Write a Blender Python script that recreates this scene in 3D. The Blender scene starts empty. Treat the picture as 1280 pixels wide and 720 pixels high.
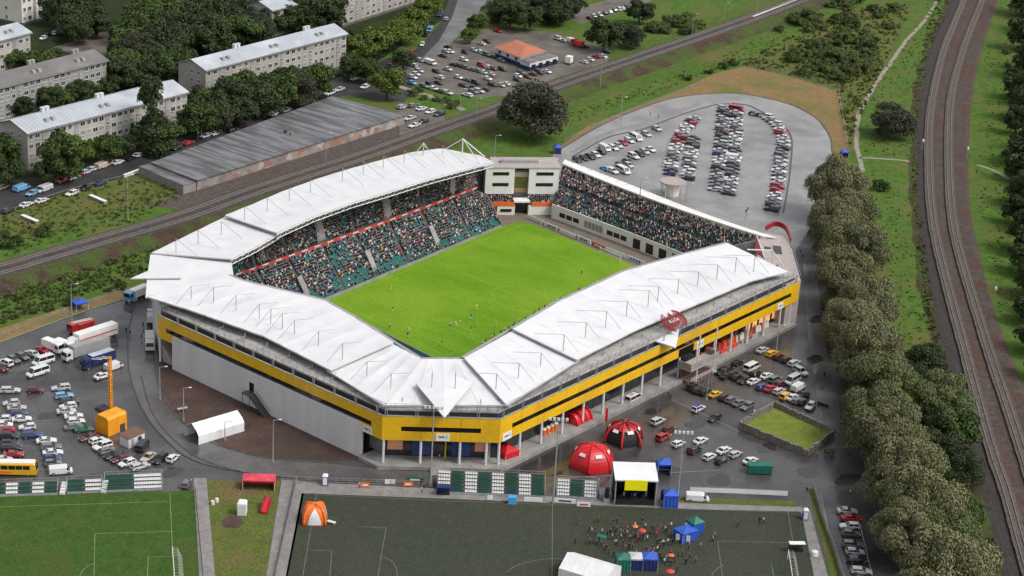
import bpy, bmesh, math, random
import numpy as np
from mathutils import Vector, Matrix
from mathutils.geometry import tessellate_polygon
random.seed(7)
RNG = np.random.default_rng(11)
scene = bpy.context.scene
COL = scene.collection
PI = math.pi

# ---------------------------------------------------------------- camera
CAM_F = 2403.787            # focal length in pixels of the 1280-wide photograph
CAM_YAW, CAM_PITCH, CAM_ROLL = 0.645968, 0.375270, 0.060333
CAM_LOC = np.array([-420.586, -315.528, 207.840])


def cam_axes():
    cy, sy, cp, sp = math.cos(CAM_YAW), math.sin(CAM_YAW), math.cos(CAM_PITCH), math.sin(CAM_PITCH)
    f = np.array([cy * cp, sy * cp, -sp]); r = np.array([sy, -cy, 0.0]); u = np.cross(r, f)
    c, s = math.cos(CAM_ROLL), math.sin(CAM_ROLL)
    return np.array([c * r + s * u, -s * r + c * u, f])


AX = cam_axes()
cam_data = bpy.data.cameras.new('camera')
cam_data.sensor_width = 36.0
cam_data.lens = CAM_F / 1280 * 36.0
cam_data.clip_start = 1.0
cam_data.clip_end = 9000.0
camera = bpy.data.objects.new('camera', cam_data)
COL.objects.link(camera)
camera.matrix_world = Matrix([[AX[0][i], AX[1][i], -AX[2][i], CAM_LOC[i]] for i in range(3)] + [[0, 0, 0, 1]])
scene.camera = camera

# ---------------------------------------------------------------- world, sun, exposure (overcast after rain)
SUN_EL, SUN_AZ = math.radians(52), math.radians(-75)   # azimuth: where the sun stands, measured from +X
world = bpy.data.worlds.new('World')
scene.world = world
world.use_nodes = True
wn = world.node_tree
bg = wn.nodes['Background']
sky = wn.nodes.new('ShaderNodeTexSky')
sky.sky_type = 'NISHITA'
sky.sun_disc = False
sky.sun_elevation = SUN_EL
sky.sun_rotation = PI / 2 - SUN_AZ
sky.air_density = 1.0
sky.dust_density = 4.0
sky.ozone_density = 1.0
sat = wn.nodes.new('ShaderNodeHueSaturation')          # a cloud sheet takes the blue out of the sky
sat.inputs['Saturation'].default_value = 0.22
wn.links.new(sky.outputs[0], sat.inputs['Color'])
wn.links.new(sat.outputs[0], bg.inputs['Color'])
bg.inputs['Strength'].default_value = 0.15
sun_data = bpy.data.lights.new('sun', 'SUN')
sun_data.energy = 1.25
sun_data.angle = math.radians(18)
sun_data.color = (1.0, 0.965, 0.91)
sun = bpy.data.objects.new('sun', sun_data)
COL.objects.link(sun)
sd = Vector((math.cos(SUN_EL) * math.cos(SUN_AZ), math.cos(SUN_EL) * math.sin(SUN_AZ), math.sin(SUN_EL)))
sun.rotation_euler = sd.to_track_quat('Z', 'Y').to_euler()
sun.location = (0, 0, 400)
scene.view_settings.view_transform = 'Standard'
scene.view_settings.look = 'None'
scene.view_settings.gamma = 1.0
scene.view_settings.exposure = 0.33
scene.cycles.max_bounces = 5
scene.cycles.diffuse_bounces = 3
scene.cycles.glossy_bounces = 3
scene.cycles.transmission_bounces = 3
scene.cycles.transparent_max_bounces = 6


def at(px, py, z=0.0):
    """the point of the place that stands at height z where the photograph shows it"""
    d = AX.T @ np.array([(px - 640) / CAM_F, -(py - 360) / CAM_F, 1.0])
    t = (z - CAM_LOC[2]) / d[2]
    p = CAM_LOC + t * d
    return Vector((p[0], p[1], z))


def scale_at(p):
    return CAM_F / float(AX[2] @ (np.array(p) - CAM_LOC))      # pixels per metre


def heading(px, py, dx, dy):
    a, b = at(px, py), at(px + dx, py + dy)
    return math.atan2(b.y - a.y, b.x - a.x)


# ---------------------------------------------------------------- materials
MATS = {}


def principled(name):
    m = bpy.data.materials.new(name)
    m.use_nodes = True
    return m, m.node_tree, m.node_tree.nodes['Principled BSDF']


def mat(name, c1, c2=None, scale=1.0, rough=0.6, rough2=None, spec=0.5, detail=4.0, coord='Position', bump=0.0, metal=0.0,
        lo=0.35, hi=0.65, c3=None, scale3=None, lo3=0.5, hi3=0.7, stretch=None, fine=None, coat=0.0):
    """procedural: noise between c1 and c2, large patches of c3, optional fine grain and roughness variation"""
    m, nt, b = principled(name)
    N, L = nt.nodes, nt.links
    b.inputs['Roughness'].default_value = rough
    b.inputs['Specular IOR Level'].default_value = spec
    b.inputs['Metallic'].default_value = metal
    b.inputs['Coat Weight'].default_value = coat
    if c2 is None:
        c2 = tuple(x * 0.82 for x in c1)
    if coord == 'Position':
        src = N.new('ShaderNodeNewGeometry').outputs['Position']
    else:
        src = N.new('ShaderNodeTexCoord').outputs['Object']
    if stretch:
        mp = N.new('ShaderNodeMapping')
        mp.inputs['Rotation'].default_value = (0, 0, stretch[1])
        mp.inputs['Scale'].default_value = stretch[0]
        L.new(src, mp.inputs['Vector'])
        src2 = mp.outputs[0]
    else:
        src2 = src
    nz = N.new('ShaderNodeTexNoise')
    nz.inputs['Scale'].default_value = scale
    nz.inputs['Detail'].default_value = detail
    nz.inputs['Roughness'].default_value = 0.62
    L.new(src2, nz.inputs['Vector'])
    rp = N.new('ShaderNodeMapRange')
    rp.inputs['From Min'].default_value = lo
    rp.inputs['From Max'].default_value = hi
    L.new(nz.outputs['Fac'], rp.inputs['Value'])
    mx = N.new('ShaderNodeMix'); mx.data_type = 'RGBA'
    mx.inputs['A'].default_value = (*c1, 1); mx.inputs['B'].default_value = (*c2, 1)
    L.new(rp.outputs[0], mx.inputs['Factor'])
    out = mx.outputs['Result']
    if c3 is not None:
        n3 = N.new('ShaderNodeTexNoise')
        n3.inputs['Scale'].default_value = scale3 or scale * 0.15
        n3.inputs['Detail'].default_value = 5.0
        L.new(src, n3.inputs['Vector'])
        r3 = N.new('ShaderNodeMapRange')
        r3.inputs['From Min'].default_value = lo3; r3.inputs['From Max'].default_value = hi3
        L.new(n3.outputs['Fac'], r3.inputs['Value'])
        m3 = N.new('ShaderNodeMix'); m3.data_type = 'RGBA'
        L.new(r3.outputs[0], m3.inputs['Factor']); L.new(out, m3.inputs['A'])
        m3.inputs['B'].default_value = (*c3, 1)
        out = m3.outputs['Result']
    if fine:
        nf = N.new('ShaderNodeTexNoise')
        nf.inputs['Scale'].default_value = fine[0]; nf.inputs['Detail'].default_value = 2.0
        L.new(src, nf.inputs['Vector'])
        rf = N.new('ShaderNodeMapRange')
        rf.inputs['From Min'].default_value = 0.3; rf.inputs['From Max'].default_value = 0.7
        rf.inputs['To Min'].default_value = 1 - fine[1]; rf.inputs['To Max'].default_value = 1 + fine[1]
        L.new(nf.outputs['Fac'], rf.inputs['Value'])
        mf = N.new('ShaderNodeMix'); mf.data_type = 'RGBA'; mf.blend_type = 'MULTIPLY'
        mf.inputs['Factor'].default_value = 1.0
        L.new(out, mf.inputs['A']); L.new(rf.outputs[0], mf.inputs['B'])
        out = mf.outputs['Result']
    L.new(out, b.inputs['Base Color'])
    if rough2 is not None:
        nr = N.new('ShaderNodeTexNoise')
        nr.inputs['Scale'].default_value = scale * 0.45 if scale < 2 else scale
        nr.inputs['Detail'].default_value = 5.0
        L.new(src, nr.inputs['Vector'])
        rr = N.new('ShaderNodeMapRange')
        rr.inputs['From Min'].default_value = 0.38; rr.inputs['From Max'].default_value = 0.62
        rr.inputs['To Min'].default_value = rough; rr.inputs['To Max'].default_value = rough2
        L.new(nr.outputs['Fac'], rr.inputs['Value'])
        L.new(rr.outputs[0], b.inputs['Roughness'])
    if bump:
        bp = N.new('ShaderNodeBump')
        bp.inputs['Strength'].default_value = bump
        bp.inputs['Distance'].default_value = 0.3
        L.new(nz.outputs['Fac'], bp.inputs['Height'])
        L.new(bp.outputs[0], b.inputs['Normal'])
    MATS[name] = m
    return m


def leaf_mat(name, cols, sss=0.0):
    """leaves: each leaf clump (mesh island) takes its own tint out of a ramp, plus a tint per tree"""
    m, nt, b = principled(name)
    N, L = nt.nodes, nt.links
    g = N.new('ShaderNodeNewGeometry')
    oi = N.new('ShaderNodeObjectInfo')
    rp = N.new('ShaderNodeValToRGB')
    el = rp.color_ramp.elements
    el[0].position = 0.0; el[0].color = (*cols[0], 1)
    el[1].position = 1.0; el[1].color = (*cols[-1], 1)
    for i, c in enumerate(cols[1:-1]):
        e = el.new((i + 1) / (len(cols) - 1)); e.color = (*c, 1)
    ad = N.new('ShaderNodeMath'); ad.operation = 'MULTIPLY_ADD'
    ad.inputs[1].default_value = 0.7
    sc = N.new('ShaderNodeMath'); sc.operation = 'MULTIPLY'; sc.inputs[1].default_value = 0.3
    L.new(oi.outputs['Random'], sc.inputs[0])
    L.new(g.outputs['Random Per Island'], ad.inputs[0]); L.new(sc.outputs[0], ad.inputs[2])
    L.new(ad.outputs[0], rp.inputs['Fac'])
    L.new(rp.outputs[0], b.inputs['Base Color'])
    b.inputs['Roughness'].default_value = 0.65
    b.inputs['Specular IOR Level'].default_value = 0.25
    MATS[name] = m
    return m


def emit_mat(name, c, strength):
    m, nt, b = principled(name)
    b.inputs['Base Color'].default_value = (*c, 1)
    b.inputs['Emission Color'].default_value = (*c, 1)
    b.inputs['Emission Strength'].default_value = strength
    MATS[name] = m
    return m


# ground
mat('meadow', (0.080, 0.126, 0.026), (0.050, 0.086, 0.019), 0.35, 0.95, c3=(0.11, 0.105, 0.035), scale3=0.03, lo3=0.5, hi3=0.72, bump=0.6, spec=0.1, fine=(2.2, 0.35))
mat('verge_green', (0.082, 0.145, 0.024), (0.046, 0.092, 0.018), 0.3, 0.95, c3=(0.105, 0.112, 0.034), scale3=0.06, lo3=0.47, hi3=0.68, bump=0.6, spec=0.1, fine=(2.0, 0.35))
mat('rough_grass', (0.105, 0.12, 0.03), (0.07, 0.10, 0.024), 0.25, 0.95, c3=(0.13, 0.10, 0.045), scale3=0.08, bump=0.6, spec=0.1, fine=(2.0, 0.35))
mat('dry_grass', (0.235, 0.150, 0.072), (0.165, 0.118, 0.052), 0.3, 0.95, c3=(0.12, 0.13, 0.04), scale3=0.06, lo3=0.5, hi3=0.7, spec=0.1, fine=(2.0, 0.3))
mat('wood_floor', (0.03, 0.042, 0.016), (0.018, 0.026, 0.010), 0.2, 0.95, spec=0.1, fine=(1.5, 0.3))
mat('street_dark', (0.030, 0.028, 0.029), (0.045, 0.043, 0.043), 0.12, 0.5, 0.75, spec=0.3, fine=(1.3, 0.2))  # dark base stands in for the trees mirrored in the wet street
mat('asphalt_wet', (0.052, 0.049, 0.048), (0.082, 0.078, 0.077), 0.09, 0.10, 0.48, spec=0.65, c3=(0.034, 0.032, 0.033), scale3=0.035, lo3=0.5, hi3=0.62, bump=0.05, fine=(1.3, 0.22))
mat('puddle', (0.035, 0.033, 0.033), None, 0.3, 0.04, spec=0.7)
mat('road_wet', (0.11, 0.105, 0.103), (0.08, 0.076, 0.075), 0.12, 0.12, 0.45, spec=0.65, c3=(0.06, 0.057, 0.057), scale3=0.05, bump=0.05, fine=(1.3, 0.18))
mat('lot_concrete', (0.265, 0.257, 0.252), (0.21, 0.203, 0.20), 0.10, 0.18, 0.5, spec=0.55, c3=(0.16, 0.153, 0.152), scale3=0.05, fine=(1.2, 0.12))
mat('gravel_lot', (0.155, 0.135, 0.115), (0.10, 0.088, 0.075), 0.2, 0.7, spec=0.3, c3=(0.07, 0.06, 0.05), scale3=0.07, fine=(1.4, 0.2))
mat('path_dirt', (0.30, 0.27, 0.22), (0.20, 0.18, 0.14), 0.5, 0.8, spec=0.2, fine=(2, 0.2))
mat('path_paved', (0.24, 0.225, 0.215), (0.17, 0.16, 0.155), 0.4, 0.4, 0.6, fine=(2, 0.2))
mat('mud_brown', (0.085, 0.046, 0.034), (0.050, 0.030, 0.024), 0.18, 0.55, 0.85, spec=0.4, c3=(0.04, 0.028, 0.024), scale3=0.08, bump=0.4, fine=(1.8, 0.35))
mat('ballast_old', (0.075, 0.062, 0.056), (0.045, 0.038, 0.035), 0.6, 0.9, spec=0.2, bump=0.5, fine=(2.6, 0.4))
mat('ballast', (0.105, 0.085, 0.075), (0.058, 0.047, 0.043), 0.5, 0.9, spec=0.2, c3=(0.085, 0.048, 0.038), scale3=0.07, lo3=.52, hi3=.75, bump=0.5, fine=(2.6, 0.4))
mat('track_ballast', (0.118, 0.099, 0.087), (0.070, 0.057, 0.050), 0.8, 0.9, spec=0.2, bump=0.5, fine=(3, 0.35))
mat('ballast_rust', (0.092, 0.068, 0.057), (0.052, 0.040, 0.035), 0.5, 0.9, spec=0.2, c3=(0.080, 0.040, 0.030), scale3=0.07, lo3=.48, hi3=.7, bump=0.5, fine=(2.6, 0.4))
mat('ballast_dark', (0.052, 0.045, 0.042), (0.034, 0.03, 0.028), 0.5, 0.9, spec=0.2, bump=0.5, fine=(2.6, 0.4))
mat('slope_brown', (0.072, 0.046, 0.034), (0.044, 0.034, 0.024), 0.25, 0.95, c3=(0.055, 0.080, 0.022), scale3=0.10, lo3=0.42, hi3=0.58, spec=0.1, bump=0.5, fine=(1.8, 0.35))
mat('turf_dark', (0.043, 0.050, 0.033), (0.034, 0.040, 0.027), 0.5, 0.85, spec=0.2, c3=(0.047, 0.047, 0.035), scale3=0.05, fine=(2.4, 0.28))
mat('turf_green', (0.048, 0.098, 0.018), (0.035, 0.072, 0.014), 0.4, 0.9, spec=0.1, c3=(0.062, 0.082, 0.022), scale3=0.09, fine=(2.2, 0.3))
mat('kerb', (0.28, 0.27, 0.26), (0.2, 0.19, 0.185), 0.6, 0.6)
mat('kerb_dark', (0.075, 0.07, 0.068), (0.05, 0.047, 0.045), 0.6, 0.55)
mat('line_white', (0.62, 0.64, 0.58), (0.45, 0.47, 0.42), 0.8, 0.8)
mat('line_faint', (0.15, 0.15, 0.125), (0.10, 0.10, 0.085), 0.7, 0.85)
mat('line_grass', (0.19, 0.25, 0.12), (0.12, 0.17, 0.07), 0.7, 0.85)
# buildings
mat('membrane', (0.66, 0.66, 0.675), (0.60, 0.60, 0.62), 0.2, 0.5, spec=0.3, c3=(0.54, 0.54, 0.555), scale3=0.05, lo3=0.55, hi3=0.8)
mat('membrane_trim', (0.55, 0.55, 0.55), (0.45, 0.45, 0.45), 0.5, 0.5)
mat('steel_white', (0.68, 0.68, 0.68), None, 2, 0.4)
mat('steel_grey', (0.32, 0.32, 0.325), (0.24, 0.24, 0.245), 1.0, 0.45)
mat('steel_dark', (0.055, 0.055, 0.06), None, 1.0, 0.5)
mat('yellow_panel', (0.76, 0.45, 0.010), (0.67, 0.39, 0.012), 0.9, 0.38, spec=0.5, c3=(0.58, 0.33, 0.025), scale3=0.12, lo3=0.52, hi3=0.75, stretch=((1, 1, .12), 0), fine=(1.5, .08))
mat('black_window', (0.006, 0.006, 0.007), (0.012, 0.010, 0.009), 0.4, 0.08, spec=0.6)
mat('wall_panel', (0.62, 0.622, 0.626), (0.55, 0.552, 0.557), 0.25, 0.55, stretch=((1, 1, .15), 0), c3=(0.50, 0.495, 0.49), scale3=0.07, lo3=0.55, hi3=0.75)
mat('wall_cream', (0.74, 0.72, 0.64), (0.66, 0.64, 0.57), 0.2, 0.6)
mat('wall_white', (0.74, 0.74, 0.72), (0.66, 0.66, 0.64), 0.2, 0.55)
mat('concrete', (0.30, 0.285, 0.27), (0.22, 0.21, 0.2), 0.3, 0.7, c3=(0.18, 0.165, 0.155), scale3=0.12, fine=(1.5, 0.15))
mat('concrete_pink', (0.40, 0.34, 0.32), (0.33, 0.285, 0.27), 0.3, 0.7, fine=(1.5, 0.12))
mat('concrete_dark', (0.13, 0.122, 0.115), (0.09, 0.085, 0.08), 0.3, 0.75)
mat('stand_floor', (0.115, 0.105, 0.10), (0.075, 0.07, 0.066), 0.4, 0.8)
mat('brown_floor', (0.17, 0.14, 0.11), (0.12, 0.10, 0.08), 0.3, 0.75, fine=(1.5, 0.15))
mat('seat_teal', (0.014, 0.18, 0.16), (0.011, 0.14, 0.125), 0.4, 0.45)
mat('seat_white', (0.7, 0.7, 0.7), None, 1, 0.45)
mat('banner_red', (0.62, 0.05, 0.035), (0.5, 0.04, 0.03), 0.4, 0.6)
mat('banner_orange', (0.75, 0.16, 0.02), (0.62, 0.12, 0.02), 0.4, 0.6)
mat('fabric_red', (0.60, 0.012, 0.02), (0.45, 0.008, 0.015), 0.5, 0.4, spec=0.5)
mat('fabric_darkred', (0.20, 0.006, 0.012), (0.14, 0.005, 0.01), 0.5, 0.45)
mat('fabric_blue', (0.03, 0.10, 0.50), (0.02, 0.07, 0.36), 0.6, 0.45)
mat('fabric_darkblue', (0.018, 0.032, 0.13), (0.012, 0.022, 0.09), 0.6, 0.45)
mat('fabric_green', (0.012, 0.15, 0.11), (0.01, 0.11, 0.08), 0.6, 0.5)
mat('fabric_orange', (0.78, 0.17, 0.02), (0.66, 0.13, 0.018), 0.6, 0.4)
mat('fabric_white', (0.72, 0.72, 0.72), (0.64, 0.64, 0.65), 0.4, 0.5)
mat('fabric_black', (0.012, 0.012, 0.013), None, 0.6, 0.6)
mat('tarp_blue', (0.05, 0.35, 0.75), None, 0.6, 0.4)
mat('machine_orange', (0.80, 0.32, 0.012), (0.66, 0.25, 0.012), 0.6, 0.4)
mat('plaster', (0.44, 0.42, 0.37), (0.36, 0.34, 0.30), 0.2, 0.8, c3=(0.29, 0.27, 0.245), scale3=0.08, lo3=0.5, hi3=0.7, fine=(1.2, 0.1))
mat('plaster_pink', (0.40, 0.365, 0.33), (0.32, 0.295, 0.27), 0.2, 0.8, c3=(0.27, 0.25, 0.23), scale3=0.08, fine=(1.2, 0.1))
mat('plaster_grey', (0.30, 0.295, 0.28), (0.24, 0.235, 0.225), 0.2, 0.8, fine=(1.2, 0.1))
mat('roof_metal', (0.40, 0.43, 0.465), (0.33, 0.355, 0.39), 0.15, 0.45, spec=0.5, c3=(0.47, 0.50, 0.53), scale3=0.1)
mat('roof_grey', (0.155, 0.148, 0.145), (0.11, 0.105, 0.103), 0.2, 0.6, c3=(0.19, 0.18, 0.175), scale3=0.1)
mat('roof_tar', (0.175, 0.175, 0.185), (0.085, 0.082, 0.086), 0.3, 0.35, 0.6, stretch=((1.3, 0.16, 1), 0.25), lo=0.42, hi=0.58, c3=(0.07, 0.068, 0.07), scale3=.06, lo3=.55, hi3=.7, fine=(1.6, 0.15))
mat('roof_tile_orange', (0.43, 0.145, 0.075), (0.34, 0.11, 0.06), 0.6, 0.6)
mat('fibre_cement', (0.30, 0.27, 0.25), (0.22, 0.2, 0.185), 0.4, 0.75)
mat('window_frame', (0.62, 0.62, 0.6), None, 2, 0.5)
mat('window_glass', (0.035, 0.038, 0.042), (0.018, 0.02, 0.024), 0.6, 0.08, spec=0.7)
mat('window_curtain', (0.26, 0.25, 0.23), (0.18, 0.175, 0.165), 0.6, 0.3)
mat('brick_brown', (0.16, 0.085, 0.06), (0.11, 0.06, 0.045), 1.0, 0.8)
mat('timber', (0.30, 0.19, 0.095), (0.22, 0.14, 0.07), 1.0, 0.7)
mat('stone_wall', (0.20, 0.18, 0.155), (0.13, 0.118, 0.10), 0.8, 0.8, fine=(2, 0.3))
mat('rail_steel', (0.30, 0.265, 0.24), (0.22, 0.19, 0.17), 1.5, 0.4, metal=0.3)
mat('sleeper', (0.19, 0.165, 0.15), (0.10, 0.085, 0.078), 1.2, 0.85)
mat('bark', (0.09, 0.072, 0.055), (0.055, 0.045, 0.036), 2.0, 0.9)
# cars and people
PAINT = {'w': ('white', (0.66, 0.66, 0.66)), 's': ('silver', (0.46, 0.475, 0.49)), 'g': ('grey', (0.14, 0.145, 0.15)), 'd': ('black', (0.016, 0.016, 0.019)),
         'b': ('dark blue', (0.02, 0.045, 0.16)), 'r': ('red', (0.40, 0.015, 0.018)), 'm': ('maroon', (0.11, 0.010, 0.014)), 'y': ('yellow', (0.70, 0.40, 0.02)),
         'n': ('green', (0.008, 0.13, 0.06)), 'l': ('light blue', (0.16, 0.36, 0.58)), 't': ('beige', (0.46, 0.39, 0.31)), 'o': ('orange', (0.7, 0.2, 0.02))}
for k, (nm, c) in PAINT.items():
    mat('paint_' + k, c, tuple(x * 0.92 for x in c), 2.0, 0.22, spec=0.6, coord='Object', coat=0.6)
mat('car_glass', (0.012, 0.014, 0.017), None, 2.0, 0.06, spec=0.8, coord='Object')
mat('tyre', (0.014, 0.014, 0.014), None, 6.0, 0.8, coord='Object')
mat('rim', (0.36, 0.36, 0.37), None, 6.0, 0.35, metal=0.6, coord='Object')
mat('plastic_dark', (0.02, 0.02, 0.021), None, 3.0, 0.6, coord='Object')
mat('lamp_glass', (0.72, 0.74, 0.76), None, 6.0, 0.12, spec=0.8, coord='Object')
mat('lamp_red', (0.42, 0.01, 0.01), None, 6.0, 0.2, coord='Object')
mat('skin', (0.55, 0.33, 0.23), (0.48, 0.28, 0.2), 8.0, 0.6, coord='Object')
mat('hair', (0.06, 0.04, 0.025), None, 10.0, 0.7, coord='Object')
CLOTH = {'black': (0.016, 0.016, 0.018), 'navy': (0.02, 0.028, 0.075), 'grey': (0.15, 0.15, 0.16), 'white': (0.58, 0.58, 0.57), 'red': (0.45, 0.02, 0.025),
         'blue': (0.04, 0.13, 0.40), 'teal': (0.02, 0.20, 0.22), 'beige': (0.42, 0.34, 0.25), 'brown': (0.09, 0.055, 0.035), 'yellow': (0.78, 0.55, 0.05),
         'pink': (0.55, 0.24, 0.25), 'green': (0.03, 0.17, 0.05), 'orange': (0.75, 0.22, 0.03), 'lime': (0.55, 0.8, 0.05)}
for k, c in CLOTH.items():
    mat('cloth_' + k, c, tuple(x * 0.8 for x in c), 5.0, 0.85, spec=0.2, coord='Object')
# foliage
leaf_mat('leaf_dark', [(0.016, 0.025, 0.009), (0.027, 0.042, 0.014), (0.040, 0.059, 0.018), (0.057, 0.078, 0.023)])
leaf_mat('leaf_mid', [(0.020, 0.034, 0.009), (0.036, 0.060, 0.013), (0.052, 0.084, 0.017), (0.075, 0.11, 0.022)])
leaf_mat('leaf_yellow', [(0.035, 0.058, 0.010), (0.062, 0.098, 0.014), (0.090, 0.13, 0.018), (0.135, 0.155, 0.022)])
leaf_mat('leaf_willow', [(0.088, 0.094, 0.044), (0.126, 0.131, 0.062), (0.162, 0.163, 0.081), (0.205, 0.196, 0.102)])
leaf_mat('leaf_willow_green', [(0.066, 0.084, 0.031), (0.094, 0.117, 0.045), (0.125, 0.146, 0.058), (0.162, 0.174, 0.076)])
leaf_mat('leaf_grey', [(0.022, 0.027, 0.016), (0.036, 0.042, 0.024), (0.050, 0.056, 0.032), (0.068, 0.072, 0.040)])
leaf_mat('leaf_tuft', [(0.075, 0.125, 0.02), (0.095, 0.155, 0.025), (0.12, 0.18, 0.03), (0.16, 0.19, 0.045)])
leaf_mat('leaf_bush', [(0.055, 0.062, 0.018), (0.066, 0.090, 0.025), (0.090, 0.115, 0.033), (0.122, 0.138, 0.045)])


# ---------------------------------------------------------------- helpers
def world_of(o):
    m = o.matrix_basis
    if o.parent:
        return world_of(o.parent) @ o.matrix_parent_inverse @ m
    return m


def tag(o, label=None, cat=None, group=None, kind=None):
    if label: o['label'] = label
    if cat: o['category'] = cat
    if group: o['group'] = group
    if kind: o['kind'] = kind
    return o


def link(o, parent=None):
    COL.objects.link(o)
    if parent is not None:
        o.parent = parent
        o.matrix_parent_inverse = world_of(parent).inverted()
    return o


def thing(name, label, cat, loc=(0, 0, 0), rz=0.0, group=None):
    o = bpy.data.objects.new(name, None)
    o.empty_display_size = 0.5
    o.location = loc; o.rotation_euler = (0, 0, rz)
    COL.objects.link(o)
    return tag(o, label, cat, group)


def as_mats(m):
    if isinstance(m, str): m = [m]
    return [MATS[x] if isinstance(x, str) else x for x in m]


class MB:
    def __init__(self):
        self.v, self.f, self.m = [], [], []

    def add(self, vs, fs, mi=0):
        n = len(self.v)
        self.v += [tuple(p) for p in vs]
        for k, f in enumerate(fs):
            self.f.append(tuple(n + i for i in f))
            self.m.append(mi if isinstance(mi, int) else mi[k])
        return self

    def quad(self, a, b, c, d, mi=0):
        return self.add([a, b, c, d], [(0, 1, 2, 3)], mi)

    def poly(self, pts, mi=0):
        pts = [Vector(p) for p in pts]
        flat = [Vector((p.x, p.y, 0)) for p in pts]
        return self.add(pts, [t if True else t for t in tessellate_polygon([flat])], mi)

    def box(self, x, y, z, sx, sy, sz, rz=0.0, mi=0, top=None):
        """box standing on z, centred in x and y; top = (kx, ky) tapers it"""
        kx, ky = top or (1, 1)
        c, s = math.cos(rz), math.sin(rz)
        vs = []
        for zz, ax, ay in ((z, 1, 1), (z + sz, kx, ky)):
            for a, b in ((-1, -1), (1, -1), (1, 1), (-1, 1)):
                u, w = a * sx / 2 * ax, b * sy / 2 * ay
                vs.append((x + c * u - s * w, y + s * u + c * w, zz))
        return self.add(vs, [(3, 2, 1, 0), (4, 5, 6, 7), (0, 1, 5, 4), (1, 2, 6, 5), (2, 3, 7, 6), (3, 0, 4, 7)], mi)

    def hexa(self, lo, hi, mi=0):
        """eight corners: four below, four above, in the same turn"""
        return self.add(list(lo) + list(hi), [(3, 2, 1, 0), (4, 5, 6, 7), (0, 1, 5, 4), (1, 2, 6, 5), (2, 3, 7, 6), (3, 0, 4, 7)], mi)

    def prism(self, pts, z0, z1, mi=0, mi_top=None, bottom=True):
        """a polygon (plan) pushed up from z0 to z1"""
        pts = [Vector((p[0], p[1], 0)) for p in pts]
        area = sum(pts[i].x * pts[(i + 1) % len(pts)].y - pts[(i + 1) % len(pts)].x * pts[i].y for i in range(len(pts)))
        if area < 0: pts.reverse()
        n = len(pts)
        vs = [(p.x, p.y, z0) for p in pts] + [(p.x, p.y, z1) for p in pts]
        tris = tessellate_polygon([pts])
        fs = [(i, (i + 1) % n, n + (i + 1) % n, n + i) for i in range(n)]
        ms = [mi] * n
        for t in tris:
            a, b, c = t
            A, B, C = pts[a], pts[b], pts[c]
            if (B.x - A.x) * (C.y - A.y) - (C.x - A.x) * (B.y - A.y) < 0: a, b, c = c, b, a
            fs.append((n + a, n + b, n + c)); ms.append(mi if mi_top is None else mi_top)
            if bottom: fs.append((c, b, a)); ms.append(mi)
        return self.add(vs, fs, ms)

    def tube(self, a, b, r, n=6, mi=0, r2=None, cap=True):
        a, b = Vector(a), Vector(b)
        d = (b - a)
        if d.length < 1e-6: return self
        d.normalize()
        u = d.orthogonal().normalized(); w = d.cross(u)
        r2 = r if r2 is None else r2
        vs = []
        for p, rr in ((a, r), (b, r2)):
            for k in range(n):
                t = 2 * PI * k / n
                vs.append(p + u * (rr * math.cos(t)) + w * (rr * math.sin(t)))
        fs = [(k, (k + 1) % n, n + (k + 1) % n, n + k) for k in range(n)]
        if cap:
            fs += [tuple(range(n - 1, -1, -1)), tuple(range(n, 2 * n))]
        return self.add(vs, fs, mi)

    def loft(self, rings, mi=0, cap=True, closed=True):
        n = len(rings[0]); vs = [p for r in rings for p in r]; fs = []
        for i in range(len(rings) - 1):
            for k in range(n if closed else n - 1):
                fs.append((i * n + k, i * n + (k + 1) % n, (i + 1) * n + (k + 1) % n, (i + 1) * n + k))
        if cap:
            fs += [tuple(range(n - 1, -1, -1)), tuple((len(rings) - 1) * n + k for k in range(n))]
        return self.add(vs, fs, mi)

    def slab(self, pts, t, mi=0, mi_side=None):
        """a free polygon in space given a thickness t downwards"""
        pts = [Vector(p) for p in pts]; n = len(pts)
        low = [p - Vector((0, 0, t)) for p in pts]
        tris = tessellate_polygon([[Vector((p.x, p.y, 0)) for p in pts]])
        fs, ms = [], []
        for a, b, c in tris:
            A, B, C = pts[a], pts[b], pts[c]
            if (B.x - A.x) * (C.y - A.y) - (C.x - A.x) * (B.y - A.y) < 0: a, b, c = c, b, a
            fs += [(a, b, c), (n + c, n + b, n + a)]; ms += [mi, mi]
        for i in range(n):
            fs.append((i, n + i, n + (i + 1) % n, (i + 1) % n)); ms.append(mi if mi_side is None else mi_side)
        return self.add(pts + low, fs, ms)

    def build(self, name, mats, parent=None, smooth=False):
        me = bpy.data.meshes.new(name)
        me.from_pydata(self.v, [], self.f)
        for m in as_mats(mats): me.materials.append(m)
        if len(me.materials) > 1: me.polygons.foreach_set('material_index', self.m)
        if smooth: me.polygons.foreach_set('use_smooth', [True] * len(me.polygons))
        me.update()
        o = bpy.data.objects.new(name, me)
        return link(o, parent)


def fast_mesh(name, V, F, mats, mi=None):
    """numpy vertices (n,3) and faces (m,k) of one size"""
    me = bpy.data.meshes.new(name)
    k = F.shape[1]
    me.vertices.add(len(V)); me.vertices.foreach_set('co', V.astype(np.float32).ravel())
    me.loops.add(F.size); me.loops.foreach_set('vertex_index', F.astype(np.int32).ravel())
    me.polygons.add(len(F)); me.polygons.foreach_set('loop_start', np.arange(0, F.size, k, dtype=np.int32))
    for m in as_mats(mats): me.materials.append(m)
    if mi is not None: me.polygons.foreach_set('material_index', mi.astype(np.int32))
    me.update(calc_edges=True)
    return me


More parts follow.
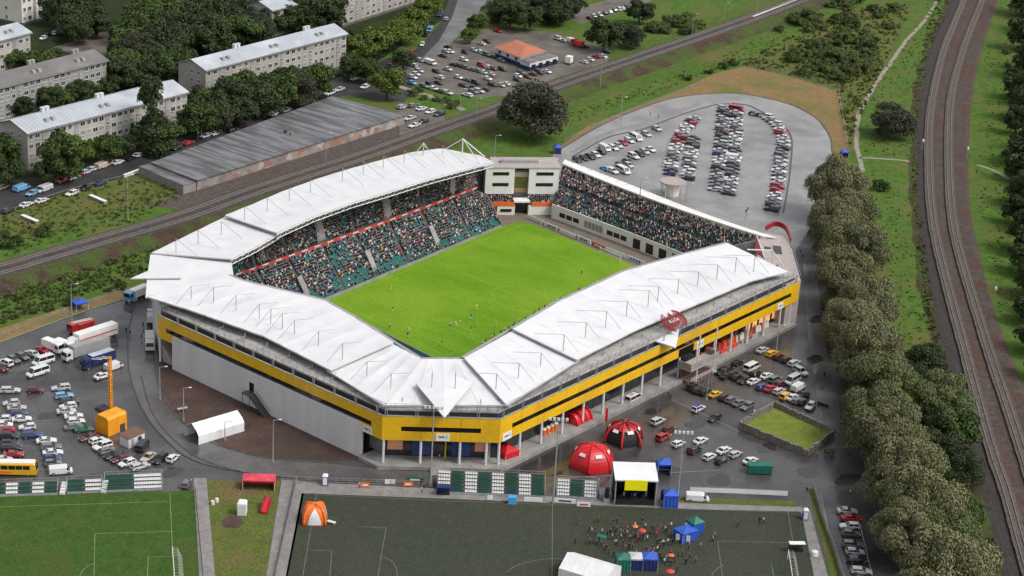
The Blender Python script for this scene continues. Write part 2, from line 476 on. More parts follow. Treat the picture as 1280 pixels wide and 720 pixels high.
def sheet(name, pts, z, m, label=None, kind='structure'):
    """a flat piece of the ground; pts in plan"""
    o = MB().poly([(p[0], p[1], z) for p in pts]).build(name, m)
    # faces up
    me = o.data
    if me.polygons and me.polygons[0].normal.z < 0: me.flip_normals()
    return tag(o, label, None, None, kind)


def pix(pts, z=0.0):
    return [at(x, y, z) for x, y in pts]


def smooth_path(pts, step=3.0):
    """Catmull-Rom through plan points"""
    P = [Vector((p[0], p[1], p[2] if len(p) > 2 else 0)) for p in pts]
    P = [P[0] * 2 - P[1]] + P + [P[-1] * 2 - P[-2]]
    out = []
    for i in range(1, len(P) - 2):
        a, b, c, d = P[i - 1:i + 3]
        n = max(1, int((c - b).length / step))
        for k in range(n):
            t = k / n
            out.append(0.5 * ((2 * b) + (c - a) * t + (2 * a - 5 * b + 4 * c - d) * t * t + (3 * b - a - 3 * c + d) * t ** 3))
    out.append(P[-2])
    return out


def offsets(path):
    """side vectors (to the left of the way) along a path"""
    out = []
    for i, p in enumerate(path):
        a, b = path[max(0, i - 1)], path[min(len(path) - 1, i + 1)]
        d = Vector((b.x - a.x, b.y - a.y, 0)); d.normalize()
        out.append(Vector((-d.y, d.x, 0)))
    return out


def ribbon(mb, path, o0, o1, z0, z1=None, mi=0, side=None):
    side = side or offsets(path)
    z1 = z0 if z1 is None else z1
    for i in range(len(path) - 1):
        mb.quad(*[(p.x + s.x * o, p.y + s.y * o, p.z + z) for p, s, o, z in ((path[i], side[i], o0, z0), (path[i + 1], side[i + 1], o0, z0), (path[i + 1], side[i + 1], o1, z1), (path[i], side[i], o1, z1))], mi)
    return mb


def rail_strip(mb, path, w, z0, z1, off=0.0, mi=0):
    """a low bar (kerb, rail) along a path: two sides and a top"""
    s = offsets(path)
    ribbon(mb, path, off - w / 2, off - w / 2, z0, z1, mi, s)
    ribbon(mb, path, off - w / 2, off + w / 2, z1, z1, mi, s)
    ribbon(mb, path, off + w / 2, off + w / 2, z1, z0, mi, s)
    return mb


def copy_tree(o, parent=None):
    c = o.copy(); COL.objects.link(c)
    if parent is not None: c.parent = parent
    for ch in KIDS.get(o.name, ()): copy_tree(ch, c)
    return c


KIDS = {}


def remember(root):
    """children of a prototype, listed once so copying stays quick"""
    for o in list(root.children):
        KIDS.setdefault(root.name, []).append(o)
        remember(o)
    return root


def repaint(o, slot, m):
    o.material_slots[slot].link = 'OBJECT'
    o.material_slots[slot].material = MATS[m]


def ordinal(n):
    W = ['first', 'second', 'third', 'fourth', 'fifth', 'sixth', 'seventh', 'eighth', 'ninth', 'tenth', 'eleventh', 'twelfth', 'thirteenth', 'fourteenth',
         'fifteenth', 'sixteenth', 'seventeenth', 'eighteenth', 'nineteenth', 'twentieth']
    return W[n - 1] if n <= 20 else 'twenty-' + W[n - 21] if n < 30 else '%dth' % n


def text_mesh(name, s, size, loc, rot, m, parent=None, depth=0.02, squeeze=1.0):
    cu = bpy.data.curves.new(name, 'FONT')
    cu.body = s; cu.size = size; cu.align_x = 'CENTER'; cu.align_y = 'CENTER'; cu.extrude = depth; cu.resolution_u = 2
    tmp = bpy.data.objects.new(name, cu); COL.objects.link(tmp)
    dg = bpy.context.evaluated_depsgraph_get()
    me = bpy.data.meshes.new_from_object(tmp.evaluated_get(dg))
    COL.objects.unlink(tmp); bpy.data.objects.remove(tmp)
    me.materials.clear(); me.materials.append(MATS[m])
    o = bpy.data.objects.new(name, me)
    M = Matrix.Translation(loc) @ rot.to_4x4() @ Matrix.Diagonal((squeeze, 1, 1, 1))
    me.transform(M)
    return link(o, parent)


def frame_rot(xdir, zdir):
    """rotation whose local x runs along xdir and local z (face of a sign) along zdir"""
    x = Vector(xdir).normalized(); z = Vector(zdir); z = (z - x * z.dot(x)).normalized(); y = z.cross(x)
    return Matrix((x, y, z)).transposed()
# ================================================================ the ground
mat('pitch_grass', (0.135, 0.26, 0.010), (0.095, 0.205, 0.008), 0.12, 0.85, spec=0.15, c3=(0.160, 0.275, 0.016), scale3=0.03, lo3=0.45, hi3=0.65, fine=(1.6, 0.16), stretch=((1, 0.35, 1), 0.1))
g = MB().quad((-2500, -2500, 0), (4500, -2500, 0), (4500, 4500, 0), (-2500, 4500, 0)).build('ground', 'meadow')
tag(g, kind='structure')
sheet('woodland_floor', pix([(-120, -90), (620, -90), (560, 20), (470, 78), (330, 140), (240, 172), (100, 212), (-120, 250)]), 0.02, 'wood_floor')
sheet('verge_grass', pix([(1056, 200), (1120, 60), (1160, -60), (1420, -60), (1420, 800), (1500, 960), (1100, 960), (1040, 420)]), 0.02, 'verge_green')
sheet('field_grass', pix([(560, 196), (690, 150), (760, 120), (880, 80), (960, 44), (1040, 6), (1130, -30), (1100, 60), (1056, 200), (930, 200), (700, 240)]), 0.025, 'verge_green')
sheet('rough_field', pix([(925, 82), (960, 60), (1060, 10), (1140, 6), (1100, 90), (1074, 150), (1070, 190), (1055, 190), (1047, 112), (985, 93)]), 0.045, 'rough_grass')
sheet('dry_grass_strip', pix([(690, 190), (735, 157), (800, 132), (850, 113), (890, 93), (930, 83), (985, 95), (1048, 114), (1058, 150), (1060, 215), (1000, 215), (700, 215)]), 0.05, 'dry_grass')
sheet('bank_grass', pix([(-120, 268), (0, 258), (90, 232), (175, 222), (300, 250), (180, 300), (-120, 380)]), 0.03, 'rough_grass')
sheet('bank_grass', pix([(-120, 310), (0, 305), (130, 270), (210, 245), (260, 250), (180, 300), (-120, 380)]), 0.045, 'verge_green')
sheet('slope_foot_grass', pix([(-120, 470), (-120, 380), (0, 365), (120, 332), (240, 290), (330, 260), (330, 330), (150, 372), (50, 402)]), 0.03, 'verge_green')
sheet('dry_grass_strip', pix([(-120, 470), (-120, 446), (0, 411), (60, 391), (120, 372), (170, 356), (230, 340), (230, 352), (160, 373), (110, 388), (60, 406), (0, 429)]), 0.05, 'dry_grass')
sheet('grass_strip', pix([(500, 112), (560, 120), (640, 122), (700, 98), (780, 76), (860, 50), (960, 10), (960, 25), (840, 72), (700, 118), (640, 140), (560, 172), (545, 150), (500, 126)]), 0.035, 'verge_green')
sheet('grass_patch', pix([(668, 42), (720, 28), (790, 12), (960, -30), (1000, -30), (860, 40), (780, 62), (720, 66)]), 0.04, 'verge_green')

# asphalt round the stadium, roads, lots
sheet('asphalt_yard', pix([(-160, 478), (0, 430), (60, 407), (110, 389), (160, 374), (200, 342), (420, 300), (600, 230), (690, 196), (700, 186), (760, 152), (830, 125), (880, 117), (930, 117),
                           (985, 129), (1020, 147), (1037, 170), (1042, 190), (1046, 240), (1040, 300), (1058, 420), (1086, 500), (1108, 570), (1135, 640), (1190, 800), (-160, 800)]), 0.06, 'asphalt_wet')
sheet('concrete_lot', pix([(690, 196), (700, 186), (760, 152), (830, 125), (880, 117), (930, 117), (985, 129), (1020, 147), (1037, 170), (1040, 190), (1034, 240), (1012, 285), (985, 330), (930, 330), (700, 250)]), 0.08, 'lot_concrete')
sheet('street', pix([(-120, 245), (0, 232), (100, 206), (240, 168), (330, 138), (420, 98), (470, 78), (520, 62), (550, 30), (568, -20), (625, -20), (596, 20), (566, 52), (536, 76), (520, 100),
                     (506, 128), (430, 120), (415, 122), (250, 192), (180, 216), (90, 238), (0, 268), (-120, 290)]), 0.055, 'street_dark')
sheet('street_lane', pix([(528, 72), (548, 52), (566, 20), (578, -20), (622, -20), (596, 20), (566, 52), (540, 75)]), 0.075, 'road_wet')
sheet('gravel_yard', pix([(504, 88), (540, 66), (575, 48), (610, 36), (690, 40), (762, 62), (760, 78), (700, 96), (640, 120), (590, 122), (550, 114), (520, 104)]), 0.06, 'gravel_lot')
sheet('lower_yard', pix([(497, 128), (520, 131), (556, 142), (556, 150), (520, 172), (500, 172)]), 0.065, 'gravel_lot')
sheet('back_lane', pix([(180, 258), (246, 236), (505, 152), (530, 166), (400, 212), (240, 262)]), 0.055, 'ballast')
sheet('sheen_strip', pix([(1004, 330), (1020, 330), (1030, 420), (1046, 500), (1062, 560), (1040, 560), (1022, 500), (1010, 420)]), 0.075, 'road_wet')  # wet sheen on the asphalt, put in as a paler strip
sheet('lot_strip', pix([(706, 22), (730, 8), (790, -8), (830, -8), (800, 8), (726, 30)]), 0.055, 'gravel_lot')
sheet('courtyard', pix([(60, 62), (110, 44), (150, 30), (205, -20), (230, -20), (190, 40), (190, 62), (130, 70)]), 0.04, 'gravel_lot')
sheet('mud_yard', pix([(196, 428), (222, 452), (455, 556), (470, 574), (420, 577), (340, 573), (285, 560), (245, 542), (216, 512), (200, 478)]), 0.085, 'mud_brown')
ring_in = smooth_path(pix([(183, 380), (190, 425), (197, 478), (215, 513), (245, 543), (285, 561), (340, 574), (420, 580), (500, 588), (640, 590)]), 3)
ring_out = smooth_path(pix([(166, 390), (160, 425), (163, 470), (180, 515), (205, 548), (240, 575), (300, 590), (370, 598), (460, 603), (540, 606)]), 3)
n = min(len(ring_in), len(ring_out))
ri = [ring_in[int(i * (len(ring_in) - 1) / 59)] for i in range(60)]
ro = [ring_out[int(i * (len(ring_out) - 1) / 59)] for i in range(60)]
mb = MB()
for i in range(59):
    mb.quad((ri[i].x, ri[i].y, .1), (ri[i + 1].x, ri[i + 1].y, .1), (ro[i + 1].x, ro[i + 1].y, .1), (ro[i].x, ro[i].y, .1))
o = mb.build('ring_road', 'road_wet'); tag(o, kind='structure')
if o.data.polygons[0].normal.z < 0: o.data.flip_normals()
for nm, pth in (('kerb', ring_in), ('kerb', ring_out),
                ('kerb', smooth_path(pix([(176, 470), (190, 515), (215, 548), (250, 574), (300, 590)]), 3))):
    tag(rail_strip(MB(), pth, 0.35, 0.0, 0.2).build(nm, 'kerb_dark'), kind='structure')
lot_kerb = smooth_path(pix([(716, 196), (760, 172), (800, 163), (827, 153), (860, 141), (897, 131), (931, 131), (946, 137), (972, 152), (989, 172), (988, 210), (984, 240), (979, 266)]), 3)
tag(rail_strip(MB(), lot_kerb, 0.5, 0.0, 0.24).build('kerb', 'kerb_dark'), kind='structure')
tag(rail_strip(MB(), smooth_path(pix([(700, 187), (760, 153), (830, 126), (880, 118), (930, 118), (985, 130), (1020, 148), (1037, 171), (1040, 190)]), 3), 0.4, 0, 0.22).build('kerb', 'kerb_dark'), kind='structure')
tag(ribbon(MB(), smooth_path(pix([(722, 192), (762, 169), (800, 158), (830, 148), (880, 131)]), 3), 0.9, 3.0, 0.115).build('median_strip', 'path_paved'), kind='structure')
tag(ribbon(MB(), smooth_path(pix([(-60, 443), (0, 428), (60, 406), (110, 388), (162, 372)]), 3), -0.2, 0.2, 0.17).build('kerb', 'kerb'), kind='structure')
tag(ribbon(MB(), smooth_path(pix([(-60, 277), (0, 266), (90, 236), (180, 214)]), 3), -0.2, 0.2, 0.17).build('kerb', 'kerb'), kind='structure')
# paths
for pts, w in (([(1182, -20), (1160, 20), (1132, 52), (1108, 86), (1084, 122), (1072, 150), (1071, 180), (1076, 200), (1078, 215)], 1.7), ([(1074, 197), (1110, 199), (1152, 204)], 1.6),
               ([(1222, 206), (1240, 212), (1262, 224)], 1.6), ([(498, 108), (530, 118), (580, 138)], 3.0), ([(930, 32), (980, 14), (1020, -4)], 4.0)):
    p = smooth_path(pix(pts), 2.5)
    sd_ = offsets(p)
    mb = MB(); ribbon(mb, [q + s * random.uniform(-.35, .35) for q, s in zip(p, sd_)], -w / 2, w / 2, 0.07)
    tag(mb.build('path', 'path_dirt'), kind='structure')
# sports fields below the stadium
sheet('grass_field', pix([(-200, 628), (0, 621), (244, 614), (254, 790), (-200, 790)]), 0.10, 'turf_green')
sheet('footpath', pix([(242, 598), (258, 598), (275, 790), (253, 790)]), 0.12, 'path_paved')
sheet('grass_plot', pix([(258, 601), (351, 601), (322, 790), (274, 790)]), 0.10, 'rough_grass')
sheet('mud_patch', pix([(276, 652), (288, 644), (300, 648), (306, 655), (296, 661), (280, 660)]), 0.125, 'mud_brown')
sheet('footpath', pix([(352, 600), (383, 602), (346, 790), (322, 790)]), 0.12, 'path_paved')
sheet('path_edge', pix([(380, 603), (545, 611), (700, 622), (870, 629), (1002, 634), (1002, 642), (870, 638), (560, 625), (377, 618)]), 0.09, 'path_paved')
sheet('artificial_pitch', pix([(377, 617), (560, 624), (870, 637), (1001, 640), (1031, 790), (344, 790)]), 0.12, 'turf_dark')
sheet('footpath', pix([(1001, 636), (1012, 638), (1054, 790), (1031, 790)]), 0.11, 'path_paved')
sheet('grass_strip', pix([(1010, 612), (1018, 611), (1073, 790), (1055, 790)]), 0.13, 'rough_grass')
sheet('grass_strip', pix([(850, 622), (996, 627), (996, 634), (850, 629)]), 0.13, 'rough_grass')


def line(pts, w=0.16, z=0.15, m='line_faint', smooth=False):
    p = smooth_path(pix(pts), 1.0) if smooth else pix(pts)
    return tag(ribbon(MB(), p, -w / 2, w / 2, z).build('field_line', m), kind='structure')


for pts in ([(-60, 636), (211, 627.5)], [(212.3, 617), (218, 735)], [(118.7, 667.5), (216, 665)], [(118.7, 667.5), (117, 740)], [(185, 697), (217.5, 696)], [(185, 697), (184, 740)]):
    line(pts, m='line_grass', z=0.13)
line([(98, 724), (104, 713), (110, 708), (117.5, 705)], m='line_grass', smooth=True, z=0.13)
for pts in ([(396, 616.5), (376, 735)], [(384, 688), (415, 689)], [(415, 689), (411, 735)], [(447, 659), (483, 660.3)], [(482.6, 660.3), (470, 735)], [(690.5, 630), (690, 735)],
            [(897, 677), (991, 679)], [(897, 677), (905, 735)], [(984.6, 639.5), (1001, 735)], [(396, 619), (560, 627), (984.6, 641)], [(964, 706), (970, 735)]):
    line(pts)
line([(479, 697), (488, 701), (495, 709), (497, 725)], smooth=True)
line([(632, 716), (645, 708), (665, 702), (690, 699), (715, 702), (735, 708), (748, 716)], smooth=True)
line([(905, 707), (897, 711), (890, 719), (888, 730)], smooth=True)
# car park bay lines, kerbside strips in the stadium yard
for pts in ([(846, 470), (905, 500)], [(840, 500), (925, 540)], [(1035, 560), (1062, 560)], [(1026, 618), (1050, 735)], [(1071, 640), (1094, 735)], [(700, 598), (905, 588)]):
    line(pts, 0.22, 0.1, 'kerb')

# the pitch itself
PA, PT, PR = at(400, 374.5), at(652, 274.5), at(893, 374)
PB = PA + (PR - PT)


def pitch(u, v, z=0.0):
    """u along the touchline towards the corner block (0..1), v from the covered far stand (0) to the near side (1)"""
    p = PA + (PT - PA) * u + (PB - PA) * v
    return Vector((p.x, p.y, z))


sheet('stadium_floor', pix([(300, 400), (560, 300), (660, 240), (760, 270), (960, 330), (940, 400), (640, 520), (470, 500)]), 0.09, 'brown_floor')
cor = [pitch(0, 0), pitch(0.94, 0), pitch(0.965, 0.006), pitch(0.985, 0.02), pitch(0.997, 0.05), pitch(1, 0.1), pitch(1, 1), pitch(0, 1)]
sheet('football_pitch', cor, 0.12, 'pitch_grass', kind='structure')
U0, U1, V0, V1 = 0.028, 0.978, 0.04, 0.96


def pl(pts, w=0.14):
    p = [pitch(U0 + (U1 - U0) * a, V0 + (V1 - V0) * b) for a, b in pts]
    return tag(ribbon(MB(), p, -w / 2, w / 2, 0.14).build('pitch_line', 'line_pitch'), kind='structure')


mat('line_pitch', (0.26, 0.38, 0.08), (0.17, 0.29, 0.04), 0.8, 0.8)
for pts in ([(0, 0), (1, 0)], [(1, 0), (1, 1)], [(0, 0), (0, 1)], [(0, 1), (1, 1)], [(.5, 0), (.5, 1)]):
    pl(pts)
for s in (0, 1):
    e = lambda a: a if s == 0 else 1 - a
    pl([(e(0), .204), (e(.157), .204), (e(.157), .796), (e(0), .796)])
    pl([(e(0), .365), (e(.052), .365), (e(.052), .635), (e(0), .635)])
    pl([(e(.105 + .087 * math.cos(t)), .5 + .135 * math.sin(t)) for t in np.linspace(-.93, .93, 12)])
pl([(.5 + .087 * math.cos(t), .5 + .135 * math.sin(t)) for t in np.linspace(0, 2 * PI, 40)])

# standing water left by the rain
for k, (x, y, r) in enumerate([(120, 480, 3.2), (150, 430, 3.6), (60, 520, 2.6), (215, 590, 2.8), (110, 598, 3.0), (30, 470, 3.0), (870, 530, 3.0), (815, 515, 2.6), (960, 560, 3.4), (900, 600, 3.6), (1010, 590, 3.0), (1015, 520, 3.0), (1016, 450, 3.4), (690, 590, 3.0), (800, 565, 2.6), (1060, 600, 3.2), (160, 395, 3.6), (840, 590, 2.4), (980, 520, 2.0), (1020, 400, 3.2)]):
    c = at(x, y); rr = random.Random(k)
    pts = [(c.x + r * q * math.cos(2 * PI * j / 18) * 1.5, c.y + r * q * math.sin(2 * PI * j / 18)) for j in range(18) for q in [rr.uniform(.45, 1.1)]]
    pts = [((pts[j][0] * 2 + pts[j - 1][0] + pts[(j + 1) % 18][0]) / 4, (pts[j][1] * 2 + pts[j - 1][1] + pts[(j + 1) % 18][1]) / 4) for j in range(18)]
    sheet('puddle', pts, 0.083 if k != 12 and k != 19 else .09, 'puddle')
# ---------------------------------------------------------------- railways
HB = 2.5
rail_a = smooth_path(pix([(-140, 376), (0, 337), (110, 305), (230, 270), (320, 238), (450, 196), (520, 171), (640, 129), (700, 105), (800, 71), (900, 37), (960, 15), (1030, -12), (1120, -50)], HB), 4)
rail_a = [Vector((p.x, p.y, 0)) for p in rail_a]
side_a = offsets(rail_a)
mb = MB()
ribbon(mb, rail_a, -12.0, -5.4, 0.03, HB, 1, side_a)
ribbon(mb, rail_a, -5.4, 5.0, HB, HB, 0, side_a)
ribbon(mb, rail_a, 5.0, 9.0, HB, 0.03, 1, side_a)
o = mb.build('railway_embankment', ['ballast_old', 'slope_brown']); tag(o, kind='structure')
rail_b1 = smooth_path(pix([(1208, -25), (1205, 0), (1181, 60), (1167, 117), (1161, 167), (1162, 233), (1168, 290), (1182, 350), (1206, 440), (1237, 555), (1257, 615), (1278, 690), (1305, 780), (1352, 920)], .5), 4)
rail_b2 = smooth_path(pix([(1233, -25), (1228, 0), (1205, 60), (1190, 117), (1186, 167), (1187, 233), (1193, 290), (1207, 345), (1236, 440), (1266, 530), (1295, 620), (1330, 720), (1402, 920)], .5), 4)
bed_l = smooth_path(pix([(1192, -25), (1190, 0), (1163, 60), (1150, 120), (1146, 180), (1147, 240), (1155, 330), (1170, 400), (1189, 470), (1212, 560), (1236, 650), (1262, 760), (1308, 920)]), 4)
bed_r = smooth_path(pix([(1255, -25), (1248, 0), (1228, 60), (1216, 120), (1211, 190), (1213, 260), (1227, 330), (1247, 400), (1270, 460), (1300, 530), (1350, 640), (1400, 760), (1480, 920)]), 4)
K = 70
bl = [bed_l[int(i * (len(bed_l) - 1) / (K - 1))] for i in range(K)]
br = [bed_r[int(i * (len(bed_r) - 1) / (K - 1))] for i in range(K)]
mb = MB()
for i in range(K - 1):
    row = []
    for j in (i, i + 1):
        a, b = bl[j], br[j]; d = (b - a).normalized()
        jt = random.Random(j).uniform(-1.3, 1.3); row.append([a - d * (3.2 + jt) + Vector((0, 0, .03)), a + Vector((0, 0, .28)), a + d * 1.6 + Vector((0, 0, .45)), a + d * 5 + Vector((0, 0, .45)), b - d * 1.5 + Vector((0, 0, .45)), b + Vector((0, 0, .03))])
    for k, mi in ((0, 2), (1, 1), (2, 1), (3, 0), (4, 0)):
        mb.quad(row[0][k], row[0][k + 1], row[1][k + 1], row[1][k], mi)
o = mb.build('railway_bed', ['ballast_rust', 'ballast_dark', 'slope_brown']); tag(o, kind='structure')
if o.data.polygons[0].normal.z < 0: o.data.flip_normals()

for pth in (rail_b1, rail_b2):
    s_ = offsets(pth); w_ = [random.uniform(-.1, .1) for _ in pth]
    tag(ribbon(MB(), [p + s * w for p, s, w in zip(pth, s_, w_)], -1.75, 1.75, .475).build('track_ballast', 'track_ballast'), kind='structure')


def track(path, z, off, label, group):
    t = thing('railway_track', label, 'railway track', path[0] + Vector((0, 0, z)), 0, group)
    s = offsets(path)
    mb = MB(); acc = 0.0; pos = []
    for i in range(len(path) - 1):
        d = (path[i + 1] - path[i]); l = d.length; k = 0
        while acc < l:
            pos.append((path[i] + d * (acc / l), math.atan2(d.y, d.x), s[i])); acc += 0.9
        acc -= l
    for p, a, sv in pos:
        c, sn = math.cos(a), math.sin(a); ux, uy, wx, wy = c * .16, sn * .16, -sn * 1.3, c * 1.3
        x, y = p.x + sv.x * off, p.y + sv.y * off; zz = z + .09
        mb.add([(x - ux - wx, y - uy - wy, zz), (x + ux - wx, y + uy - wy, zz), (x + ux + wx, y + uy + wy, zz), (x - ux + wx, y - uy + wy, zz),
                (x - ux - wx, y - uy - wy, z - .04), (x + ux - wx, y + uy - wy, z - .04), (x + ux + wx, y + uy + wy, z - .04), (x - ux + wx, y - uy + wy, z - .04)],
               [(0, 1, 2, 3), (4, 5, 1, 0), (5, 6, 2, 1), (6, 7, 3, 2), (7, 4, 0, 3)])
    tag(mb.build('sleepers', 'sleeper', t), kind='stuff')
    for q in (-.76, .76):
        rail_strip(MB(), path, 0.14, z + .07, z + .26, off + q).build('rail', 'rail_steel', t)
    return t


track(rail_a, HB, 2.6, 'railway track on the embankment, on the side nearer the stadium', 'tracks on the embankment')
track(rail_a, HB, -2.6, 'railway track on the embankment, on the side nearer the apartment blocks', 'tracks on the embankment')
track(rail_b1, .45, 0, 'curving railway track in brown ballast, nearer the row of willows', 'tracks on the wide ballast bed')
track(rail_b2, .45, 0, 'curving railway track in brown ballast, farther from the row of willows', 'tracks on the wide ballast bed')
# ================================================================ the stadium
SEATS, CROWD_SPOTS = [], []          # (x, y, z, heading) of every seat in view; those taken


def lerp(a, b, t): return a + (b - a) * t


def curve3(p0, p1, p2):
    """parabola through three points at 0, .5, 1"""
    def f(u):
        return p0 * (2 * (u - .5) * (u - 1)) + p1 * (-4 * u * (u - 1)) + p2 * (2 * u * (u - .5))
    return f


def tier(F, B, z0, z1, rows, parent, name='terrace', M=28, mtl='concrete_dark', aisles=(), aw=0.006, occupied=0.9, empties=(), seatmat=True, u0=0.0, u1=1.0):
    """stepped terrace between a front and a back line; collects its seats"""
    mb = MB()
    P = lambda u, t: Vector((lerp(F(u).x, B(u).x, t), lerp(F(u).y, B(u).y, t), 0))
    us = [u0 + (u1 - u0) * k / M for k in range(M + 1)]
    for i in range(rows):
        za, zb = z0 + (z1 - z0) * i / rows, z0 + (z1 - z0) * (i + 1) / rows
        for k in range(M):
            a, b = P(us[k], i / rows), P(us[k + 1], i / rows)
            c, d = P(us[k + 1], (i + 1) / rows), P(us[k], (i + 1) / rows)
            zp = z0 + (z1 - z0) * (i - 1) / rows if i else z0 - .6
            mb.quad((a.x, a.y, zp), (b.x, b.y, zp), (b.x, b.y, za), (a.x, a.y, za))
            mb.quad((a.x, a.y, za), (b.x, b.y, za), (c.x, c.y, za), (d.x, d.y, za))
        L = (P(u1, (i + .5) / rows) - P(u0, (i + .5) / rows)).length
        n = int(L / 0.62)
        for k in range(n):
            u = u0 + (u1 - u0) * (k + .5) / n
            if any(abs(u - q) < aw for q in aisles): continue
            p = P(u, (i + .62) / rows); q = P(u, (i + .1) / rows)
            h = math.atan2(q.y - p.y, q.x - p.x)
            SEATS.append((p.x, p.y, za, h))
            oc = occupied
            for (e0, e1, r0, r1, o_) in empties:
                if e0 <= u <= e1 and r0 <= i <= r1: oc = o_
            oc *= 1 - .38 * max(0, math.sin(u * 41 + i * .9) * math.sin(u * 17.3 - i * .55 + 2)) ** .7
            if random.random() < oc: CROWD_SPOTS.append((p.x, p.y, za, h))
    tr = mb.build(name, mtl, parent)
    # stairs of each aisle, steps half as high as the rows
    for q in aisles:
        if not (u0 < q < u1): continue
        sb = MB()
        dv = (P(min(1, q + .01), 0) - P(q - .01, 0)).normalized()
        for i in range(rows):
            za = z0 + (z1 - z0) * i / rows; dz = (z1 - z0) / rows
            for hfs in (0, 1):
                a, b = P(q, (i + hfs * .5) / rows), P(q, (i + hfs * .5 + .5) / rows)
                w = dv * .5; zz = za + .04 + hfs * dz * .5
                sb.hexa([(p.x, p.y, za - .05) for p in (a - w, a + w, b + w, b - w)], [(p.x, p.y, zz) for p in (a - w, a + w, b + w, b - w)])
        sb.build('aisle_stairs', 'stand_floor', parent)
    return tr, P


# ---------------------------------------------------------------- the yellow L-shaped grandstand
GA = thing('grandstand', 'L-shaped grandstand building clad in yellow panels under white roofs, nearest the sports pitches', 'grandstand', at(560, 545, 0))
mat('gallery_floor', (0.40, 0.385, 0.37), (0.31, 0.30, 0.285), 0.5, 0.7, c3=(0.25, 0.235, 0.225), scale3=.15, fine=(1.5, .2))
ZY0, ZY1, ZS0, ZS1 = 7.0, 13.2, 9.3, 10.6
FC = [at(197, 394, ZY1), at(478, 520, ZY1), at(626, 524, ZY1), at(1000, 351, ZY1)]
FC = [Vector((p.x, p.y, 0)) for p in FC]
inner_hint = pitch(.5, .5)


def side_frame(a, b):
    d = (b - a); L = d.length; d.normalize(); n = Vector((d.y, -d.x, 0))
    if (inner_hint - a).dot(n) > 0: n = -n
    return d, n, L                                   # along, outward, length


SIDES = [side_frame(FC[i], FC[i + 1]) for i in range(3)]


def fp(i, s, o, z=0.0):
    """point on facade side i, s metres along, o metres outward"""
    d, n, L = SIDES[i]
    p = FC[i] + d * s + n * o
    return Vector((p.x, p.y, z))


def corner(k, o, z=0.0):
    """point on the mitre at facade corner k, o metres outward"""
    if k == 0: return fp(0, 0, o, z)
    if k == 3: return fp(2, SIDES[2][2], o, z)
    n1, n2 = SIDES[k - 1][1], SIDES[k][1]
    m = (n1 + n2).normalized(); q = FC[k] + m * (o / m.dot(n1))
    return Vector((q.x, q.y, z))


def band(mb, o0, o1, z0, z1, mi=0):
    """a bar with a mitred run along all three sides"""
    for k in range(3):
        a0, b0, a1, b1 = corner(k, o0), corner(k + 1, o0), corner(k, o1), corner(k + 1, o1)
        mb.hexa([(p.x, p.y, z0) for p in (a0, b0, b1, a1)], [(p.x, p.y, z1) for p in (a0, b0, b1, a1)], mi)
    return mb


mat('back_glass', (0.10, 0.17, 0.055), (0.03, 0.05, 0.03), 0.4, 0.3)
# body: a core behind the cladding, gallery slab, gutter
band(MB(), -14.0, -0.35, ZY0, 12.0).build('upper_floor', 'concrete_dark', GA)
band(MB(), -14.0, -1.7, 12.0, 14.05).build('gallery_base', 'steel_dark', GA)
band(MB(), -14.0, -1.3, 14.06, 14.5).build('gallery_slab', 'gallery_floor', GA)
for k in range(3):
    d, n, L = SIDES[k]
    strip0, strip1 = (3.2, L - 3.5) if k == 0 else (4.5, L - 4.5) if k == 1 else (4.5, L - 4.0)
    np_ = max(2, round(L / 8.4))
    for row, (za, zb) in enumerate(((ZY0, ZS0), (ZS1, ZY1))):
        for j in range(np_):
            s0, s1 = L * j / np_ + .03, L * (j + 1) / np_ - .03
            if k == 0 and row == 0 and 7.5 < (s0 + s1) / 2 < L - 8: continue
            mb = MB(); mb.hexa([fp(k, s0, -.3, za), fp(k, s1, -.3, za), fp(k, s1, 0, za), fp(k, s0, 0, za)], [fp(k, s0, -.3, zb), fp(k, s1, -.3, zb), fp(k, s1, 0, zb), fp(k, s0, 0, zb)])
            mb.build('cladding_panel', 'yellow_panel', GA)
    for s0, s1 in ((0.03, strip0), (strip1, L - .03)):
        MB().hexa([fp(k, s0, -.3, ZS0 + .01), fp(k, s1, -.3, ZS0 + .01), fp(k, s1, 0, ZS0 + .01), fp(k, s0, 0, ZS0 + .01)], [fp(k, s0, -.3, ZS1 - .01), fp(k, s1, -.3, ZS1 - .01), fp(k, s1, 0, ZS1 - .01), fp(k, s0, 0, ZS1 - .01)]).build('cladding_panel', 'yellow_panel', GA)
    nw = max(2, round((strip1 - strip0) / 4.2))
    for j in range(nw):
        s0, s1 = lerp(strip0, strip1, j / nw) + .05, lerp(strip0, strip1, (j + 1) / nw) - .05
        MB().hexa([fp(k, s0, -.3, ZS0), fp(k, s1, -.3, ZS0), fp(k, s1, -.18, ZS0), fp(k, s0, -.18, ZS0)], [fp(k, s0, -.3, ZS1), fp(k, s1, -.3, ZS1), fp(k, s1, -.18, ZS1), fp(k, s0, -.18, ZS1)]).build('strip_window', 'black_window', GA)
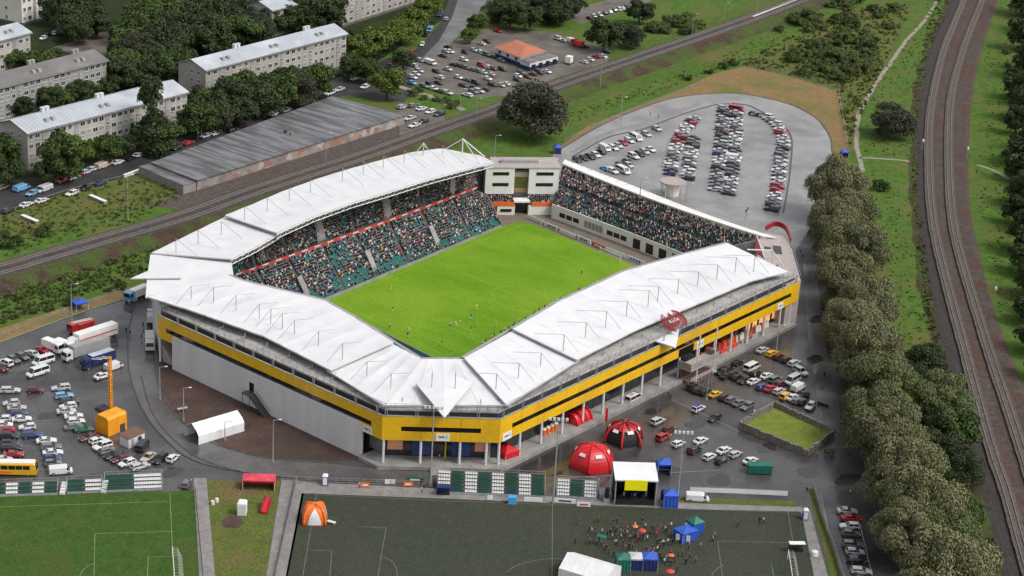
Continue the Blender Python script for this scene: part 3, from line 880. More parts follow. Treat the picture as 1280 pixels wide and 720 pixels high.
# cap along the top edge of the cladding and the parapet railing of the gallery
band(MB(), -.45, .06, ZY1, ZY1 + .12).build('parapet_cap', 'steel_grey', GA)
for k in range(3):
    d, n, L = SIDES[k]
    mb = MB(); j = 0.6
    while j < L - .3:
        mb.tube(fp(k, j, -1.45, 14.5), fp(k, j, -1.15, 16.0), .06, 4)
        if int(j / 2.4) % 3 == 0: mb.tube(fp(k, j, -.1, 12.4), fp(k, j, .1, 15.6), .09, 4); mb.tube(fp(k, j + .5, -.1, 12.4), fp(k, j + .5, .1, 15.6), .09, 4)
        j += 2.4
    for z, o in ((15.0, -1.35), (15.5, -1.25), (15.98, -1.15)):
        mb.tube(fp(k, .3, o, z), fp(k, L - .3, o, z), .045, 4)
    mb.build('railing', 'steel_grey', GA)
    # wall behind the gallery, with openings, and the posts carrying the roof's outer edge
    nb = max(2, round(L / 8.4))
    mb = MB()
    for j in range(nb):
        s0, s1 = L * j / nb, L * (j + 1) / nb
        MB().tube(fp(k, (s0 + s1) / 2, -4.6, 14.4), fp(k, (s0 + s1) / 2, -4.6, 16.1), .13, 6).build('roof_post', 'steel_grey', GA)
        zw = 16.1 if (k == 2 and s0 > 44) or (k == 0 and s1 < L - 42) else 15.0; mb.tube(fp(k, (s0 + s1) / 2, -4.6, 15.4), fp(k, (s0 + s1) / 2, -1.6, 14.5), .08, 4)
        MB().hexa([fp(k, s0 + .4, -7.7, 14.4), fp(k, s1 - .4, -7.7, 14.4), fp(k, s1 - .4, -7.5, 14.4), fp(k, s0 + .4, -7.5, 14.4)], [fp(k, s0 + .4, -7.7, zw), fp(k, s1 - .4, -7.7, zw), fp(k, s1 - .4, -7.5, zw), fp(k, s0 + .4, -7.5, zw)]).build('back_wall', ['stand_floor', 'stand_floor', 'back_glass'][k], GA)
    tag(mb.build('braces', 'steel_grey', GA), kind='stuff')
# ground floor: platform, recessed glazing, columns
d0, n0, L0 = SIDES[0]
mb = MB()
PLAT = [fp(0, L0 - 6, 1.5), corner(1, 1.8), corner(2, 1.8), fp(2, SIDES[2][2] - 2, 1.6), fp(2, SIDES[2][2] - 2, -8), fp(2, 0, -8), fp(0, L0, -8), fp(0, L0 - 6, -8)]
mb.prism(PLAT, 0, 1.0).build('platform', 'concrete', GA)
for k, (sa, sb) in ((0, (L0 - 8, L0 - 3.6)), (1, (0, SIDES[1][2])), (2, (0, SIDES[2][2] - 2))):
    d, n, L = SIDES[k]
    nb = max(1, round((sb - sa) / 4.2))
    for j in range(nb):
        s0, s1 = lerp(sa, sb, j / nb), lerp(sa, sb, (j + 1) / nb)
        m = 'concrete' if (k == 2 and j < 1) or k == 0 else 'window_glass'
        MB().hexa([fp(k, s0 + .08, -4.3, 1.0), fp(k, s1 - .08, -4.3, 1.0), fp(k, s1 - .08, -4.1, 1.0), fp(k, s0 + .08, -4.1, 1.0)], [fp(k, s0 + .08, -4.3, ZY0), fp(k, s1 - .08, -4.3, ZY0), fp(k, s1 - .08, -4.1, ZY0), fp(k, s0 + .08, -4.1, ZY0)]).build('glazing' if m == 'window_glass' else 'wall', m, GA)
    if k:
        nc = round(L / 8.4)
        for j in range(nc + 1):
            s = min(max(lerp(0, L, j / nc), .5), L - 3)
            MB().tube(fp(k, s, -.45, 1.0), fp(k, s, -.45, ZY0), .32, 10).build('column', 'steel_white', GA)
    MB().hexa([fp(k, sa, -4.6, 6.8), fp(k, sb, -4.6, 6.8), fp(k, sb, -.35, 6.8), fp(k, sa, -.35, 6.8)], [fp(k, sa, -4.6, 6.97), fp(k, sb, -4.6, 6.97), fp(k, sb, -.35, 6.97), fp(k, sa, -.35, 6.97)]).build('soffit', 'concrete', GA)
band(MB(), -14, -4.7, 0.0, ZY0 - .02).build('ground_floor', 'steel_dark', GA)
# closed grey wall on the side facing the lorries
mb_n = 9
for j in range(mb_n):
    s0, s1 = lerp(6.2, L0 - 6.5, j / mb_n), lerp(6.2, L0 - 6.5, (j + 1) / mb_n)
    MB().hexa([fp(0, s0 + .02, -.5, 0), fp(0, s1 - .02, -.5, 0), fp(0, s1 - .02, .45, 0), fp(0, s0 + .02, .45, 0)], [fp(0, s0 + .02, -.5, ZS0 - .15), fp(0, s1 - .02, -.5, ZS0 - .15), fp(0, s1 - .02, .45, ZS0 - .15), fp(0, s0 + .02, .45, ZS0 - .15)]).build('wall_panel', 'wall_panel', GA)
# door and outside stair of that wall
sdr = 36.0
MB().hexa([fp(0, sdr, .3, 4.2), fp(0, sdr + 1.7, .3, 4.2), fp(0, sdr + 1.7, .5, 4.2), fp(0, sdr, .5, 4.2)], [fp(0, sdr, .3, 6.6), fp(0, sdr + 1.7, .3, 6.6), fp(0, sdr + 1.7, .5, 6.6), fp(0, sdr, .5, 6.6)]).build('door', 'black_window', GA)
mb = MB()
mb.hexa([fp(0, sdr - .6, .5, 3.9), fp(0, sdr + 2.4, .5, 3.9), fp(0, sdr + 2.4, 2.6, 3.9), fp(0, sdr - .6, 2.6, 3.9)], [fp(0, sdr - .6, .5, 4.15), fp(0, sdr + 2.4, .5, 4.15), fp(0, sdr + 2.4, 2.6, 4.15), fp(0, sdr - .6, 2.6, 4.15)])
for st in range(13):
    z = 3.9 - st * .3
    mb.hexa([fp(0, sdr + 2.4 + st * .42, .5, z - .3), fp(0, sdr + 2.82 + st * .42, .5, z - .3), fp(0, sdr + 2.82 + st * .42, 2.6, z - .3), fp(0, sdr + 2.4 + st * .42, 2.6, z - .3)],
            [fp(0, sdr + 2.4 + st * .42, .5, z), fp(0, sdr + 2.82 + st * .42, .5, z), fp(0, sdr + 2.82 + st * .42, 2.6, z), fp(0, sdr + 2.4 + st * .42, 2.6, z)])
for s in (-.4, 2.2): mb.tube(fp(0, sdr + s, 2.4, 0), fp(0, sdr + s, 2.4, 4), .09, 5)
for o in (.6, 2.55):
    mb.tube(fp(0, sdr + 2.4, o, 5.1), fp(0, sdr + 7.9, o, 1.2), .05, 4)
mb.tube(fp(0, sdr - .6, 2.55, 5.1), fp(0, sdr + 2.4, 2.55, 5.1), .05, 4)
mb.build('outside_stair', 'steel_dark', GA)
# brick entrance bay at the far end of that wall
MB().hexa([fp(0, .3, -4.4, 0), fp(0, 6, -4.4, 0), fp(0, 6, -4.2, 0), fp(0, .3, -4.2, 0)], [fp(0, .3, -4.4, ZY0), fp(0, 6, -4.4, ZY0), fp(0, 6, -4.2, ZY0), fp(0, .3, -4.2, ZY0)]).build('entrance_bay', 'brick_brown', GA)
mb = MB()
for st in range(6): mb.hexa([fp(0, .6 + st * .8, -3.6, 0), fp(0, 1.4 + st * .8, -3.6, 0), fp(0, 1.4 + st * .8, -1.0, 0), fp(0, .6 + st * .8, -1.0, 0)], [fp(0, .6 + st * .8, -3.6, 4.2 - st * .6), fp(0, 1.4 + st * .8, -3.6, 4.2 - st * .6), fp(0, 1.4 + st * .8, -1.0, 4.2 - st * .6), fp(0, .6 + st * .8, -1.0, 4.2 - st * .6)])
mb.build('entrance_stair', 'concrete_pink', GA)
MB().tube(fp(0, .35, -.4, 0), fp(0, .35, -.4, ZY0), .3, 8).build('column', 'steel_white', GA)
# signs on the cladding: white plates, dark print
def plate(k, s, w, z0, z1):
    p = MB().hexa([fp(k, s, .02, z0), fp(k, s + w, .02, z0), fp(k, s + w, .14, z0), fp(k, s, .14, z0)], [fp(k, s, .02, z1), fp(k, s + w, .02, z1), fp(k, s + w, .14, z1), fp(k, s, .14, z1)]).build('sign_plate', 'wall_white', GA)
    zc = (z0 + z1) / 2 + .1
    MB().hexa([fp(k, s + w * .2, .15, zc - .14), fp(k, s + w * .62, .15, zc - .14), fp(k, s + w * .62, .18, zc - .14), fp(k, s + w * .2, .18, zc - .14)], [fp(k, s + w * .2, .15, zc + .2), fp(k, s + w * .62, .15, zc + .2), fp(k, s + w * .62, .18, zc + .2), fp(k, s + w * .2, .18, zc + .2)]).build('sign_print', 'steel_dark', p)
    MB().tube(fp(k, s + w * .75, .15, zc - .3), fp(k, s + w * .82, .15, zc + .45), .09, 5).build('sign_print', 'fabric_green', p)
L1, L2 = SIDES[1][2], SIDES[2][2]
plate(1, L1 / 2 - 1.2, 3.3, 7.15, 9.0)
plate(2, 1.0, 3.3, 7.0, 8.9)
plate(2, L2 * .615, 3.3, 6.9, 9.0)
plate(2, L2 - 11, 3.0, 7.2, 8.9)
plate(0, 6.6, 3.2, 7.6, 9.1)
plate(0, L0 - 6.3, 3.2, 7.1, 8.9)
# projecting entrance with balcony in the long side
sE = L2 * .555
MB().hexa([fp(2, sE, -.2, 4.0), fp(2, sE + 13, -.2, 4.0), fp(2, sE + 13, 4.2, 4.0), fp(2, sE, 4.2, 4.0)], [fp(2, sE, -.2, 4.5), fp(2, sE + 13, -.2, 4.5), fp(2, sE + 13, 4.2, 4.5), fp(2, sE, 4.2, 4.5)]).build('balcony', 'concrete_pink', GA)
mb = MB()
for o0, s0, s1 in ((4.1, sE, sE + 13),):
    mb.hexa([fp(2, s0, o0 - .1, 4.5), fp(2, s1, o0 - .1, 4.5), fp(2, s1, o0 + .1, 4.5), fp(2, s0, o0 + .1, 4.5)], [fp(2, s0, o0 - .1, 6.2), fp(2, s1, o0 - .1, 6.2), fp(2, s1, o0 + .1, 6.2), fp(2, s0, o0 + .1, 6.2)])
for s in (sE, sE + 12.8):
    mb.hexa([fp(2, s, .1, 4.5), fp(2, s + .2, .1, 4.5), fp(2, s + .2, 4.0, 4.5), fp(2, s, 4.0, 4.5)], [fp(2, s, .1, 6.2), fp(2, s + .2, .1, 6.2), fp(2, s + .2, 4.0, 6.2), fp(2, s, 4.0, 6.2)])
mb.build('balcony_wall', 'concrete', GA)
MB().hexa([fp(2, sE - .2, .05, 7.0), fp(2, sE + 6.5, .05, 7.0), fp(2, sE + 6.5, .16, 7.0), fp(2, sE - .2, .16, 7.0)], [fp(2, sE - .2, .05, ZS0), fp(2, sE + 6.5, .05, ZS0), fp(2, sE + 6.5, .16, ZS0), fp(2, sE - .2, .16, ZS0)]).build('entrance_window', 'black_window', GA)
mb = MB()
for j in range(7):
    s0 = sE + .5 + j * 1.75
    mb.hexa([fp(2, s0, .5, 1.0), fp(2, s0 + 1.4, .5, 1.0), fp(2, s0 + 1.4, .8, 1.0), fp(2, s0, .8, 1.0)], [fp(2, s0, .5, 3.9), fp(2, s0 + 1.4, .5, 3.9), fp(2, s0 + 1.4, .8, 3.9), fp(2, s0, .8, 3.9)])
mb.build('entrance_doors', 'brick_brown', GA)
mb = MB()
for st in range(5):
    mb.hexa([fp(2, sE + .5, 1.6 + st * .5, 0), fp(2, sE + 12.5, 1.6 + st * .5, 0), fp(2, sE + 12.5, 2.1 + st * .5, 0), fp(2, sE + .5, 2.1 + st * .5, 0)], [fp(2, sE + .5, 1.6 + st * .5, 1 - st * .2), fp(2, sE + 12.5, 1.6 + st * .5, 1 - st * .2), fp(2, sE + 12.5, 2.1 + st * .5, 1 - st * .2), fp(2, sE + .5, 2.1 + st * .5, 1 - st * .2)])
mb.build('entrance_steps', 'brick_brown', GA)
mb = MB()
for z in (1.2, 1.6, 2.0): mb.tube(fp(2, sE + .5, 4.2, z), fp(2, sE + 12.5, 4.2, z), .05, 4)
for j in range(8): mb.tube(fp(2, sE + .5 + j * 1.71, 4.2, 0), fp(2, sE + .5 + j * 1.71, 4.2, 2.0), .05, 4)
mb.build('entrance_railing', 'steel_white', GA)
for s in (sE + 3.5, sE + 11.5): MB().tube(fp(2, s, 3.8, 0), fp(2, s, 3.8, 13.4), .2, 8).build('canopy_post', 'steel_white', GA)
# white sail canopy over it
CZ = 14.3
c0, c1, c2 = at(807, 422, CZ), at(845, 434.5, CZ - .6), at(849, 412, CZ + .3)
MB().slab([c0, c1, c2], .35, 0).build('sail_canopy', 'membrane', GA)
# stock on display behind the open ground floor, warm light in the shops
emit_mat('shop_light', (1.0, 0.50, 0.22), .55)
emit_mat('hall_light', (0.55, 0.24, 0.14), .14)
sh = L2 * .675
for j in range(34):
    s = sh + j * .98
    if s > L2 - 4.5: break
    far = j > 15
    m = random.choice(['banner_red', 'fabric_red', 'banner_orange', 'banner_red', 'brick_brown'] if not far else ['shop_light', 'wall_cream', 'brick_brown', 'banner_red', 'timber', 'wall_cream'])
    h = random.uniform(1.2, 2.4)
    MB().hexa([fp(2, s, -3.6, 1.0), fp(2, s + .85, -3.6, 1.0), fp(2, s + .85, -2.7, 1.0), fp(2, s, -2.7, 1.0)], [fp(2, s, -3.6, 1 + h), fp(2, s + .85, -3.6, 1 + h), fp(2, s + .85, -2.9, 1 + h), fp(2, s, -2.9, 1 + h)]).build('display_stand', m, GA)
for j in range(6):
    s = sh + 1 + j * 5.2
    MB().hexa([fp(2, s, -1.2, 1.0), fp(2, s + 3.2, -1.2, 1.0), fp(2, s + 3.2, -1.0, 1.0), fp(2, s, -1.0, 1.0)], [fp(2, s, -1.2, 2.1), fp(2, s + 3.2, -1.2, 2.1), fp(2, s + 3.2, -1.0, 2.1), fp(2, s, -1.0, 2.1)]).build('counter_board', 'banner_red' if j < 3 else 'concrete_pink', GA)
for j in range(5):
    s = L2 - 20 + j * 3.4
    MB().hexa([fp(2, s, -4.05, 2.0), fp(2, s + 2.2, -4.05, 2.0), fp(2, s + 2.2, -4.0, 2.0), fp(2, s, -4.0, 2.0)], [fp(2, s, -4.05, 4.2), fp(2, s + 2.2, -4.05, 4.2), fp(2, s + 2.2, -4.0, 4.2), fp(2, s, -4.0, 4.2)]).build('lit_window', 'shop_light', GA)
for s in (1.5, L1 - 5.5):
    MB().hexa([fp(1, s, -4.05, 2.6), fp(1, s + 3.6, -4.05, 2.6), fp(1, s + 3.6, -4.0, 2.6), fp(1, s, -4.0, 2.6)], [fp(1, s, -4.05, 6.2), fp(1, s + 3.6, -4.05, 6.2), fp(1, s + 3.6, -4.0, 6.2), fp(1, s, -4.0, 6.2)]).build('lit_window', 'hall_light', GA)
for s in (L1 / 2 - 6.6, L1 / 2 + 2.8):
    MB().hexa([fp(1, s, -.9, 3.0), fp(1, s + 4.2, -.9, 3.0), fp(1, s + 4.2, -.7, 3.0), fp(1, s, -.7, 3.0)], [fp(1, s, -.9, 6.9), fp(1, s + 4.2, -.9, 6.9), fp(1, s + 4.2, -.7, 6.9), fp(1, s, -.7, 6.9)]).build('entrance_banner', 'fabric_darkblue', GA)
mb = MB()
for st in range(5): mb.hexa([fp(1, L1 / 2 - 2.3, 1.8 + st * .45, 0), fp(1, L1 / 2 + 2.3, 1.8 + st * .45, 0), fp(1, L1 / 2 + 2.3, 2.25 + st * .45, 0), fp(1, L1 / 2 - 2.3, 2.25 + st * .45, 0)], [fp(1, L1 / 2 - 2.3, 1.8 + st * .45, .85 - st * .17), fp(1, L1 / 2 + 2.3, 1.8 + st * .45, .85 - st * .17), fp(1, L1 / 2 + 2.3, 2.25 + st * .45, .85 - st * .17), fp(1, L1 / 2 - 2.3, 2.25 + st * .45, .85 - st * .17)])
mb.build('entrance_steps', 'concrete', GA)

# seating under those roofs: one terrace per side down to the pitch
FRONT = [pitch(-.03, -.03), pitch(-.035, .9), pitch(.06, 1.045), pitch(1.02, 1.05)]
BACK = [corner(k, -9.4) for k in range(4)]
mb = MB(); nr = 22
for k in range(3):
    for i in range(nr):
        t0, t1 = i / nr, (i + 1) / nr; z = 1.0 + 11.6 * i / nr; z_ = 1.0 + 11.6 * max(0, i - 1) / nr
        a, b, c, d = FRONT[k].lerp(BACK[k], t0), FRONT[k + 1].lerp(BACK[k + 1], t0), FRONT[k + 1].lerp(BACK[k + 1], t1), FRONT[k].lerp(BACK[k], t1)
        mb.quad((a.x, a.y, z_), (b.x, b.y, z_), (b.x, b.y, z), (a.x, a.y, z)); mb.quad((a.x, a.y, z), (b.x, b.y, z), (c.x, c.y, z), (d.x, d.y, z))
mb.build('terrace', 'seat_teal', GA)
mb = MB()
for k in range(3):
    a, b = FRONT[k], FRONT[k + 1]
    d = (b - a).normalized(); n = Vector((d.y, -d.x, 0)); n = n if n.dot(inner_hint - a) > 0 else -n
    mb.hexa([(p.x, p.y, .1) for p in (a, b, b + n * .3, a + n * .3)], [(p.x, p.y, 1.9) for p in (a, b, b + n * .3, a + n * .3)])
mb.build('front_wall', 'concrete', GA)


# ---------------------------------------------------------------- roofs, masts
def roof(px, zs, parent, thick=.45, ribs=None, name='roof_panel'):
    pts = [at(x, y, z) for (x, y), z in zip(px, zs)]
    o = MB().slab(pts, thick, 0, 1).build(name, ['membrane', 'membrane_trim'], parent)
    if ribs:
        (i0, i1), (j0, j1), n = ribs                 # seams run from edge i0-i1 to edge j0-j1
        mb = MB()
        for k in range(1, n):
            t = k / n
            a, b = pts[i0].lerp(pts[i1], t), pts[j0].lerp(pts[j1], t)
            mb.tube(a + Vector((0, 0, .02)), b + Vector((0, 0, .02)), .09, 4)
        mb.build('roof_seam', 'membrane', o)
    return o


def roof_strips(inner, outer, n, zi, zo, parent, sag=.2, zi0=None):
    """the membrane between two edges, one sagging panel per bay, each bay a part"""
    def sample(px, z):
        p = [at(x, y, z) for x, y in px]; L = [0]
        for i in range(len(p) - 1): L.append(L[-1] + (p[i + 1] - p[i]).length)
        def f(t):
            d = t * L[-1]; i = 0
            while i < len(p) - 2 and d > L[i + 1]: i += 1
            return p[i].lerp(p[i + 1], (d - L[i]) / max(1e-6, L[i + 1] - L[i]))
        return f
    fi, fo = sample(inner, zi), sample(outer, zo)
    for k in range(n):
        mb = MB(); G = []
        for a in range(5):
            row = []
            for b in range(5):
                t = (k + .004 + .992 * a / 4) / n; u = b / 4
                p = fi(t).lerp(fo(t), u); p.z -= sag * math.sin(PI * a / 4) * (.35 + .65 * math.sin(PI * u)) * (1.0 if (k % 3) else .75); row.append(p)
            G.append(row)
        V = [q for r in G for q in r]; V += [q - Vector((0, 0, .4)) for q in V]; F = []
        for a in range(4):
            for b in range(4):
                i = a * 5 + b; F += [(i, i + 1, i + 6, i + 5), (25 + i + 5, 25 + i + 6, 25 + i + 1, 25 + i)]
        ringi = [0, 1, 2, 3, 4, 9, 14, 19, 24, 23, 22, 21, 20, 15, 10, 5]
        nf_ = len(F)
        for j in range(16): F.append((ringi[j], 25 + ringi[j], 25 + ringi[(j + 1) % 16], ringi[(j + 1) % 16]))
        mb.add(V, F, [0] * nf_ + [1] * 16); mb.build('roof_panel', ['membrane', 'membrane_trim'], parent)


def edge_gutter(px, z, parent, w=.9, drop=.5, mtl='steel_grey', toward=None):
    pts = [at(x, y, z - drop) for x, y in px]
    mb = MB(); s = offsets(pts); hint = inner_hint
    for i in range(len(pts) - 1):
        sg = 1 if (hint - pts[i]).dot(s[i]) > 0 else -1
        a, b = pts[i], pts[i + 1]; c, d = b + s[i + 1] * w * sg, a + s[i] * w * sg
        mb.hexa([p - Vector((0, 0, .35)) for p in (a, b, c, d)], [a, b, c, d])
    return mb.build('gutter', mtl, parent)


ZI, ZO = 18.8, 16.8
inner5 = [(641, 411), (700, 376), (780, 339), (850, 319), (909, 303.5)]
roof_strips(inner5, [(721, 449.5), (795, 412), (941, 350), (985.5, 339.5)], 12, ZI, ZO, GA)
p5i = [at(x, y, ZI) for x, y in inner5]; p5o = [at(x, y, ZO) for x, y in [(721, 449.5), (795, 412), (941, 350), (985.5, 339.5)]]
roof_strips([(580, 447), (645, 411)], [(634, 507), (726, 449)], 4, ZI - .9, ZO - .9, GA)
roof_strips([(520, 448.5), (586, 448.5)], [(474, 507), (640, 507)], 4, ZI - 1.7, ZO - 1.7, GA)
roof_strips([(488, 428), (526, 448)], [(408, 462), (480, 506)], 4, ZI - .9, ZO - .9, GA)
inner1 = [(285, 343.5), (303, 351), (405, 375), (440, 395), (492, 427.5)]
roof_strips(inner1, [(182, 370), (240, 388), (330, 420), (413.5, 462.5)], 10, ZI, ZO, GA)
# raised kite over the corner
K0, K1, K2, K3 = at(520, 479, 17.1), at(591, 479, 17.1), at(555.5, 522, 17.2), at(555.5, 462, 17.9)
MB().slab([K0, K3, K1, K2], .3, 0, 1).build('roof_kite', ['membrane', 'membrane_trim'], GA)
for pxs, z in ((inner5, ZI), ([(580, 447), (641, 411)], ZI - .9), ([(524, 448.5), (582, 448.5)], ZI - 1.7), ([(492, 428), (524, 448)], ZI - .9), (inner1, ZI)):
    edge_gutter(pxs, z, GA)
# eave rails under the outer edges
mb = MB()
for a, b in (((721, 449.5), (795, 412)), ((795, 412), (941, 350)), ((941, 350), (985.5, 339.5)), ((634, 507), (721, 453)), ((478, 507), (634, 507)), ((240, 388), (330, 420)), ((330, 420), (413.5, 462.5)), ((413.5, 466), (478, 507))):
    mb.tube(at(*a, ZO - .6), at(*b, ZO - .6), .16, 5)
mb.build('eave_tube', 'steel_grey', GA)


def mast(x, y0, y1, zr, parent, fore, back, r=.11):
    """mast foot at pixel (x, y1), top above it; stays end on the roof where the photograph shows them"""
    foot = at(x, y1, zr); s = scale_at(foot); h = (y1 - y0) / (s * .93)
    top = foot + Vector((0, 0, h))
    m = MB().tube(foot - Vector((0, 0, .5)), top, r, 6).build('mast', 'steel_grey', parent)
    for st in (fore, back):
        if st:
            e = at(x + st[0], y0 + st[1], zr + st[2])
            MB().tube(top, e, .055, 4).build('stay', 'steel_grey', m)
    return m


for x, a, b in ((704, 418, 437), (731.7, 403, 420), (757, 389, 407), (783, 377, 393), (810, 363, 381), (822, 358, 375), (847, 349, 365), (872, 340, 355), (896, 331, 347), (919, 322, 338), (942, 320, 338)):
    mast(x, a, b, 18.0, GA, (-36, -1, .6), (19, 22, -.5))
for x, a, b in ((648, 454, 470), (675.7, 441, 455), (620, 467, 484)): mast(x, a, b, 17.1, GA, (-34, -1, .6), (19, 22, -.4))
for x, a, b in ((539.5, 465, 486), (568.7, 465, 488)): mast(x, a, b, 16.9, GA, (0, -8, .3), None)
for x, a, b in ((458.5, 452, 468), (488.5, 467, 483)): mast(x, a, b, 17.1, GA, (26, -1, .6), (-20, 22, -.4))
for x, a, b in ((239, 357.5, 372), (267, 359, 376), (295, 368.6, 386), (324, 380, 397), (338.5, 386, 403), (352.8, 392, 408.5), (368, 400, 415), (398, 413.5, 430), (428, 429, 447)):
    mast(x, a, b, 18.0, GA, (24, -2, .6), (-19, 23, -.5))

# ---------------------------------------------------------------- covered grandstand along the railway
GN = thing('grandstand', 'two-tier grandstand full of spectators under the long white masted roof beside the railway', 'grandstand', at(460, 300, 0))
ZT0, ZT1, ZT2, ZT3 = .7, 6.6, 8.0, 15.8
nf = curve3(at(326, 407, ZT0), at(481, 342.5, ZT0), at(626, 282, ZT0))
nm = curve3(at(293, 345, ZT1 + .8), at(455, 288, ZT1 + .8), at(603, 233, ZT1 + .8))
nb_ = curve3(at(284, 316, ZT3), at(446, 235, ZT3), at(612, 200, ZT3))
AIS = (.08, .2, .335, .465, .6, .735, .87)
tier(nf, nm, ZT0, ZT1, 17, GN, aisles=AIS, occupied=.86,
     empties=((.30, .44, 0, 3, .12), (.47, .62, 0, 3, .25), (.10, .24, 1, 4, .45), (.72, .99, 0, 2, .3), (.33, .42, 9, 14, .5), (0, 1, 0, 0, .4)))
nm2 = lambda u: nm(u) + (nb_(u) - nm(u)) * .07
tier(nm2, nb_, ZT2, ZT3, 15, GN, aisles=AIS, occupied=.9)
# wall between the tiers with its red banner
mb, rb = MB(), MB()
for k in range(40):
    u0, u1 = k / 40, (k + 1) / 40
    a, b, c, d = nm(u0), nm(u1), nm2(u1), nm2(u0)
    mb.hexa([(p.x, p.y, ZT1 - .5) for p in (a, b, c, d)], [(p.x, p.y, ZT2) for p in (a, b, c, d)])
    o = (nf(u0) - nm(u0)).normalized() * .06
    rb.hexa([(p.x, p.y, ZT1 + .75) for p in (a + o, b + o, b + o * .1, a + o * .1)], [(p.x, p.y, ZT2 + .12) for p in (a + o, b + o, b + o * .1, a + o * .1)])
mb.build('tier_wall', 'concrete_dark', GN)
rb.build('tier_banner', 'banner_red', GN)
wb = MB()
for k in range(0, 40, 2):
    u0, u1 = (k + .2) / 40, (k + 1.1) / 40
    o = (nf(u0) - nm(u0)).normalized() * .085; a, b = nm(u0) + o, nm(u1) + o
    wb.hexa([(p.x, p.y, ZT1 + .95) for p in (a, b, b - o * .3, a - o * .3)], [(p.x, p.y, ZT1 + 1.3) for p in (a, b, b - o * .3, a - o * .3)])
tag(wb.build('banner_print', 'wall_white', GN), kind='stuff')
# stair mouths (vomitories): pale blocks cut into the tiers
for u, lo_, hi_, w in ((.105, .05, .55, 3.2), (.335, .05, .55, 3.4), (.6, .02, .5, 3.4), (.87, .05, .5, 3.0)):
    for tF, tB, za, zb, l0, l1 in ((nm2, nb_, ZT2, ZT3, lo_, hi_),):
        a, b = tF(u).lerp(tB(u), l0), tF(u).lerp(tB(u), l1)
        d = (tF(u + .01) - tF(u - .01)).normalized() * (w / 2)
        z0_, z1_ = lerp(za, zb, l0) + .9, lerp(za, zb, l1) + .7
        MB().hexa([(p.x, p.y, z0_ - 1.2) for p in (a - d, a + d, b + d, b - d)], [(a - d).to_tuple()[:2] + (z0_,), (a + d).to_tuple()[:2] + (z0_,), (b + d).to_tuple()[:2] + (z1_,), (b - d).to_tuple()[:2] + (z1_,)]).build('stair_mouth', 'concrete', GN)
for u in (.47, .735, .2):
    a, b = nf(u).lerp(nm(u), .15), nf(u).lerp(nm(u), .5)
    d = (nf(u + .01) - nf(u - .01)).normalized() * 1.0
    MB().hexa([(p.x, p.y, 1) for p in (a - d, a + d, b + d, b - d)], [(a - d).to_tuple()[:2] + (2.6,), (a + d).to_tuple()[:2] + (2.6,), (b + d).to_tuple()[:2] + (5.5,), (b - d).to_tuple()[:2] + (5.5,)]).build('stair_mouth', 'concrete', GN)
# front wall of the lower tier, back wall, side wall
mb = MB(); bw = MB()
for k in range(30):
    u0, u1 = k / 30, (k + 1) / 30
    a, b = nf(u0), nf(u1); o = (a - nm(u0)).normalized() * .3
    mb.hexa([(p.x, p.y, .1) for p in (a + o, b + o, b, a)], [(p.x, p.y, ZT0 + .3) for p in (a + o, b + o, b, a)])
    a, b = nb_(u0), nb_(u1); o = (nm(u0) - a).normalized() * -.4
    bw.hexa([(p.x, p.y, 0) for p in (a, b, b + o, a + o)], [(p.x, p.y, 17.5) for p in (a, b, b + o, a + o)])
mb.build('front_wall', 'concrete', GN)
bw.build('back_wall', 'stand_floor', GN)
for u in (0.0, 1.0):
    a, m_, b = nf(u), nm(u), nb_(u); d = (nf(.5) - nf(u)).normalized() * .4
    d = Vector((d.x, d.y, 0))
    mb = MB()
    for (p, zp), (q, zq) in (((a, ZT0), (m_, ZT1)), ((m_, ZT2), (b, ZT3))):
        mb.hexa([(x.x, x.y, 0) for x in (p - d, q - d, q, p)], [((p - d).x, (p - d).y, zp + .9), ((q - d).x, (q - d).y, zq + .9), (q.x, q.y, zq + .9), (p.x, p.y, zp + .9)])
    mb.build('side_wall', 'brown_floor', GN)
# roofs
ZNF, ZNB = 20.5, 19.0
nfront = [(346, 291), (393, 270), (440, 253), (487, 239), (535, 224), (587, 210), (617, 202)]
nback = [(600, 194), (577, 190), (553, 185), (515, 190), (479, 199), (440, 210), (400, 222), (353, 239), (318, 254), (281, 269)]
roof_strips(nfront, nback[::-1], 13, ZNF, ZNB, GN)
roof_strips([(289, 323.5), (320, 308), (350, 290)], [(189, 316), (240, 291), (285, 269)], 4, ZNF - 1.2, ZNB - 1.2, GN)
mb = MB()
for pts, z in ((nfront, ZNF), ([(289, 323.5), (320, 308), (349, 291)], ZNF - 1.2)):
    P_ = [at(x, y, z) for x, y in pts]
    for i in range(len(P_) - 1):
        a, b = P_[i], P_[i + 1]
        for dz in (.5, 1.7): mb.tube(a - Vector((0, 0, dz)), b - Vector((0, 0, dz)), .14, 5)
        n = max(2, int((b - a).length / 2.5))
        for k in range(n):
            p, q = a.lerp(b, k / n), a.lerp(b, (k + .5) / n)
            mb.tube(p - Vector((0, 0, .5)), q - Vector((0, 0, 1.7)), .07, 4); mb.tube(q - Vector((0, 0, 1.7)), a.lerp(b, (k + 1) / n) - Vector((0, 0, .5)), .07, 4)
mb.build('edge_truss', 'steel_white', GN)
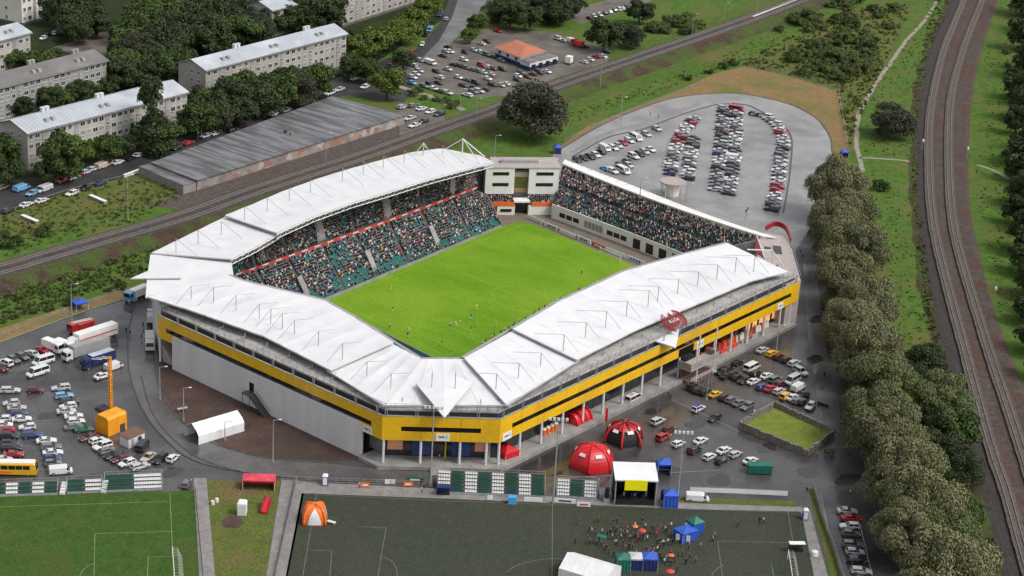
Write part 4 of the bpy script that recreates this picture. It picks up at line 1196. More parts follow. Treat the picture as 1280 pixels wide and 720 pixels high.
# corner roof with its triangular tip towards the lorries
zc = 17.4
roof([(188, 318), (289, 325), (292, 345), (182, 371), (184, 345)], [zc, zc + .6, zc + .6, zc - .4, zc - .2], GN, name='corner_roof')
MB().slab([at(163, 348, zc + .1), at(223, 322, zc + .9), at(227, 347, zc + .7)], .3, 0, 1).build('roof_kite', ['membrane', 'membrane_trim'], GN)
cw = [Vector((p.x, p.y, 0)) for p in (at(190, 340, zc), at(200, 372, zc), at(285, 345, zc), at(285, 330, zc))]
MB().prism(cw, 0, 15.2).build('corner_block', 'wall_panel', GN)
for x, a, b in ((220, 298, 315), (247.7, 288, 303), (276.7, 277, 292)): mast(x, a, b, 18.6, GN, (27, 22, .4), None)
for x, a, b in ((305.7, 258, 274), (334, 248, 263), (361.7, 235, 250), (388, 225, 240), (427.7, 210, 226), (454, 202, 217), (479, 195, 208), (505, 188, 202), (529, 182, 192), (553, 182, 193)):
    mast(x, a, b, 19.7, GN, (27, 22, .4), None)
# white A-frame at the corner-block end
ft = at(577.7, 192, 19.6)
tp = ft + Vector((0, 0, 5.0))
m = MB().tube(ft, tp, .22, 6).build('mast', 'steel_white', GN)
for e in (at(557, 186, 19.3), at(606, 196, 19.5), at(600, 205, 20.3)): MB().tube(tp, e, .16, 5).build('stay', 'steel_white', m)
ft = at(529, 192, 19.6); tp = ft + Vector((0, 0, 3.6))
m = MB().tube(ft, tp, .2, 6).build('mast', 'steel_white', GN)
for e in (at(519, 192, 19.4), at(537, 190, 19.4)): MB().tube(tp, e, .13, 5).build('stay', 'steel_white', m)

# ---------------------------------------------------------------- open grandstand in front of the car park
GE = thing('grandstand', 'open single-tier grandstand full of spectators with a white back rim below the large car park', 'grandstand', at(830, 290, 0))
ZE0, ZE1 = 4.2, 12.2
ef = curve3(at(690, 257, ZE0), at(772, 287, ZE0), at(862, 322, ZE0))
eb = curve3(at(703, 209, ZE1), at(826, 258, ZE1), at(954, 301, ZE1))
em = lambda u: ef(u).lerp(eb(u), .52)
em2 = lambda u: ef(u).lerp(eb(u), .58)
tier(ef, em, ZE0, 8.0, 10, GE, aisles=(.12, .26, .4, .54, .68, .82, .94), occupied=.82, empties=((.35, .5, 0, 3, .35), (.1, .25, 3, 6, .5)))
tier(em2, eb, 8.9, ZE1, 10, GE, aisles=(.12, .26, .4, .54, .68, .82, .94), occupied=.92)
mb, wl, rim = MB(), MB(), MB()
for k in range(24):
    u0, u1 = k / 24, (k + 1) / 24
    a, b, c, d = em(u0), em(u1), em2(u1), em2(u0)
    mb.hexa([(p.x, p.y, 6) for p in (a, b, c, d)], [(p.x, p.y, 8.1) for p in (a, b, c, d)])
    a, b = ef(u0), ef(u1); o = (ef(u0) - eb(u0)); o.z = 0; o.normalize()
    wl.hexa([(p.x, p.y, .1) for p in (a + o * .4, b + o * .4, b, a)], [(p.x, p.y, ZE0 + .7) for p in (a + o * .4, b + o * .4, b, a)])
    a, b = eb(u0), eb(u1)
    rim.hexa([(p.x, p.y, 0) for p in (a, b, b - o * .5, a - o * .5)], [(p.x, p.y, ZE1 + 1.1) for p in (a, b, b - o * .5, a - o * .5)])
    rim.hexa([(p.x, p.y, ZE1 + 1.12) for p in (a + o * .5, b + o * .5, b - o * 4.2, a - o * 4.2)], [(p.x, p.y, ZE1 + 1.5) for p in (a + o * .5, b + o * .5, b - o * 4.2, a - o * 4.2)])
mb.build('walkway', 'concrete', GE)
wl.build('front_wall', 'wall_cream', GE)
rim.build('back_rim', 'wall_white', GE)
for u0, u1, kind in ((.06, .22, 'w'), (.26, .40, 'c'), (.43, .58, 'w'), (.62, .68, 'o'), (.71, .77, 'o'), (.80, .86, 'o'), (.89, .95, 'o')):
    n = 3 if kind == 'w' else 5 if kind == 'c' else 1
    for j in range(n):
        a, b = ef(lerp(u0, u1, (j + .08) / n)), ef(lerp(u0, u1, (j + .92) / n)); o = ef(u0) - eb(u0); o.z = 0; o.normalize()
        z0, z1 = (1.5, 3.0) if kind == 'w' else (1.2, 3.4) if kind == 'c' else (.4, 3.6)
        MB().hexa([(p.x, p.y, z0) for p in (a + o * .46, b + o * .46, b + o * .41, a + o * .41)], [(p.x, p.y, z1) for p in (a + o * .46, b + o * .46, b + o * .41, a + o * .41)]).build('wall_opening', 'concrete' if kind == 'c' else 'black_window', GE)
a, b, d = ef(1), eb(1), Vector((0, 0, 0))
o = (ef(1) - ef(.9)); o.z = 0; o.normalize()
MB().hexa([(p.x, p.y, 0) for p in (a, a + o * .4, b + o * .4, b)], [(a.x, a.y, ZE0 + .8), ((a + o * .4).x, (a + o * .4).y, ZE0 + .8), ((b + o * .4).x, (b + o * .4).y, ZE1 + .9), (b.x, b.y, ZE1 + .9)]).build('side_wall', 'concrete', GE)
mb = MB()
for k in range(46):
    p = eb(k / 45); o = ef(.5) - eb(.5); o.z = 0; o.normalize(); p = p - o * 4.0
    mb.tube((p.x, p.y, ZE1 + 1.5), (p.x, p.y, ZE1 + 2.6), .035, 4)
    if k: mb.tube(pp, (p.x, p.y, ZE1 + 2.6), .035, 4)
    pp = (p.x, p.y, ZE1 + 2.6)
mb.build('rim_railing', 'steel_grey', GE)

# the corner between that stand and the yellow building: terrace with banner and lattice
mat('banner_crimson', (0.34, 0.02, 0.035), None, 1, 0.5)
GC = thing('corner_terrace', 'grey rooftop terrace with red banners at the corner of the yellow building', 'terrace', at(975, 330, 0))
tz = 13.0
MB().prism([at(945, 303, tz), at(957, 290.5, tz), at(980, 296, tz), at(990, 312, tz), at(1001, 351, tz), at(985, 357, tz), at(950, 345, tz)], 0, tz).build('terrace_block', ['concrete_pink'], GC)
for x0, y0, x1, y1 in ((955, 308, 963, 314), (966, 307, 976, 318)):
    MB().prism([at(x0, y0, tz), at(x1, y0 + 1, tz), at(x1 + 2, y1, tz), at(x0 + 1, y1 - 1, tz)], tz, tz + .08).build('stair_opening', 'black_window', GC)
arc = smooth_path([at(*q, 12.6) for q in ((957, 288), (968, 282.5), (979, 285.5), (985, 293), (988, 304))], 1.0)
sd2 = offsets(arc); mb = MB()
for i in range(len(arc) - 1):
    a, b = arc[i], arc[i + 1]; n1, n2 = sd2[i] * .2, sd2[i + 1] * .2
    mb.hexa([a - n1, b - n2, b + n2, a + n1], [p + Vector((0, 0, 1.5)) for p in (a - n1, b - n2, b + n2, a + n1)])
mb.build('curved_banner', 'banner_crimson', GC)
A_, B_, C_ = at(946, 295, 17.4), at(956, 323, 16.9), at(943, 314, 16.9)
MB().slab([A_, B_, C_], .25).build('sail_banner', 'fabric_darkred', GC)
mb = MB()
mb.tube(A_, B_, .2, 6); mb.tube(at(934, 312, 18.4), at(965, 313, 17.8), .2, 6); mb.tube(at(965, 313, 17.8), at(980, 334, 17.3), .2, 6)
mb.tube(at(965, 313, 17.8), at(966, 330, 13.2), .18, 6)
mb.build('lattice', 'steel_white', GC)
mb = MB()
tp_ = [at(*q, tz) for q in ((981, 297), (990.5, 313), (1000.5, 349))]
for i in range(2):
    n = int((tp_[i + 1] - tp_[i]).length / 2)
    for k in range(n): p = tp_[i].lerp(tp_[i + 1], k / n); mb.tube(p, p + Vector((0, 0, 1.2)), .04, 4)
    mb.tube(tp_[i] + Vector((0, 0, 1.2)), tp_[i + 1] + Vector((0, 0, 1.2)), .05, 4)
mb.build('railing', 'steel_grey', GC)

# ---------------------------------------------------------------- white corner block between the two far stands
GB = thing('corner_building', 'white corner building with two blank wings either side of a glazed stair', 'building', at(652, 262, 0))
q0, q1 = at(622, 269, 0), at(697, 269, 0)
bd = (q1 - q0).normalized(); bn = Vector((-bd.y, bd.x, 0)); bn = bn if bn.dot(inner_hint - q0) > 0 else -bn     # towards the pitch


def bp(px, o, z):
    """point on the block's front: under pixel column px, o metres to the pitch side of the base line"""
    t = (px - 622) / 75.0
    p = q0.lerp(q1, t) + bn * o
    return Vector((p.x, p.y, z))


def bbox(mb, x0, x1, o0, o1, z0, z1, mi=0):
    return mb.hexa([bp(x0, o0, z0), bp(x1, o0, z0), bp(x1, o1, z0), bp(x0, o1, z0)], [bp(x0, o0, z1), bp(x1, o0, z1), bp(x1, o1, z1), bp(x0, o1, z1)], mi)


WB, WT = 6.2, 15.0
for x0, x1 in ((606.5, 642.5), (660.5, 698)):
    bbox(MB(), x0, x1, -11.5, -3.2, WB, WT).build('wing', 'wall_white', GB)
    for z in (8.9, 12.6):
        bbox(MB(), x0 + 9, x1 - 7, -3.2, -3.12, z, z + 1.1).build('slot_window', 'black_window', GB)
mat('stair_glass', (0.13, 0.12, 0.03), (0.07, 0.07, 0.025), 0.5, 0.15, spec=.6)
bbox(MB(), 642.6, 660.4, -11, -4.6, 5.0, WT - 1).build('stair_core', 'stand_floor', GB)
for j in range(4):
    bbox(MB(), 643.2, 660, -4.6, -4.5, 6.3 + j * 1.8, 7.9 + j * 1.8).build('stair_glazing', ['timber', 'stair_glass', 'stair_glass', 'concrete_pink'][j], GB)
bbox(MB(), 600, 703, -14.5, -11.6, 10, WT + .2).build('roof_terrace', 'concrete_pink', GB)
bbox(MB(), 604, 700, -11.6, -3.0, WT + .01, WT + .35).build('roof_slab', 'concrete_pink', GB)
bbox(MB(), 627, 674, -9.5, -7.5, WT + .36, WT + 1.3).build('roof_plant', 'steel_grey', GB)
for x0, x1, base in ((611, 643, 'w'), (660, 689, 'c')):
    bbox(MB(), x0 + (10 if base == 'w' else 0), x1, -3.0, 0, 0.1, 3.1).build('lower_wall', 'wall_cream', GB)
    bbox(MB(), x0 + 4, x1, -.4, .1, 3.1, 4.5).build('box_banner', 'banner_orange', GB)
    for i in range(4):
        bbox(MB(), x0, x1, -3.2 + .7 * (3 - i) * 1.0 - 0.7, -2.5 + .7 * (3 - i) - .7, 3.2, 3.6 + .5 * i).build('step', 'concrete_dark', GB)
        n = int((bp(x1, 0, 0) - bp(x0, 0, 0)).length / .6)
        for k in range(n):
            p = bp(lerp(x0, x1, (k + .5) / n), -2.9 + .7 * (3 - i) - .7, 3.6 + .5 * i)
            h = math.atan2(bn.y, bn.x); SEATS.append((p.x, p.y, p.z, h))
            if random.random() < .9: CROWD_SPOTS.append((p.x, p.y, p.z, h))
bbox(MB(), 625, 639, .1, .16, 1.2, 2.2).build('slot_window', 'black_window', GB)
bbox(MB(), 643.2, 659.8, -6, -2.2, 0.1, 4.3).build('gateway', 'black_window', GB)
bbox(MB(), 641.5, 661.5, -3.4, .3, 4.4, 4.9).build('gate_lintel', 'wall_white', GB)

# ---------------------------------------------------------------- seats and crowd
def boxes(spec):
    V, F = [], []
    for (cx, cy, z0, sx, sy, sz, kx, ky) in spec:
        n = len(V)
        for zz, ax, ay in ((z0, 1, 1), (z0 + sz, kx, ky)):
            for a, b in ((-1, -1), (1, -1), (1, 1), (-1, 1)): V.append((cx + a * sx / 2 * ax, cy + b * sy / 2 * ay, zz))
        for q in ((4, 5, 6, 7), (0, 1, 5, 4), (1, 2, 6, 5), (2, 3, 7, 6), (3, 0, 4, 7)):
            F.append([n + i for i in q])
    return np.array(V, float), np.array(F)


def scatter(name, V, F, spots, mats, mi_tpl=None, mi_each=None, parent=None, jitter=0.0, mi_full=None):
    S = np.array(spots); n = len(S)
    c, s = np.cos(S[:, 3]), np.sin(S[:, 3])
    X = S[:, 0, None] + c[:, None] * V[None, :, 0] - s[:, None] * V[None, :, 1]
    Y = S[:, 1, None] + s[:, None] * V[None, :, 0] + c[:, None] * V[None, :, 1]
    Z = S[:, 2, None] + V[None, :, 2]
    W = np.stack([X, Y, Z], -1).reshape(-1, 3)
    FF = (F[None] + (np.arange(n) * len(V))[:, None, None]).reshape(-1, F.shape[1])
    me = fast_mesh(name, W, FF, mats, mi_full)
    o = bpy.data.objects.new(name, me)
    return link(o, parent)


sv, sf = boxes([(0, 0, .28, .42, .46, .09, 1, 1), (-.22, 0, .36, .07, .46, .42, 1, .9)])
def near_part(spots, stand):
    return [q for q in spots if stand(q)]
in_east = lambda q: (Vector((q[0], q[1], 0)) - Vector((pitch(1, 0).x, pitch(1, 0).y, 0))).dot((pitch(1, 0) - pitch(0, 0)).normalized()) > 0.5
tag(scatter('seats', sv, sf, [q for q in SEATS if not in_east(q)], ['seat_teal'], parent=GN), kind='stuff')
tag(scatter('seats', sv, sf, [q for q in SEATS if in_east(q)], ['seat_teal'], parent=GE), kind='stuff')
CROWD_SPOTS.sort(key=lambda q: (Vector(q[:3]) - Vector(CAM_LOC)).length)
CROWD_NEAR, CROWD_FAR = CROWD_SPOTS[:110], CROWD_SPOTS[110:]
cv, cf = boxes([(.05, 0, .38, .30, .44, .62, .8, .95), (.32, 0, .36, .40, .34, .18, 1, 1), (.5, 0, -.02, .14, .30, .42, 1, 1), (.07, 0, 1.02, .20, .19, .27, .8, .8)])
cl_names = list(CLOTH)
weights = np.array([.46, .19, .13, .11, .014, .028, .014, .02, .03, .003, .004, .002, .003, 0]); weights /= weights.sum()
cmats = ['cloth_' + k for k in cl_names] + ['skin', 'hair']
n_ = len(CROWD_FAR)
shirt = RNG.choice(len(cl_names), n_, p=weights)
trou = RNG.choice([0, 1, 2, 8], n_)
hd = np.where(RNG.random(n_) < .35, len(cl_names), np.where(RNG.random(n_) < .75, len(cl_names) + 1, shirt))
mi = np.empty((n_, 20), int)
mi[:, :5] = shirt[:, None]; mi[:, 5:15] = trou[:, None]; mi[:, 15:] = hd[:, None]; mi[:, 17] = np.where(RNG.random(n_) < .8, len(cl_names), hd)
spots = [(x, y, z + random.uniform(-.05, .12), h + random.gauss(0, .25)) for x, y, z, h in CROWD_FAR]
o = scatter('crowd', cv, cf, spots, cmats, mi_full=mi.ravel())
tag(o, 'seated spectators filling the covered stand, the open stand and the corner boxes', None, None, 'stuff')
# ================================================================ vehicles
def ring(x, w, zb, zt, k=.9):
    return [(x, -w * .92, zb), (x, -w, zb + .15), (x, -w, zt - .12), (x, -w * k, zt), (x, w * k, zt), (x, w, zt - .12), (x, w, zb + .15), (x, w * .92, zb)]


CAR_SHAPES = {
    # rings (x, half width, bottom, top); cabin: x of glass at the belt (rear, front), at the roof (rear, front), belt z, roof z; wheels at x
    'hatchback': ([(-2.0, .70, .36, .64), (-1.93, .80, .25, .92), (-1.0, .85, .21, .95), (.6, .86, .21, .93), (1.35, .84, .21, .86), (1.85, .78, .25, .70), (2.02, .64, .36, .56)], (-1.86, .86), (-1.52, .02), .90, 1.46, (-1.25, 1.28)),
    'saloon': ([(-2.28, .68, .38, .74), (-2.2, .80, .26, .93), (-1.0, .87, .21, .95), (.6, .87, .21, .92), (1.5, .85, .21, .85), (2.1, .78, .25, .70), (2.28, .64, .36, .56)], (-1.62, .86), (-.98, .02), .90, 1.42, (-1.38, 1.4)),
    'estate': ([(-2.3, .70, .36, .70), (-2.22, .82, .25, .95), (-1.0, .87, .21, .97), (.6, .87, .21, .93), (1.5, .85, .21, .86), (2.1, .78, .25, .70), (2.28, .64, .36, .56)], (-2.16, .86), (-1.92, .04), .92, 1.48, (-1.38, 1.4)),
    'off-roader': ([(-2.25, .76, .45, .80), (-2.18, .88, .34, 1.06), (-1.0, .92, .30, 1.08), (.6, .92, .30, 1.05), (1.5, .90, .30, 1.0), (2.1, .84, .34, .88), (2.26, .72, .46, .72)], (-2.12, .95), (-1.92, .25), 1.04, 1.76, (-1.36, 1.38)),
    'van': ([(-2.55, .86, .36, 1.0), (-2.5, .95, .28, 1.12), (-1.0, .98, .24, 1.14), (1.0, .97, .24, 1.12), (1.9, .94, .24, 1.06), (2.4, .84, .28, .86), (2.55, .72, .38, .66)], (1.02, 1.98), (1.06, 1.36), 1.10, 1.86, (-1.6, 1.62)),
    'minibus': ([(-2.8, .88, .36, 1.0), (-2.75, .98, .28, 1.18), (-1.0, 1.0, .24, 1.2), (1.2, .99, .24, 1.18), (2.2, .95, .24, 1.08), (2.7, .86, .28, .86), (2.85, .72, .38, .66)], (-2.72, 2.12), (-2.6, 1.4), 1.16, 2.15, (-1.8, 1.8)),
}


def wheel_mesh(r=.31, w=.2):
    mb = MB()
    n = 12
    mb.tube((0, -w / 2, 0), (0, w / 2, 0), r, n, 0)
    mb.tube((0, -w / 2 - .012, 0), (0, w / 2 + .012, 0), r * .62, 8, 1)
    return mb


def car_meshes(kind):
    rings, belt, roofx, zb, zr, wx = CAR_SHAPES[kind]
    wmax = max(r[1] for r in rings)
    body = MB()
    body.loft([ring(*r) for r in rings], 0)
    wb, wt = wmax * .93, wmax * .72 if kind not in ('van', 'minibus') else wmax * .86
    # roof shell and pillars in body colour
    def cab(x0, x1, X0, X1, z0, z1, a, b, top=True):
        return [(x0, -a, z0), (x1, -a, z0), (x1, a, z0), (x0, a, z0)], [(X0, -b, z1), (X1, -b, z1), (X1, b, z1), (X0, b, z1)]
    lo, hi = cab(belt[0], belt[1], roofx[0], roofx[1], zb, zr - .05, wb, wt)
    L = roofx[1] - roofx[0]
    body.hexa([(roofx[0] - .05, -wt - .03, zr - .06), (roofx[1] + .06, -wt - .03, zr - .06), (roofx[1] + .06, wt + .03, zr - .06), (roofx[0] - .05, wt + .03, zr - .06)],
              [(roofx[0] + L * .08, -wt * .88, zr + .02), (roofx[1] - L * .06, -wt * .88, zr + .02), (roofx[1] - L * .06, wt * .88, zr + .02), (roofx[0] + L * .08, wt * .88, zr + .02)], 0)
    for s in (-1, 1):
        body.tube((belt[1], s * wb * 1.0, zb - .02), (roofx[1], s * (wt + .02), zr - .03), .045, 4, 0)
        body.tube((belt[0], s * wb * 1.0, zb - .02), (roofx[0], s * (wt + .02), zr - .03), .08, 4, 0)
        if kind not in ('van',):
            xm = (belt[0] + belt[1]) / 2 - .1
            body.tube((xm, s * (wb + .005), zb - .02), (xm - .05, s * (wt + .025), zr - .03), .05, 4, 0)
        body.box(.62 if kind not in ('van', 'minibus') else belt[1] - .2, s * (wmax + .06), zb - .02, .16, .14, .13, 0, 1)           # mirrors
    if kind == 'van':                                                                       # closed cargo box
        body.loft([[(x, -w, .9), (x, -w, zr - .15 + dz), (x, -w * .86, zr + .06 + dz), (x, w * .86, zr + .06 + dz), (x, w, zr - .15 + dz), (x, w, .9)] for x, w, dz in ((-2.5, .92, -.03), (-2.3, .955, 0), (1.05, .955, .04), (1.2, .9, 0))], 0)
    for x in wx:
        for s in (-1, 1):
            body.tube((x, s * (wmax - .12), .33), (x, s * (wmax + .004), .33), .38, 10, 1)         # dark wheel arch
    body.box(rings[-1][0] - .03, 0, .34, .1, 1.1, .16, 0, 1); body.box(rings[0][0] + .03, 0, .36, .1, 1.1, .14, 0, 1)
    glass = MB(); glass.hexa(lo, hi, 0)
    return body, glass, wx, wmax, rings


CAR_PROTO, CAR_LOW = {}, {}
STORE = []


def make_proto(kind):
    body, glass, wx, wmax, rings = car_meshes(kind)
    root = thing('car' if kind not in ('van', 'minibus') else kind, 'car', 'car')
    body.build('body', ['paint_w', 'plastic_dark'], root)
    glass.build('windows', 'car_glass', root)
    wh = None
    for x in wx:
        for s in (-1, 1):
            if wh is None:
                wh = wheel_mesh(.32 if kind != 'off-roader' else .37).build('wheel', ['tyre', 'rim'], root)
            else:
                w2 = bpy.data.objects.new('wheel', wh.data); link(w2, root)
            w_ = root.children[-1] if False else (wh if (x == wx[0] and s == -1) else w2)
            w_.location = (x, s * (wmax - .08), .32 if kind != 'off-roader' else .37)
    xf, xr = rings[-1][0], rings[0][0]
    zf = rings[-2][3] - .12
    hl = None
    for s in (-1, 1):
        for nm, m, xx, zz, dims in (('headlight', 'lamp_glass', xf - .22, zf - .02, (.26, .34, .13)), ('tail_light', 'lamp_red', xr + .07, rings[1][3] - .24, (.12, .24, .2))):
            b = MB(); b.box(0, 0, 0, *dims)
            o = b.build(nm, m, root); o.location = (xx, s * (wmax - .26), zz)
    # low version: one mesh plus its windows
    lb = MB()
    lb.add(body.v, body.f, body.m)
    for x in wx:
        for s in (-1, 1):
            lb.tube((x, s * (wmax - .2), .32), (x, s * (wmax + .01), .32), .32, 8, 1)
    for s in (-1, 1):
        lb.box(xf - .2, s * (wmax - .26), zf - .02, .26, .34, .13, 0, 2); lb.box(xr + .07, s * (wmax - .26), rings[1][3] - .24, .12, .24, .2, 0, 3)
    low = lb.build('car' if kind not in ('van', 'minibus') else kind, ['paint_w', 'plastic_dark', 'lamp_glass', 'lamp_red'])
    glass2 = bpy.data.objects.new('windows', [c for c in root.children if c.name.startswith('windows')][0].data); link(glass2, low)
    remember(root); remember(low)
    CAR_PROTO[kind], CAR_LOW[kind] = root, low
    STORE.extend([root, low]); STORE.extend(root.children); STORE.extend(low.children)
    return lb, glass


CAR_GEO = {k: make_proto(k) for k in CAR_SHAPES}
FLEET = []          # every car first noted, then built: the 300 largest one by one


def car(px, py, c, kind=None, d=(1, -.12), place='', row=''):
    if kind is None:
        kind = random.choices(['hatchback', 'saloon', 'estate', 'off-roader'], [.36, .34, .18, .12])[0]
    if kind == 'v': kind = 'van'
    if kind == 'mb': kind = 'minibus'
    p = at(px, py, .8 if kind not in ('van', 'minibus') else 1.05); p.z = .1
    h = heading(px, py, d[0], d[1])
    FLEET.append(dict(p=p, h=h + random.gauss(0, .025), c=c, kind=kind, place=place, row=row, s=scale_at(p)))


def cars(lst, d, place, row, flip=.35):
    for it in lst:
        x, y, c = it[:3]; k = it[3] if len(it) > 3 else None
        dd = it[4] if len(it) > 4 else d
        if random.random() < flip: dd = (-dd[0], -dd[1])
        car(x, y, c, k, dd, place, row)


def column(path, n, d, place, row, colours, flip=.4, vans=()):
    pts = [Vector((p[0], p[1], 0)) for p in path]
    L = [0]
    for i in range(len(pts) - 1): L.append(L[-1] + (pts[i + 1] - pts[i]).length)
    for k in range(n):
        t = L[-1] * k / (n - 1)
        i = max(j for j in range(len(L)) if L[j] <= t + 1e-6); i = min(i, len(pts) - 2)
        q = pts[i].lerp(pts[i + 1], (t - L[i]) / (L[i + 1] - L[i]))
        c = colours[k % len(colours)]
        if c == 'w' and random.random() < .4: c = random.choice('ssgd')
        dd = d if random.random() > flip else (-d[0], -d[1])
        car(q.x + random.uniform(-.6, .6), q.y + random.uniform(-.25, .25), c, vans[k] if isinstance(vans, dict) and k in vans else None, dd, place, row)


# --- car park beside the lorries
R1 = 'in the row beside the orange mast'
cars([(76, 484, 's'), (80, 494, 'l'), (87, 501, 'd'), (85, 507, 'w'), (83, 513, 's'), (92, 519, 'w'), (95, 526, 'w'), (92, 533, 'g'), (105, 536, 'n'), (111, 546, 'm', 'saloon', (1, -.3)), (122, 550, 'w', None, (1, -.35)),
      (128, 557, 'w', None, (1, -.3)), (134, 563, 'g', None, (1, -.3)), (142, 568, 'd', None, (1, -.35)), (150, 573, 'm', None, (1, -.3)), (159, 578, 'w', None, (1, -.3)), (175, 582, 's', None, (1, -.3)),
      (185, 571, 't', None, (1, -.75)), (200, 573, 'd', None, (1, -.8)), (216, 572, 'w', None, (1, -.85))], (1, -.1), R1, 'the lorry end')
cars([(14, 503, 's'), (21, 509, 't'), (23, 516, 'b'), (27, 523, 'w'), (34, 533, 'w'), (40, 543, 'b')], (1, -.08), 'in the middle row of the lorry park', 'the lorry end')
cars([(58, 550, 'w'), (64, 558, 'g'), (66, 565, 'w'), (65, 572, 'b'), (66, 578, 'g'), (76, 587, 'w', 'v')], (1, -.08), 'in the row in front of the yellow coach', 'the end away from the coach', flip=0)
cars([(3, 523, 'w'), (5, 530, 'w'), (6, 537, 'r'), (11, 545, 'd'), (12, 553, 'd'), (14, 559, 'd'), (17, 567, 'r', 'saloon'), (4, 574, 's')], (1, -.02), 'in the row behind the yellow coach', 'the lorry end')
cars([(0, 459, 'm'), (7, 453, 'w'), (17, 449, 'g'), (28, 445, 'g'), (40, 441, 's'), (53, 437, 'r')], (1, .45), 'in the row beyond the white vans', 'the picture edge')
cars([(13, 487, 's', 'estate'), (44, 487, 'm', 'hatchback')], (1, 0), 'standing alone behind the white vans', 'the picture edge')
cars([(54, 450, 'w', 'mb'), (47, 464, 'w', 'mb')], (-1, .3), 'beside the parked lorries', 'the lorries', flip=0)
cars([(128, 469, 'w', 'saloon'), (142, 457, 'w', 'v')], (1, -.35), 'beside the foot of the dark blue lorry', 'the lorry', flip=0)
cars([(178, 556, 'd', 'v')], (.8, -1), 'beside the grey shed', 'the shed', flip=0)
cars([(233, 604, 'g', 'hatchback')], (.7, -1), 'parked at the end of the striped bleachers', 'the path', flip=0)
# --- car park along the yellow front
R2 = 'below the yellow front'
cars([(953, 437, 's'), (965, 441, 'y'), (974, 445, 'm'), (983, 449, 'd'), (993, 453, 's'), (1001, 464, 's', None, (1, .6))], (1, -.5), 'in the top row ' + R2, 'the building', flip=.2)
cars([(901, 464, 'd'), (909, 461, 'd'), (908, 469, 'd'), (916, 467, 'd'), (922, 453, 'd', 'hatchback'), (922, 471, 'd'), (930, 475, 'd'), (942, 476, 'w', 'saloon'), (945, 467, 'd'), (958, 469, 'w'), (940, 458, 'w', 'mb'), (952, 483, 'b'), (963, 485, 'r'), (969, 474, 'g'), (976, 479, 'm'),
      (974, 488, 's'), (983, 495, 'y'), (991, 496, 'w'), (998, 500, 'g'), (1004, 502, 'd'), (1013, 507, 'w', None, (1, -1)), (1005, 492, 'd'), (991, 474, 's', 'mb'), (998, 483, 'w', 'v')], (1, -.5), 'in the double row ' + R2, 'the building', flip=.2)
cars([(866, 483, 'd'), (874, 487, 'd'), (882, 489, 'd'), (894, 492, 'y'), (905, 496, 'd'), (914, 499, 'g'), (924, 503, 'g'), (934, 507, 'g')], (1, -.55), 'in the lower row ' + R2, 'the building', flip=.2)
R3 = 'between the red tents and the walled lawn'
cars([(822, 526, 's', 'off-roader'), (836, 536, 'm'), (829, 546, 'r', 'off-roader'), (848, 554, 'w', 'hatchback'), (876, 550, 'w', 'saloon'), (868, 562, 'd', 'off-roader'), (887, 570, 'w'), (905, 562, 'w'), (919, 567, 's'), (902, 575, 'd'), (938, 575, 'w', 'saloon'), (893, 522, 'd')], (1, -.5), R3, 'the red tents', flip=.1)
cars([(1059, 638, 's'), (1064, 647, 'r'), (1062, 657, 'w'), (1064, 666, 'g'), (1066, 680, 'g'), (1069, 689, 's'), (1072, 699, 'd'), (1077, 713, 's'), (1080, 724, 'd')], (1, .04), 'in the roadside row below the willows', 'the junction', flip=.2)
cars([(872, 621, 'w', 'v')], (1, .06), 'between the blue tent and the pitch fence', 'the tent', flip=0)
# --- large car park behind the open stand
R4 = 'of the large car park'
cars([(722, 199, 'd'), (730, 197, 'd'), (738, 195, 'd'), (745, 193, 'w'), (751, 189, 'd'), (756, 184, 'w', 'v'), (767, 184, 'w'), (773, 181, 's'), (779, 178, 'r'), (787, 175, 'w', 'estate'), (795, 171, 'w', 'mb'), (808, 167, 's'), (821, 160, 's')], (1, .55), 'in the kerbside row ' + R4, 'the corner block', flip=.1)
cars([(757, 210, 'l'), (766, 213, 'w'), (779, 212, 'w', 'mb'), (786, 206, 's'), (776, 206, 'd'), (785, 201, 'g'), (792, 195, 'w'), (800, 192, 'd'), (806, 189, 's'), (813, 186, 'w')], (1, .5), 'in the short second row ' + R4, 'the stand', flip=.1)
column([(837, 216), (842, 190), (852, 165), (868, 147)], 18, (1, .12), 'in the third column ' + R4, 'the stand', 'bdwwgwswwrmrwswrmsw')
column([(859, 222), (863, 198), (867, 172)], 14, (1, .15), 'in the fourth column ' + R4, 'the stand', 'dswwwsgwwsddgd')
column([(894, 236), (899, 205), (902, 170), (905, 134)], 24, (1, .15), 'in the fifth column ' + R4, 'the stand', 'swwgwwdswsbwdswdmwsgswds')
column([(911, 241), (917, 205), (920, 170), (921, 131)], 25, (1, .15), 'in the sixth column ' + R4, 'the stand', 'dsgswdgddwwgdwswwggswwsrgw', vans={10: 'van', 23: 'minibus'})
column([(965, 261), (972, 231), (976, 200), (980, 178), (973, 157), (957, 145), (943, 142)], 30, (1, .18), 'in the outermost column ' + R4, 'the stand', 'ddgwwrrswwwswswgwsswrwswgswdsd')
